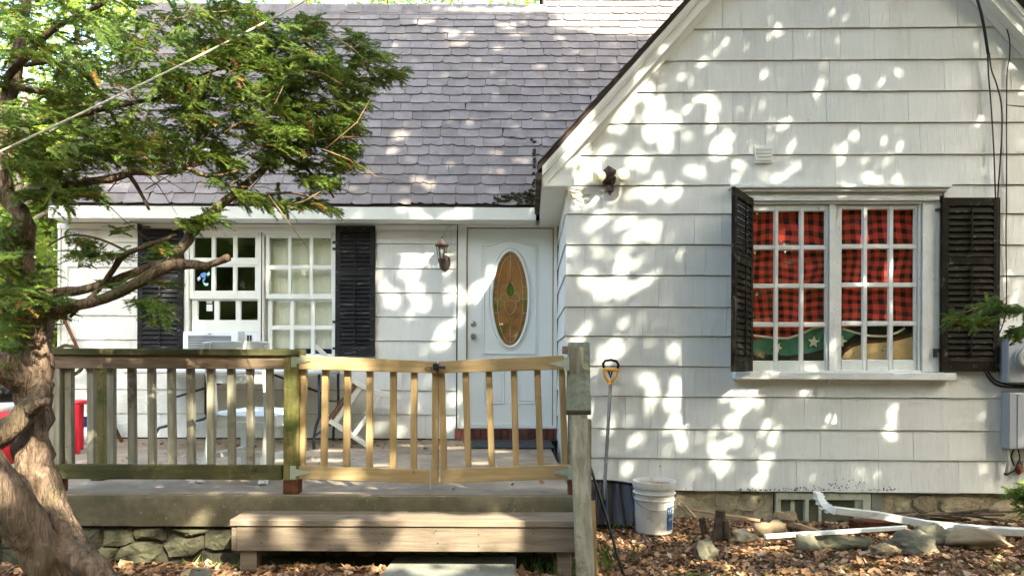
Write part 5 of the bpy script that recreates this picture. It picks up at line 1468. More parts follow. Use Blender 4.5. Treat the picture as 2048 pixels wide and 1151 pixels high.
def btxt(body, size, deg, zf, rot=0):
    t = R(deg); r = .139; o = text(body, size, 'whiteplastic', (q.x + r * math.sin(t), q.y - r * math.cos(t), q.z + H * zf), bk, rot=(R(90), 0, t), ext=.0006); o.location += Vector((math.sin(t) * .003, -math.cos(t) * .003, 0)); return o
btxt('t12', .055, 45, .45); btxt('pro', .034, 45, .30)

# downspout
dsn = thing('fallen_downspout', 'white metal downspout lying from the basement window to the right', 'downspout', tuple(ptd(1700, 1030, 5.3)))
def bendtube(P, w, h, mt, name, parent):
    m = MB(); n = len(P); vs = []
    for i, p in enumerate(P):
        d = (Vector(P[min(i + 1, n - 1)]) - Vector(P[max(i - 1, 0)])).normalized(); side = d.cross(Vector((0, 1, 0))).normalized(); f = Vector((0, 1, 0))
        for a_, b2 in ((-1, -1), (1, -1), (1, 1), (-1, 1)): vs.append(Vector(p) + side * a_ * h / 2 + f * b2 * w / 2)
    fs = [(0, 1, 2, 3), tuple(4 * (n - 1) + k for k in (3, 2, 1, 0))]
    for i in range(n - 1):
        for k in range(4): k2 = (k + 1) % 4; fs.append((4 * i + k, 4 * i + k2, 4 * i + 4 + k2, 4 * i + 4 + k))
    m.add(vs, fs); return obj(name, m, mt, parent, bevel=.003)
el_ = [(1636, 984), (1638, 994), (1642, 1003), (1648, 1010), (1656, 1016), (1667, 1020)]
bendtube([ptd(x, y, 5.42 - i * .02) for i, (x, y) in enumerate(el_)], .07, .052, 'trim', 'elbow', dsn)
for i in range(1, 5):
    p = ptd(*el_[i], 5.42 - i * .02); d = (ptd(*el_[i + 1], 5.4) - ptd(*el_[i - 1], 5.4)).normalized()
    m = MB(); m.beam(p - d * .003, p + d * .003, .076, .058, up=(0, 1, 0)); obj('elbow_rib', m, 'trim', dsn)
bendtube([ptd(1664, 1019, 5.33), ptd(1760, 1030, 5.25), ptd(1858, 1048, 5.16), ptd(1960, 1058, 5.08), ptd(2062, 1064, 5.0)], .075, .052, 'bucket', 'pipe', dsn)
m = MB(); m.beam(ptd(1530, 1072, 4.75), ptd(1812, 1054, 5.0), .03, .028); solo('white_trim_strip', m, 'trim', 'thin white strip lying on the leaves in front of the basement window', 'strip', bevel=.003)
# dark debris under the pipe
m = MB()
for k in range(16):
    a = ptd(1740 + k * 13 + random.uniform(-10, 10), 1030 + random.uniform(-6, 10), 5.42); L = random.uniform(.15, .5)
    t = random.uniform(-.35, .25); m.beam(a, a + Vector((L * math.cos(t), random.uniform(-.08, .05), L * math.sin(t) * .4)), .03, .012)
solo('rotten_boards', m, 'bark_dark', 'heap of dark rotten boards along the foundation behind the downspout', 'debris')
m = MB(); p = ptd(1745, 1046, 5.3); m.box(p.x - .12, p.x + .22, p.y - .02, p.y + .12, p.z - .06, p.z + .01); solo('red_scrap', m, 'rust', 'dark red scrap under the white downspout', 'scrap')
# rocks
RK = [((1822, 1085), (52, 27), 4.75, 'rock', 'large grey rock below the fallen downspout'), ((1868, 1066), (40, 22), 4.95, 'rock', 'grey rock touching the underside of the downspout'),
      ((1612, 1086), (24, 21), 4.75, 'rock', 'small pointed grey rock under the white strip'), ((1770, 1096), (28, 13), 4.6, 'rock_tan', 'small flat tan rock left of the large grey rock'),
      ((1545, 1055), (34, 17), 5.1, 'rock_tan', 'flat tan rock at the left end of the white strip'), ((1485, 1068), (34, 14), 4.95, 'stone_tan', 'long mossy stone beside the cut stumps'),
      ((1412, 1100), (24, 24), 4.55, 'rock', 'leaning grey-green rock left of the dirt patch'), ((1680, 1082), (60, 14), 4.85, 'stone', 'long half-buried mossy stone under the white strip'),
      ((1950, 1074), (62, 16), 4.85, 'rock_tan', 'long tan stone under the right end of the downspout'), ((1572, 1036), (26, 18), 5.35, 'rock_tan', 'tan rock leaning by the basement window frame')]
for k, (c, r, D, mt, lb) in enumerate(RK):
    p = ptd(c[0], c[1], D); s_ = D / FPX * .92; m = MB()
    m.blob(p - Vector((0, 0, .02)), (r[0] * s_, r[0] * s_ * .7, r[1] * s_ * 1.2), seed=k + 3, rough=.55, sub=3, flat=.9); m.v = [tuple(Vector(v) + Vector((.0035, .0035, .0035)) * noise.noise(Vector(v) * 26)) for v in m.v]; solo('rock', m, mt, lb, 'rock', smooth=k % 3 != 0)
# stumps
for k, (x0, x1, y0, y1, r, D, lb) in enumerate([(1440, 1436, 1020, 1075, 12, 4.95, 'thick short cut stump in the leaves right of the bucket'), (1402, 1412, 1035, 1070, 7, 5.0, 'thin leaning stub left of the thick stump'), (1452, 1454, 1040, 1068, 6, 4.9, 'thin forked stub right of the thick stump')]):
    m = MB(); p, b2 = ptd(x0, y0, D), ptd(x1, y1 + 6, D); s_ = D / FPX
    m.tube([p, p.lerp(b2, .5), b2], [r * s_ * .85, r * s_, r * s_ * 1.3], 10, wob=.3); solo('stump', m, 'bark_dark', lb, 'stump')
# wood scraps
for a_, b2, w, lb in [((1370, 1010), (1392, 1035), .012, 'thin tan stick leaning on the foundation right of the bucket'), ((1385, 1020), (1520, 1040), .014, 'dark plank edge along the foundation'), ((1570, 1042), (1640, 1064), .03, 'tan broken board leaning at the basement window')]:
    m = MB(); m.beam(ptd(*a_, 5.35), ptd(*b2, 5.2), w * 1.8, w); solo('wood_scrap', m, 'cedar', lb, 'scrap')
# pale clothesline from the upper left to the roof
m = MB(); a, b_ = ptd(-40, 322, 2.2), ptd(690, -42, 4.4); P = [a.lerp(b_, k / 16) - Vector((0, 0, .02 * math.sin(math.pi * k / 16))) for k in range(17)]
m.tube(P, [.0032 + .0028 * k / 16 for k in range(17)], 6)
solo('clothesline', m, 'rope', 'pale cable stretched from the left edge up across the yew foliage', 'cable', smooth=True)
# red and white can at the far left, seen between the yew's limbs
q = pz(2, 925, PF); ca = thing('red_can', 'red and white can far left between the twisted yew limbs', 'can', (q.x, q.y, PF))
m = MB(); m.lathe((q.x, q.y, PF + .003), [(.12, 0), (.12, .40)], 20); obj('body', m, 'red', ca, smooth=True)
m = MB(); m.lathe((q.x, q.y, PF + .404), [(.11, 0), (.10, .07)], 20); obj('collar', m, 'whiteplastic', ca, smooth=True)
m = MB(); m.lathe((q.x, q.y, PF + .475), [(.09, 0), (.08, .12)], 20); obj('cap', m, 'blackplastic', ca, smooth=True)
# torn black flakes along the lowest shingle course over the basement window
m = MB()
for k in range(120):
    x = 1470 + random.random() * 320; u = max(0, 1 - abs(x - 1690) / 130); y = 980 - random.random() ** 2 * (3 + 22 * u)
    p = pw(x, y, .0185); h = random.uniform(.004, .016); w = random.uniform(.002, .008)
    m.add([(p.x - w, p.y, p.z), (p.x + w, p.y - .002, p.z - .002), (p.x + w * .3, p.y - .003, p.z + h)], [(0, 1, 2)])
o = obj('paint_flakes', m, 'paper', wing); stuff(o)
# ================================================================== YEW IN FRONT
def smooth_path(P, rad, k=5):
    Q, Rr = [], []
    for i in range(len(P) - 1):
        p0, p1, p2, p3 = P[max(i - 1, 0)], P[i], P[i + 1], P[min(i + 2, len(P) - 1)]
        for j in range(k):
            u_ = j / k
            Q.append(.5 * ((2 * p1) + (-p0 + p2) * u_ + (2 * p0 - 5 * p1 + 4 * p2 - p3) * u_ ** 2 + (-p0 + 3 * p1 - 3 * p2 + p3) * u_ ** 3)); Rr.append(rad[i] + (rad[i + 1] - rad[i]) * u_)
    Q.append(P[-1]); Rr.append(rad[-1]); return Q, Rr
yb = ptd(150, 1165, 3.35)
yew = thing('yew_tree', 'leaning yew with twisted reddish trunk and needled branches before the porch', 'tree', (yb.x, yb.y, 0))
def limb(name, nodes, mt='bark', n=14, wob=.25, parent=yew, dmul=1.0):
    """nodes: (px, py, depth, half width in px)"""
    P = [ptd(a, b, d) for a, b, d, r in nodes]; rad = [r * d / FPX for a, b, d, r in nodes]
    Q, Rr = smooth_path(P, rad); m = MB(); m.tube(Q, Rr, n, wob=wob); return obj(name, m, mt, parent, smooth=True)
limb('trunk', [(200, 1235, 3.30, 54), (160, 1160, 3.30, 48), (122, 1085, 3.32, 42), (86, 1000, 3.35, 38), (66, 925, 3.38, 33), (66, 860, 3.40, 29), (72, 800, 3.42, 28), (76, 740, 3.43, 26), (72, 680, 3.44, 25), (70, 630, 3.45, 27), (50, 590, 3.46, 27), (42, 540, 3.48, 24), (32, 495, 3.5, 27), (46, 455, 3.5, 20), (38, 425, 3.5, 15), (14, 390, 3.52, 17), (4, 320, 3.55, 15), (10, 240, 3.6, 13), (30, 140, 3.7, 11), (50, 20, 3.8, 9), (60, -60, 3.85, 7)], n=40, wob=.42)
limb('trunk', [(-60, 900, 3.1, 34), (-5, 958, 3.12, 35), (42, 1030, 3.15, 37), (84, 1100, 3.2, 38), (118, 1170, 3.25, 42), (150, 1260, 3.25, 50)], n=36, wob=.35)
limb('root', [(120, 1090, 3.24, 22), (160, 1120, 3.2, 24), (196, 1140, 3.18, 27), (212, 1175, 3.16, 26), (220, 1215, 3.15, 22)], n=12)
limb('branch', [(-80, 712, 3.3, 30), (-20, 728, 3.3, 33), (20, 742, 3.32, 28), (48, 772, 3.36, 22), (60, 815, 3.4, 20)], n=16, wob=.4)
limb('branch', [(-70, 905, 3.25, 24), (-10, 878, 3.22, 24), (36, 840, 3.25, 22), (72, 800, 3.32, 20), (88, 765, 3.38, 18)], n=14)
limb('stub', [(66, 818, 3.24, 16), (80, 806, 3.2, 10), (98, 802, 3.18, 8)], n=8)
limb('branch', [(80, 624, 3.42, 11), (105, 622, 3.40, 12), (150, 612, 3.40, 11), (210, 595, 3.4, 11), (262, 572, 3.4, 11), (310, 545, 3.42, 12), (345, 530, 3.43, 12), (372, 528, 3.42, 11), (410, 531, 3.4, 7), (440, 522, 3.4, 7), (455, 515, 3.38, 8)], 'bark', 10)
limb('branch', [(80, 588, 3.5, 10), (115, 585, 3.5, 10), (165, 580, 3.5, 9), (215, 564, 3.5, 8.5), (262, 548, 3.5, 8.5), (305, 532, 3.5, 8), (348, 522, 3.45, 7)], 'bark', 10)
limb('branch', [(318, 540, 3.46, 9), (345, 515, 3.5, 10), (372, 485, 3.55, 10), (385, 462, 3.6, 11), (410, 440, 3.65, 9), (440, 412, 3.7, 9), (468, 388, 3.75, 8), (500, 362, 3.8, 7), (530, 335, 3.9, 6), (553, 305, 3.95, 5), (566, 262, 4.0, 4), (578, 200, 4.0, 3.5), (586, 150, 4.0, 3)], 'bark', 10)
limb('branch', [(140, 634, 3.4, 3), (165, 608, 3.42, 4), (196, 580, 3.45, 5), (222, 545, 3.45, 6), (245, 512, 3.45, 6), (275, 498, 3.45, 5), (320, 482, 3.5, 4.5), (352, 470, 3.55, 4)], 'bark_dark', 8)
limb('branch', [(255, 503, 3.45, 2.5), (200, 478, 3.4, 2.2), (140, 470, 3.4, 2), (95, 492, 3.4, 1.5)], 'bark_dark', 6)
limb('branch', [(0, 168, 3.6, 7), (60, 180, 3.6, 6), (130, 190, 3.6, 5), (210, 196, 3.6, 3)], 'bark_dark', 8)
limb('branch', [(10, 160, 3.6, 8), (60, 105, 3.55, 7), (105, 60, 3.5, 6), (150, 35, 3.5, 5), (210, 5, 3.5, 4)], 'bark_dark', 8)
limb('branch', [(12, 400, 3.5, 7), (60, 380, 3.5, 7), (120, 372, 3.5, 7), (180, 362, 3.5, 8), (232, 355, 3.5, 8), (262, 344, 3.5, 8), (310, 345, 3.5, 6), (360, 340, 3.55, 5), (410, 322, 3.6, 4)], 'bark', 8)
limb('branch', [(255, 345, 3.5, 5), (275, 375, 3.5, 4), (295, 412, 3.5, 3.5), (298, 420, 3.5, 2)], 'bark_dark', 6)
limb('branch', [(350, 310, 3.6, 5), (365, 325, 3.55, 5), (392, 345, 3.5, 5), (430, 352, 3.5, 3), (480, 340, 3.5, 2)], 'bark', 7)
limb('branch', [(50, 130, 3.7, 5), (120, 125, 3.6, 4.5), (180, 160, 3.6, 4), (235, 250, 3.6, 3), (240, 300, 3.6, 3)], 'bark_dark', 7)
limb('branch', [(20, 250, 3.6, 6), (120, 240, 3.6, 5), (220, 215, 3.6, 5), (330, 190, 3.65, 4), (430, 140, 3.7, 3), (520, 120, 3.8, 3)], 'bark_dark', 8)
limb('branch', [(553, 305, 3.95, 4), (600, 280, 4.0, 3.5), (660, 240, 4.05, 3), (720, 190, 4.1, 2.5), (775, 140, 4.15, 2)], 'bark_dark', 7)
limb('branch', [(553, 305, 3.95, 4), (600, 330, 4.0, 3), (645, 365, 4.0, 2.5), (668, 395, 4.0, 2)], 'bark_dark', 7)
limb('branch', [(470, 388, 3.75, 4), (520, 392, 3.7, 3), (580, 385, 3.7, 2.5), (640, 400, 3.7, 2)], 'bark_dark', 7)
limb('branch', [(380, 330, 3.6, 5), (400, 260, 3.7, 4), (400, 220, 3.7, 4), (420, 150, 3.7, 3)], 'bark', 7)

def sprays(C, A, U, L, n_need=20, nl=.019, nw=.0028, ct=0):
    """needled twigs: C start (k,3), A direction (k,3), U plane normal (k,3), L length (k,) -> verts, tris, rnd"""
    k = len(C); A = A / np.linalg.norm(A, axis=1, keepdims=True)
    Sd = np.cross(A, U); Sd /= np.linalg.norm(Sd, axis=1, keepdims=True) + 1e-9; Un = np.cross(Sd, A)
    t = np.linspace(.04, 1, n_need)[None, :, None]
    droop = -.22 * (t ** 2) * L[:, None, None] * np.array([0, 0, 1.0])[None, None]
    base = C[:, None] + A[:, None] * t * L[:, None, None] + droop
    VV, FF = [], []; cnt = 0; RN = []
    tint = np.clip(rng.random(k) * .7 + .12 + ct, 0, 1); tint[rng.random(k) < .025] = 1.4
    for s_ in (-1, 1):
        nlv = nl * rng.uniform(.7, 1.15, (k, n_need, 1)) * (1 - .45 * t ** 3)
        d = Sd[:, None] * s_ * rng.uniform(.7, 1.0, (k, n_need, 1)) + A[:, None] * rng.uniform(.25, .75, (k, n_need, 1)) + Un[:, None] * rng.normal(.08, .22, (k, n_need, 1))
        d /= np.linalg.norm(d, axis=2, keepdims=True)
        w = A[:, None] * nw * rng.uniform(.8, 1.3, (k, n_need, 1)) + Un[:, None] * rng.normal(0, .0012, (k, n_need, 1))
        b0 = base - w; b1 = base + w; tip = base + d * nlv
        V_ = np.stack([b0, b1, tip], axis=2).reshape(-1, 3); VV.append(V_)
        f = np.arange(len(V_)).reshape(-1, 3) + cnt; FF.append(f); cnt += len(V_)
        RN.append(np.clip(np.repeat(tint[:, None], n_need, 1) * .72 + rng.uniform(0, .22, (k, n_need)), 0, 1).ravel())
    # the twig itself
    e = C + A * L[:, None] - .22 * L[:, None] * np.array([0, 0, 1.0])
    w = Un * .0014
    V_ = np.stack([C - w, C + w, e], axis=1).reshape(-1, 3); VV.append(V_); FF.append(np.arange(len(V_)).reshape(-1, 3) + cnt); RN.append(np.full(k, .99))
    return np.concatenate(VV), np.concatenate(FF), np.concatenate(RN)

def foliage(name, blobs, parent, seed=0, heading=None):
    """blobs: (px, py, rx, ry, depth, depth spread, clusters)"""
    r = np.random.default_rng(seed); Cs, As, Us, Ls = [], [], [], []; Ts = []
    for px, py, rx, ry, D, dD, n in blobs:
        n = int(n * (1.3 if n > 35 else 1.0))
        for _ in range(n):
            while True:
                u_, v_ = r.uniform(-1, 1, 2)
                if u_ * u_ + v_ * v_ < 1: break
            d = D + r.normal(0, dD); c = np.array(ptd(px + u_ * max(4, rx - 20), py - 4 + v_ * max(3, ry - 16), d))
            hd = np.array(heading if heading is not None else (1.0, -.1, -.05)) + r.normal(0, .75, 3) * np.array([1, 1, .45]); hd /= np.linalg.norm(hd)
            up = np.array([0, -.35, 1.0]) + r.normal(0, .35, 3); up /= np.linalg.norm(up)
            side = np.cross(hd, up); side /= np.linalg.norm(side)
            m_ = r.integers(6, 11); ct = r.normal(0, .16)
            for i in range(m_):
                t = i / m_; s_ = -1 if i % 2 else 1; a = r.uniform(.35, .95)
                dirv = hd * math.cos(a) + side * s_ * math.sin(a) + r.normal(0, .12, 3)
                Ts.append(ct); Cs.append(c + hd * (t - .5) * .15 + r.normal(0, .006, 3)); As.append(dirv); Us.append(up); Ls.append(r.uniform(.05, .10) * (1.1 - .4 * t))
            Ts.append(ct); Cs.append(c - hd * .08); As.append(hd); Us.append(up); Ls.append(.18)
    V_, F_, rn = sprays(np.array(Cs), np.array(As), np.array(Us), np.array(Ls), ct=np.array(Ts))
    off = np.array(parent['_o']) if parent is not None else np.zeros(3)
    o = fast_mesh(name, V_ - off, F_, 'needles', rn); o.parent = parent
    return stuff(o)
FB = [
 (150, 60, 190, 90, 3.6, .25, 66), (60, 200, 120, 110, 3.6, .25, 46), (250, 200, 180, 110, 3.65, .25, 88), (430, 60, 130, 70, 3.8, .25, 60),
 (440, 180, 150, 110, 3.75, .22, 115), (300, 300, 170, 60, 3.65, .2, 70), (100, 320, 110, 60, 3.55, .2, 40), (90, 392, 115, 20, 3.5, .12, 26), (170, 385, 60, 12, 3.5, .1, 10),
 (590, 110, 95, 80, 3.9, .2, 62), (640, 190, 110, 90, 4.0, .2, 88), (740, 130, 55, 60, 4.05, .15, 28), (790, 150, 28, 26, 4.1, .1, 8), (560, 270, 90, 70, 3.9, .2, 60), (680, 280, 60, 70, 4.0, .2, 42),
 (630, 350, 70, 45, 3.95, .15, 32), (690, 330, 32, 26, 4.0, .1, 8), (600, 410, 70, 16, 3.9, .1, 12), (650, 420, 28, 18, 3.9, .1, 5), (500, 400, 60, 26, 3.75, .1, 12), (440, 330, 60, 60, 3.7, .15, 20), (620, 60, 24, 40, 3.95, .1, 8), (700, 70, 24, 30, 4.0, .1, 5),
 (30, 600, 55, 50, 3.4, .12, 26), (95, 610, 40, 30, 3.38, .1, 11), (20, 470, 30, 40, 3.6, .2, 8), (10, 530, 26, 40, 3.4, .1, 10), (75, 545, 35, 30, 3.55, .1, 8), (14, 690, 26, 60, 3.4, .1, 10), (30, 650, 30, 40, 3.3, .1, 8),
 (200, 515, 75, 28, 3.45, .08, 12), (240, 462, 25, 10, 3.45, .05, 2), (165, 485, 30, 18, 3.45, .06, 4), (320, 500, 30, 20, 3.45, .06, 4), (385, 450, 40, 25, 3.6, .08, 8), (420, 440, 40, 22, 3.65, .08, 6),
 (310, 625, 32, 36, 3.42, .06, 8), (280, 610, 24, 18, 3.42, .06, 3), (325, 570, 16, 14, 3.45, .05, 2), (540, 330, 40, 40, 3.9, .1, 8), (220, 575, 25, 8, 3.42, .05, 2), (110, 632, 20, 8, 3.36, .05, 3),
]
foliage('foliage', FB, yew, 5)

m = MB(); rt = random.Random(4)
for _ in range(70):
    x, y, d = rt.uniform(0, 720), rt.uniform(10, 420), rt.uniform(3.4, 3.9)
    if x > 560 and y > 330: continue
    p = ptd(x, y, d); a = rt.uniform(-.9, .9); L = rt.uniform(.12, .38); q = p + Vector((L * math.cos(a), rt.uniform(-.1, .1), L * math.sin(a)))
    w = (p + q) / 2 + Vector((rt.gauss(0, .02), 0, rt.gauss(0, .03))); m.tube([p, w, q], [.0032, .0026, .0012], 5)
o = obj('dead_twigs', m, 'bark_twig', yew, smooth=True); stuff(o)

# second conifer at the right, its trunk outside the picture
rb_ = Vector((4.3, -3.2, 0))
fir = thing('young_conifer', 'green conifer sprigs reaching in before the black right shutter', 'tree', tuple(rb_))
limb('branch', [(2230, 640, 4.15, 8), (2130, 632, 4.1, 5), (2050, 620, 4.1, 4), (1990, 628, 4.1, 3), (1930, 640, 4.1, 2)], 'bark_dark', 7, parent=fir)
limb('branch', [(2230, 690, 4.15, 8), (2130, 672, 4.1, 5), (2060, 665, 4.1, 4), (2020, 690, 4.1, 2)], 'bark_dark', 7, parent=fir)
m = MB(); p = ptd(2230, 640, 4.15); m.tube([(p.x + .05, p.y + .02, -.1), (p.x, p.y, 1.0), (p.x - .02, p.y, 2.4), (p.x, p.y, 3.6)], [.07, .055, .035, .01], 10, wob=.2); obj('trunk', m, 'bark', fir, smooth=True)
foliage('foliage', [(1955, 642, 52, 13, 4.1, .05, 12), (1915, 640, 22, 6, 4.1, .04, 3), (2020, 622, 40, 8, 4.1, .05, 8), (1975, 612, 18, 6, 4.1, .03, 3), (2040, 668, 20, 24, 4.1, .06, 8), (2150, 640, 90, 120, 4.2, .15, 50), (2160, 400, 60, 120, 4.2, .15, 35)], fir, 9, heading=(-1, -.1, -.05))
m = MB(); m.tube([ptd(2095, 200, 5.0), ptd(2060, 214, 5.0), ptd(2030, 212, 5.0), ptd(2014, 210, 5.0)], [.006, .005, .004, .002], 6); obj('twig', m, 'bark_dark', fir)
p = ptd(2070, 1030, 4.7); sb = thing('evergreen_shrub', 'low green evergreen shrub at the right edge by the foundation', 'shrub', (p.x, p.y, 0))
m = MB(); m.tube([(p.x, p.y, -.05), (p.x, p.y, .2), (p.x - .05, p.y, .38)], [.015, .01, .004], 6); obj('stem', m, 'bark_dark', sb)
foliage('foliage', [(2062, 1000, 50, 45, 4.7, .06, 34), (2040, 990, 20, 20, 4.7, .04, 6)], sb, 10, heading=(-.6, -.5, .3))

# ================================================================== LEAFY TREES BEHIND THE HOUSE
def leafcloud(C, n, rad, size, r, drop=0):
    """leaf quads (k,4) in clumps round centres C with radii rad"""
    idx = r.integers(0, len(C), n); off = r.normal(0, 1, (n, 3)); off /= np.linalg.norm(off, axis=1, keepdims=True); off *= (r.random((n, 1)) ** .45) * rad[idx][:, None]
    P = C[idx] + off * np.array([1, 1, .75]); return P
def leafmesh(P, size, r, name, mt, rnd_=None, parent=None):
    n = len(P); a = r.normal(0, 1, (n, 3)); a /= np.linalg.norm(a, axis=1, keepdims=True); b = np.cross(a, r.normal(0, 1, (n, 3))); b /= np.linalg.norm(b, axis=1, keepdims=True)
    s_ = size * r.uniform(.6, 1.3, (n, 1)); A_, B_ = a * s_ * .5, b * s_ * .33
    c = np.cross(a, b) * s_ * .12
    V_ = np.stack([P - A_, P - A_ * .25 + B_ + c, P + A_, P - A_ * .25 - B_ + c], 1).reshape(-1, 3)
    F_ = np.arange(4 * n).reshape(-1, 4)
    off = np.array(parent['_o']) if parent is not None else np.zeros(3)
    o = fast_mesh(name, V_ - off, F_, mt, rnd_ if rnd_ is not None else r.random(n)); o.parent = parent; return stuff(o)
def tree(x, y, h, rad, label, seed, n=7000, size=.13, trunk_r=.16, mt='leaf_far', low=.25, lean=0, group='leafy trees behind the house'):
    r = np.random.default_rng(seed); t = thing('leafy_tree', label, 'tree', (x, y, 0), group=group)
    m = MB(); Pp = [(x + lean * k / 6 + .12 * math.sin(k + seed), y, h * .92 * k / 6 - .2) for k in range(7)]; m.tube(Pp, [trunk_r * (1 - .13 * k) for k in range(7)], 10, wob=.2); obj('trunk', m, 'bark_far', t, smooth=True)
    C = []; R_ = []
    for k in range(26):
        z = h * r.uniform(low, 1.0); q = rad * math.sqrt(max(.1, 1 - ((z / h - .62) / .45) ** 2)) * r.uniform(.2, 1.0); a = r.uniform(0, 6.28)
        c = (x + lean * z / h + q * math.cos(a), y + q * math.sin(a), z); C.append(c); R_.append(rad * r.uniform(.22, .42))
        zt = max(.5, z - q * .6)
        if k % 2 == 0:
            m = MB(); p0 = (x + lean * zt / h, y, zt); m.tube([p0, ((p0[0] + c[0]) / 2, (p0[1] + c[1]) / 2, (zt + z) / 2 + .15), c], [trunk_r * .4, trunk_r * .25, trunk_r * .08], 6); obj('branch', m, 'bark_far', t, smooth=True)
    C = np.array(C); R_ = np.array(R_); leafmesh(leafcloud(C, n, R_, size, r), size, r, 'crown', mt, parent=t); return t
bk_trees = [(-7.6, 3.5, 6.5, 1.7, 'pale trunked leafy tree close behind the left corner of the house'), (-9.5, 8.0, 9.5, 3.0, 'tall bright green tree at the far left edge'), (-7.4, 11.5, 11.5, 3.0, 'bright leafy tree rising behind the left end of the roof'),
            (-12.5, 14, 12, 4.0, 'broad leafy tree furthest out to the left'), (-3.6, 12.5, 12.8, 2.6, 'leafy tree whose top shows over the roof ridge behind the yew'), (-.6, 11.5, 12.2, 2.4, 'bright green tree top over the middle of the roof ridge'), (-8.3, 5.2, 4.2, 1.6, 'low bright tree behind the yew trunk at the left'), (.6, 14.5, 13.6, 2.6, 'green tree top just left of the higher roof')]
for i, (x, y, h, rad, lb) in enumerate(bk_trees):
    tree(x, y, h, rad, lb, 40 + i, n=int(2600 + rad * 1700), size=.12 + .006 * y / 3, low=.06 if i in (0, 1, 6) else .3, trunk_r=.15 if i else .13)

# ================================================================== TREES THAT SHADE THE HOUSE (towards the sun)
# the openings in their crowns, seen along the sunlight on the surfaces of the place
S3 = np.array(SUN)
gaps = []       # (point, plane normal, radius u, radius v, frame)
def gap(kind, px, py, rx, ry):
    if kind == 'w': p = WROT @ pw(px, py); s_ = 1 / 246.0; ax = (Vector((1, 0, 0)), Vector((0, 0, 1))); nrm = Vector((0, 1, 0))
    elif kind == 'p': p = pt(px, py, 0); s_ = 1 / 193.0; ax = (Vector((1, 0, 0)), Vector((0, 0, 1))); nrm = Vector((0, 1, 0))
    elif kind == 'r':
        d = ray(px, py); n_ = Vector((0, -SA, CA)); o_ = RP(0, 0); t = (o_ - CAM).dot(n_) / d.dot(n_); p = CAM + d * t; s_ = t / FPX; ax = (Vector((1, 0, 0)), Vector((0, CA, SA))); nrm = n_; ry = ry * 1.7; k2 = 1.35 if px > 1080 and py < 90 else 1.1; rx, ry = rx * k2, ry * k2
    elif kind == 'q': p = pt(px, py, RY - .06); s_ = 1 / 333.0; ax = (Vector((1, 0, 0)), Vector((0, 0, 1))); nrm = Vector((0, 1, 0))
    elif kind == 's': p = pt(px, py, SF); s_ = 1 / 355.0; ax = (Vector((1, 0, 0)), Vector((0, 0, 1))); nrm = Vector((0, 1, 0))
    elif kind == 'y': p = ptd(px, py, 3.5); s_ = 3.5 / FPX; ax = (Vector((1, 0, 0)), Vector((0, 0, 1))); nrm = Vector((0, 1, 0))
    elif kind in 'fg':
        z = PF if kind == 'f' else .05; ry = ry * (1.6 if kind == 'f' else 1.0); p = pz(px, py, z); s_ = (p.y - CAM.y) / FPX; ax = (Vector((1, 0, 0)), Vector((0, 1, 0))); nrm = Vector((0, 0, 1)); ry = ry * 2.6
    k_ = 1.7 if kind in 'qsfyg' else 1.0
    rx, ry = rx * k_, ry * k_
    gaps.append((np.array(p), np.array(nrm), rx * s_, ry * s_, np.array(ax[0]), np.array(ax[1])))
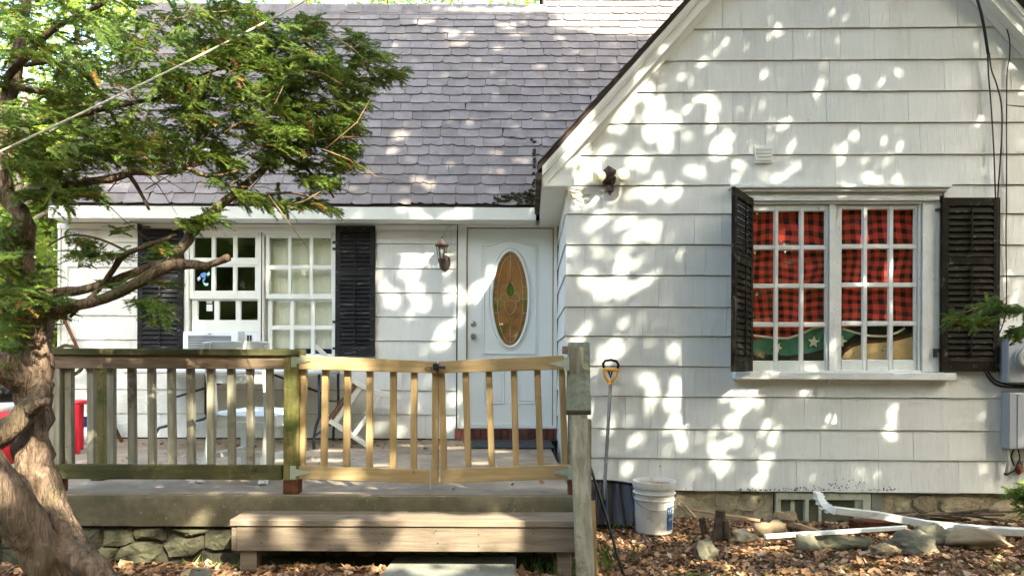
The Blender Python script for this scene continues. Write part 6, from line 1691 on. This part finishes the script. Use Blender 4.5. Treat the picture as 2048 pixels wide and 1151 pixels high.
for g_ in [
 # gable wall
 (1122, 340, 34, 34), (1150, 300, 26, 30), (1232, 262, 22, 24), (1245, 225, 20, 26), (1290, 190, 20, 20), (1308, 225, 20, 40), (1310, 270, 22, 34), (1262, 190, 14, 14), (1190, 215, 12, 14),
 (1270, 330, 34, 26), (1180, 345, 26, 20), (1150, 360, 18, 22), (1210, 310, 20, 16), (1330, 300, 20, 34), (1350, 250, 14, 16), (1385, 165, 8, 10), (1395, 125, 7, 6), (1405, 195, 18, 20), (1425, 220, 14, 14), (1420, 245, 10, 10),
 (1440, 300, 30, 26), (1400, 355, 30, 16), (1460, 270, 14, 12), (1280, 385, 42, 16), (1215, 390, 26, 16), (1160, 410, 24, 18), (1350, 390, 24, 12), (1140, 372, 14, 14),
 (1250, 445, 24, 18), (1225, 465, 12, 8), (1290, 465, 26, 18), (1310, 448, 18, 12), (1315, 475, 10, 10), (1340, 470, 8, 8), (1155, 510, 12, 10), (1190, 505, 16, 16), (1218, 510, 13, 14), (1260, 530, 30, 12), (1300, 520, 14, 12), (1365, 512, 9, 6),
 (1158, 538, 14, 8), (1175, 565, 20, 22), (1220, 585, 22, 28), (1240, 560, 18, 14), (1285, 565, 14, 18), (1255, 590, 12, 12), (1195, 600, 14, 10), (1215, 625, 12, 8), (1245, 650, 12, 16), (1175, 655, 12, 10), (1150, 675, 12, 12), (1375, 610, 9, 6),
 (1345, 700, 16, 20), (1370, 720, 12, 24), (1325, 688, 10, 8), (1205, 705, 12, 10), (1290, 760, 14, 22), (1352, 770, 18, 18), (1300, 800, 14, 22), (1345, 800, 16, 18), (1352, 845, 24, 20), (1335, 820, 14, 12), (1238, 815, 9, 10), (1252, 838, 9, 6),
 (1215, 855, 12, 16), (1270, 880, 18, 12), (1310, 870, 12, 12), (1250, 935, 14, 16), (1455, 790, 26, 12), (1480, 815, 18, 18), (1500, 800, 20, 20), (1460, 850, 18, 18), (1430, 905, 14, 14), (1470, 885, 20, 18), (1450, 930, 22, 18), (1420, 895, 10, 10),
 (1530, 760, 16, 14), (1540, 885, 14, 14), (1530, 925, 16, 18), (1520, 960, 18, 16), (1365, 955, 14, 14), (1530, 850, 12, 14), (1600, 790, 18, 14), (1620, 800, 12, 10), (1635, 770, 16, 8), (1660, 790, 10, 9), (1655, 855, 22, 18), (1670, 840, 10, 14), (1600, 833, 8, 9),
 (1780, 835, 14, 14), (1775, 865, 10, 10), (1895, 868, 9, 8), (1945, 945, 10, 9), (1955, 965, 9, 7), (1750, 960, 14, 8), (1960, 795, 8, 8), (1635, 175, 10, 12), (1655, 165, 10, 10), (1625, 195, 8, 10), (1702, 155, 8, 12), (1795, 146, 9, 6), (1925, 58, 10, 12),
 (1566, 250, 17, 17), (1680, 245, 6, 14), (1690, 320, 12, 14), (1705, 275, 12, 10), (1770, 328, 14, 10), (1800, 270, 8, 14), (1800, 300, 15, 24), (1770, 330, 14, 10), (1618, 345, 14, 10), (1575, 350, 9, 6), (1740, 365, 22, 12), (1825, 345, 12, 18), (1800, 375, 14, 8), (1550, 365, 14, 8), (1500, 400, 14, 6),
 (1920, 265, 8, 8), (1675, 395, 12, 10), (1855, 540, 14, 30), (1835, 500, 9, 16), (1800, 520, 16, 20), (1760, 470, 14, 14), (1675, 545, 8, 12), (1850, 600, 8, 10), (1905, 515, 22, 12), (1930, 530, 24, 10), (1700, 640, 10, 10), (1800, 610, 12, 12), (1665, 700, 10, 10), (1720, 735, 16, 10), (1830, 725, 12, 12), (1620, 750, 16, 5), (1545, 700, 8, 10), (1590, 450, 10, 10), (1960, 610, 10, 14), (2010, 560, 8, 14), (2025, 500, 9, 9), (2035, 590, 9, 9),
 (2025, 185, 10, 8), (1990, 110, 7, 6), (1380, 60, 8, 8), (1530, 145, 8, 7), (1500, 300, 12, 16), (1480, 335, 18, 12), (1370, 340, 16, 12), (1210, 440, 16, 12), (1190, 430, 12, 8), (1230, 545, 14, 10), (1390, 700, 10, 10), (1145, 700, 12, 10), (1410, 780, 12, 10),
]: gap('w', *g_)
for g_ in [(785, 480, 22, 12), (805, 500, 20, 14), (770, 580, 16, 18), (785, 600, 22, 26), (760, 550, 12, 16), (818, 545, 22, 40), (830, 590, 24, 18), (838, 520, 20, 18), (870, 515, 20, 22), (900, 500, 14, 22), (895, 540, 16, 12), (845, 612, 20, 22), (820, 632, 12, 14), (900, 590, 18, 18), (890, 660, 22, 24), (915, 640, 16, 22), (925, 600, 12, 20), (960, 585, 28, 34), (985, 545, 16, 22),
            (875, 690, 16, 14), (845, 700, 12, 10), (905, 800, 18, 16), (900, 850, 16, 14), (830, 820, 20, 14), (800, 860, 22, 12), (965, 690, 10, 6), (940, 850, 16, 12), (700, 790, 22, 22), (730, 840, 22, 18), (760, 860, 14, 10), (195, 650, 12, 14), (215, 662, 14, 10), (180, 680, 16, 8), (130, 690, 14, 10), (240, 655, 10, 12), (255, 470, 10, 8), (240, 410, 26, 10), (120, 420, 14, 8), (160, 540, 8, 6), (210, 505, 12, 10), (850, 425, 26, 9), (790, 425, 20, 8), (690, 425, 16, 8), (960, 428, 16, 6),
            (315, 620, 14, 30), (335, 590, 12, 26), (345, 650, 10, 20), (690, 500, 12, 16), (720, 600, 10, 8), (545, 540, 10, 16), (620, 520, 10, 8), (400, 650, 14, 8), (240, 780, 12, 14), (180, 800, 12, 12), (300, 840, 10, 10), (580, 830, 12, 12)]: gap('p', *g_)
for g_ in [(1180, 14, 130, 22), (1300, 30, 110, 26), (1220, 48, 120, 18), (1150, 8, 90, 14), (1180, 18, 90, 16), (1260, 40, 90, 20), (1330, 20, 60, 24), (1150, 52, 60, 10), (1230, 66, 60, 9), (1000, 24, 90, 6), (900, 22, 70, 5), (1290, 66, 40, 9), (850, 45, 26, 6), (840, 50, 14, 5), (905, 70, 20, 5), (915, 90, 24, 5), (1010, 55, 30, 6), (1030, 72, 24, 5), (1000, 100, 18, 5), (790, 95, 14, 5), (1120, 80, 14, 4), (800, 275, 22, 8), (780, 305, 16, 5), (835, 365, 22, 7), (860, 375, 14, 5), (990, 310, 16, 4), (940, 70, 12, 4), (720, 60, 16, 4), (340, 280, 40, 12), (420, 300, 40, 8), (220, 370, 22, 6), (460, 340, 14, 6), (1040, 325, 16, 4)]: gap('r', *g_)
for g_ in [(690, 722, 30, 22), (720, 726, 20, 20), (1065, 722, 30, 22), (960, 735, 22, 12), (1110, 722, 14, 12), (640, 715, 14, 10), (780, 730, 10, 10), (520, 720, 14, 14), (500, 735, 14, 20), (440, 722, 18, 8), (700, 950, 24, 16), (580, 780, 14, 26), (575, 830, 12, 14), (606, 860, 6, 40), (648, 800, 6, 60), (738, 850, 6, 60), (1032, 800, 8, 40), (975, 800, 7, 40), (828, 780, 6, 40), (1157, 700, 24, 18), (1158, 900, 18, 42), (424, 780, 10, 26), (463, 760, 8, 20), (385, 840, 8, 30), (344, 880, 8, 20), (304, 800, 8, 40), (184, 850, 6, 20), (640, 940, 12, 8), (900, 948, 14, 8), (985, 860, 6, 26)]: gap('q', *g_)
for g_ in [(820, 1080, 30, 16), (835, 1070, 16, 20), (960, 1060, 14, 26), (1000, 1055, 18, 18), (970, 1090, 18, 12), (1010, 1085, 8, 12), (540, 1000, 26, 10), (495, 998, 32, 20), (500, 1010, 20, 14), (430, 1015, 18, 14), (250, 1010, 14, 14), (210, 1025, 8, 16), (235, 1000, 16, 8), (1130, 1075, 10, 12), (1110, 1035, 14, 8), (700, 1045, 14, 6), (300, 1095, 20, 14), (200, 1070, 8, 8), (560, 1060, 12, 10)]: gap('s', *g_)
for g_ in [(900, 895, 30, 4), (760, 930, 20, 4), (650, 920, 24, 5), (660, 900, 30, 4), (800, 915, 26, 4), (870, 940, 30, 4), (1000, 902, 20, 3), (960, 925, 26, 4), (400, 905, 30, 4), (350, 900, 26, 4), (450, 915, 30, 5), (220, 885, 20, 3), (300, 895, 20, 3), (250, 910, 24, 3), (690, 965, 30, 3), (760, 975, 24, 3), (640, 960, 20, 3), (330, 975, 20, 3), (480, 960, 26, 4), (560, 920, 18, 5), (1080, 895, 24, 3), (180, 905, 16, 3), (710, 890, 20, 4), (590, 905, 20, 4), (820, 890, 20, 3), (1100, 910, 20, 3), (520, 985, 20, 3), (430, 985, 16, 3)]: gap('f', *g_)
rg = random.Random(5)
for _ in range(90): gap('g', rg.uniform(1180, 2040), rg.uniform(1040, 1160) ** 1.0, rg.uniform(8, 28), rg.uniform(4, 9))
for _ in range(30): gap('g', rg.uniform(740, 1040), rg.uniform(1105, 1160), rg.uniform(12, 26), rg.uniform(7, 12))
for _ in range(30): gap('g', rg.uniform(230, 740), rg.uniform(1105, 1160), rg.uniform(10, 22), rg.uniform(5, 9))
for x_, y_, r_ in [(85, 770, 20), (80, 720, 14), (90, 820, 16), (75, 740, 14), (30, 1000, 26), (80, 1010, 26), (100, 1050, 24), (150, 1090, 24), (60, 950, 18), (20, 930, 16), (170, 180, 26), (380, 330, 30), (60, 790, 12), (10, 1120, 30), (100, 690, 12), (215, 365, 22), (240, 355, 18), (420, 450, 20), (360, 475, 16), (440, 515, 16), (555, 320, 18), (540, 340, 18), (120, 230, 22), (230, 110, 26), (490, 290, 30), (560, 150, 26), (525, 130, 24), (580, 240, 20), (680, 120, 16), (300, 420, 10), (455, 390, 20), (420, 130, 24), (90, 110, 24), (20, 330, 30), (330, 60, 20), (610, 300, 18), (470, 210, 26), (380, 220, 24), (200, 280, 22), (520, 60, 16), (20, 620, 20), (110, 600, 16)]: gap('y', x_, y_, r_, r_)
wg = [g_ for g_ in gaps if abs(g_[1][1]) == 1 and abs(g_[0][1] - GY) < .2]
for _ in range(230):
    c = wg[rg.randrange(len(wg))]; k_ = rg.uniform(.012, .034)
    gaps.append((c[0] + np.array([rg.gauss(0, .16), 0, rg.gauss(0, .14)]), c[1], k_, k_ * rg.uniform(.7, 1.6), c[4], c[5]))
for _ in range(150): gap('w', rg.uniform(1140, 2030), rg.uniform(20, 960), rg.uniform(3, 7), rg.uniform(3, 7))
for _ in range(60): gap('r', rg.uniform(700, 1250), rg.uniform(60, 400), rg.uniform(3, 8), rg.uniform(2, 4))
for _ in range(190): gap('y', rg.uniform(-20, 760), rg.uniform(0, 420), rg.uniform(8, 22), rg.uniform(8, 22))

U3 = np.cross(np.array([0, 0, 1.0]), S3); U3 /= np.linalg.norm(U3); V3 = np.cross(S3, U3)
corners = [np.array(p) for p in (ptd(-150, -30, 3.4), ptd(2200, -60, 5.7), ptd(-300, -60, 8.6), ptd(2200, 1200, 3.8), ptd(-100, 1200, 3.4), pt(0, 400, 0), ptd(1024, -30, 9), (XL - 1.2, 1.2, 5.5), (4.9, -1.6, 5.0), (5.2, -4.2, 0))]
uu = [c @ U3 for c in corners]; vv = [c @ V3 for c in corners]
U0, U1, V0, V1 = min(uu) - .3, max(uu) + .3, min(vv) - .3, max(vv) + .3
print('canopy', U0, U1, V0, V1, len(gaps))
r = np.random.default_rng(77)
LS = .15
n = int((U1 - U0) * (V1 - V0) * 11.0 / (LS * LS * .33))
u_ = r.uniform(U0, U1, n); v_ = r.uniform(V0, V1, n)
# distance from the house along the light, in soft layers, each tree's crown bulging
base = 8.6 + .7 * np.sin(u_ * 1.1) + .5 * np.sin(v_ * 1.7 + 1) 
L_ = base + r.normal(0, .45, n)
P = u_[:, None] * U3 + v_[:, None] * V3
P = P - S3 * ((P @ S3)[:, None]) - S3 * L_[:, None] + S3 * (np.array([.5, -1.5, 1.5]) @ S3)
keep = np.ones(n, bool)
for c, nr, rx, ry, ax, ay in gaps:
    den = S3 @ nr; t = ((c - P) @ nr) / den; Q = P + S3 * t[:, None] - c
    e = ((Q @ ax) / (rx * .74 + LS * .12)) ** 2 + ((Q @ ay) / (ry * .74 + LS * .12)) ** 2
    keep &= ~((e < 1.0))
P = P[keep]; print('canopy leaves', keep.sum(), n)
zmin = P[:, 2].min(); print('canopy z', zmin, P[:, 2].max(), P[:, 0].min(), P[:, 0].max(), P[:, 1].min(), P[:, 1].max())
um = P @ U3; cuts = [U0 - 9, U0 + (U1 - U0) / 3, U0 + 2 * (U1 - U0) / 3, U1 + 9]
labs = ['tall oak out of the picture whose crown shades the left of the house', 'tall oak out of the picture whose crown shades the porch and door', 'tall oak out of the picture whose crown shades the gable wing']
for k in range(3):
    sel = (um >= cuts[k]) & (um < cuts[k + 1]); Pk = P[sel]; c = Pk.mean(0)
    t = thing('shade_oak', labs[k], 'tree', (c[0], c[1], 0), group='oaks in front of the house')
    leafmesh(Pk, LS, r, 'crown', 'leaf_shade', parent=t)
    m = MB(); m.tube([(c[0], c[1], -.2), (c[0] + .1, c[1], 3), (c[0], c[1] + .1, 6), (c[0] + .1, c[1], c[2])], [.34, .27, .22, .1], 12, wob=.25); obj('trunk', m, 'bark', t, smooth=True)
# a few lit trees on the far side of the yard, seen only as reflections in the glass
for i, (x, y, h) in enumerate([(-7, -19, 10), (-1.5, -22, 11), (-12, -14, 9), (4, -24, 11), (10, -22, 11), (16, -17, 10)]):
    tree(x, y, h, 3.2, ['yard tree left behind the viewer', 'yard tree straight behind the viewer', 'yard tree far left behind the viewer', 'yard tree right behind the viewer', 'yard tree further right behind the viewer', 'yard tree furthest right behind the viewer'][i] + ', mirrored in the glass', 70 + i, n=9000, size=.30, low=.05, group='trees across the yard')

rw = np.random.default_rng(99); n = 60000
a = rw.uniform(math.radians(175), math.radians(365), n); q_ = rw.uniform(24, 33, n); z = rw.random(n) ** .8 * (11 + 3 * np.sin(a * 9) + 1.5 * np.sin(a * 23))
P = np.stack([q_ * np.cos(a), -3 + q_ * np.sin(a), z], 1)
n2 = 45000; a = rw.uniform(math.radians(2), math.radians(178), n2); q_ = rw.uniform(27, 38, n2); z = rw.random(n2) ** .8 * (8.5 + 2 * np.sin(a * 9) + 1.2 * np.sin(a * 23))
P = np.concatenate([P, np.stack([q_ * np.cos(a), -3 + q_ * np.sin(a), z], 1)])
o = leafmesh(P, .75, rw, 'far_woods', 'leaf_far'); tag(o, 'leafy woods closing the yard far behind the house and the viewer', 'woods', kind='stuff')

# ================================================================== LEAVES AND GRASS ON THE GROUND
def litter(P, Nrm, size, name, rn, lab=None, curl=.35):
    n = len(P); r = rng; a = r.uniform(0, 2 * math.pi, n); tl = r.normal(0, .38, (n, 2))
    A_ = np.stack([np.cos(a), np.sin(a), tl[:, 0]], 1); B_ = np.stack([-np.sin(a), np.cos(a), tl[:, 1]], 1)
    s_ = size * np.exp(r.normal(-.08, .42, (n, 1))); A_ *= s_ * .5; B_ *= s_ * .32; Z = np.zeros((n, 3)); Z[:, 2] = 1; cu = s_ * curl * r.uniform(-.4, 1, (n, 1)) * .5
    mid = P
    V_ = np.stack([P - A_ + Z * cu, P - A_ * .2 + B_ + Z * cu * .6, P + A_ * .55 + B_ * .8, P + A_ + Z * cu, P + A_ * .5 - B_ * .9, P - A_ * .3 - B_ + Z * cu * .7], 1)
    V_ = V_.reshape(-1, 3); i0 = np.arange(n)[:, None] * 6
    F_ = np.concatenate([i0 + np.array([[0, 4, 1]]) * 0 + np.array([[0, 5, 1]]), i0 + np.array([[1, 5, 4]]), i0 + np.array([[1, 4, 2]]), i0 + np.array([[2, 4, 3]])])
    o = fast_mesh(name, V_, F_, 'litter', np.tile(rn, 4)); return stuff(o)
def scatter(boxes):
    out = []
    for x0, x1, y0, y1, n, sz_ in boxes:
        x = rng.uniform(x0, x1, n); y = rng.uniform(y0, y1, n)
        for a, b in zip(x, y): out.append((a, b, gz(a, b) + rng.uniform(.002, .022)))
    return np.array(out)
G = scatter([(.3, 4.4, -3.1, -1.62, 14000, 0), (.35, 4.4, -4.2, -3.1, 10000, 0), (-3.2, .35, -3.9, -3.08, 15000, 0), (-3.2, .35, -4.7, -3.9, 1400, 0), (.45, 1.6, -3.3, -1.7, 1300, 0), (.3, 5, -5.2, -4.2, 800, 0), (-5, -3.2, -6, -3, 900, 0)])
den = np.array([noise.noise(Vector((p[0] * 1.6, p[1] * 1.6, 4.0))) for p in G])
front = (G[:, 1] < -3.2) & (G[:, 0] > .5)
kp = ~(front & (den < .06))
def inpath(x, y):
    s_ = [(PATH[(i + 1) % 4][0] - PATH[i][0]) * (y - PATH[i][1]) - (PATH[(i + 1) % 4][1] - PATH[i][1]) * (x - PATH[i][0]) for i in range(4)]
    return all(v > -.01 for v in s_) or all(v < .01 for v in s_)
kp &= ~np.array([inpath(p[0], p[1]) for p in G]) | (rng.random(len(G)) < .0)
G = G[kp]
rn = rng.random(len(G)) ** 1.1
rn = np.where(rn > .965, rng.uniform(0, 1, len(G)), rn)
o = litter(G, None, .032, 'leaf_litter', rn); tag(o, 'brown dry leaves covering the ground before the house', 'leaves', kind='stuff')
# leaves and twigs on the porch floor and the step
n = 420; x = rng.uniform(-3.6, .3, n); y = np.where(rng.random(n) < .6, -.06 - rng.random(n) ** 2 * .7, rng.uniform(-2.9, -.2, n))
o = litter(np.stack([x, y, np.full(n, PF + .008)], 1), None, .034, 'porch_leaves', rng.uniform(.2, 1, n)); tag(o, 'fallen leaves scattered on the porch floor', 'leaves', kind='stuff')
for px, py, D, lb in ((700, 1033, None, 'small green leaf lying on the wooden step'), (1057, 1026, None, 'small green leaf at the right end of the wooden step')):
    p = pz(px, py, sz + .004); m = MB(); m.add([p + Vector((-.03, 0, 0)), p + Vector((0, -.016, .006)), p + Vector((.032, .004, .010)), p + Vector((.004, .018, .004))], [(0, 1, 2, 3)])
    o = obj('green_leaf', m, 'grass', off=p); o.location = p; a = o.data.attributes.new('rnd', 'FLOAT', 'FACE'); a.data.foreach_set('value', [.6]); tag(o, lb, 'leaf')
# grass tufts and weeds
GR = [((1085, 1130), .22, .12, 260, .13), ((1120, 1140), .12, .10, 120, .12), ((1210, 1120), .16, .10, 90, .10), ((1240, 1060), .2, .06, 40, .08), ((500, 1150), .3, .08, 110, .07), ((420, 1145), .25, .06, 90, .06), ((1400, 1150), .3, .1, 110, .05), ((1650, 1140), .8, .12, 170, .045), ((2020, 1140), .3, .12, 90, .05), ((640, 1140), .3, .08, 60, .06)]
V_, F_, rn = [], [], []
for (px, py), rx, ry, n, h in GR:
    c = pz(px, py, 0)
    for _ in range(n):
        x, y = c.x + rng.normal(0, rx * .5), c.y + rng.normal(0, ry); a = rng.uniform(0, 6.28); hh = h * rng.uniform(.4, 1.2); lx, ly = rng.normal(0, hh * .35, 2); w = .0028; z = gz(x, y) - .005
        i = len(V_); V_ += [(x - w * math.cos(a), y - w * math.sin(a), z), (x + w * math.cos(a), y + w * math.sin(a), z), (x + lx * .4 + w * .7 * math.cos(a), y + ly * .4 + w * .7 * math.sin(a), z + hh * .6), (x + lx, y + ly, z + hh)]; F_ += [(i, i + 1, i + 2), (i, i + 2, i + 3)]; q_ = rng.random(); rn += [q_, q_]
o = fast_mesh('grass', np.array(V_), np.array(F_), 'grass', np.array(rn)); stuff(o); tag(o, 'sparse green grass blades round the step and dirt', 'grass', kind='stuff')
for k, (px, py, s_, lb) in enumerate([(1385, 1135, .05, 'small light green seedling in the dirt below the bucket'), (1420, 1100, .035, 'tiny green weed beside the leaning grey rock'), (1465, 1150, .04, 'little green weed at the bottom edge, below the stumps'), (228, 1120, .04, 'small pale green weed at the foot of the stone wall')]):
    c = pz(px, py, .02); c.z = gz(c.x, c.y); m = MB()
    for j in range(7):
        a = j * 2.4; rr_ = s_ * (.4 + .1 * j); q = Vector((c.x + rr_ * math.cos(a), c.y + rr_ * math.sin(a), c.z + s_ * (.6 - .05 * j))); e = Vector((math.cos(a), math.sin(a), .1)) * s_ * .5; f = Vector((-math.sin(a), math.cos(a), 0)) * s_ * .28
        m.add([q - e, q + f, q + e, q - f], [(0, 1, 2, 3)]); m.add([(c.x, c.y, c.z - .01), (c.x + .003, c.y, c.z - .01), tuple(q)], [(0, 1, 2)])
    o = obj('weed', m, 'grass', off=c); o.location = c; a = o.data.attributes.new('rnd', 'FLOAT', 'FACE'); a.data.foreach_set('value', [.75] * len(o.data.polygons)); tag(o, lb, 'weed')

# ================================================================== the wing stands a little turned
for o in WING: o.matrix_basis = WROT @ o.matrix_basis
for o in bpy.data.objects:
    if '_o' in o: del o['_o']
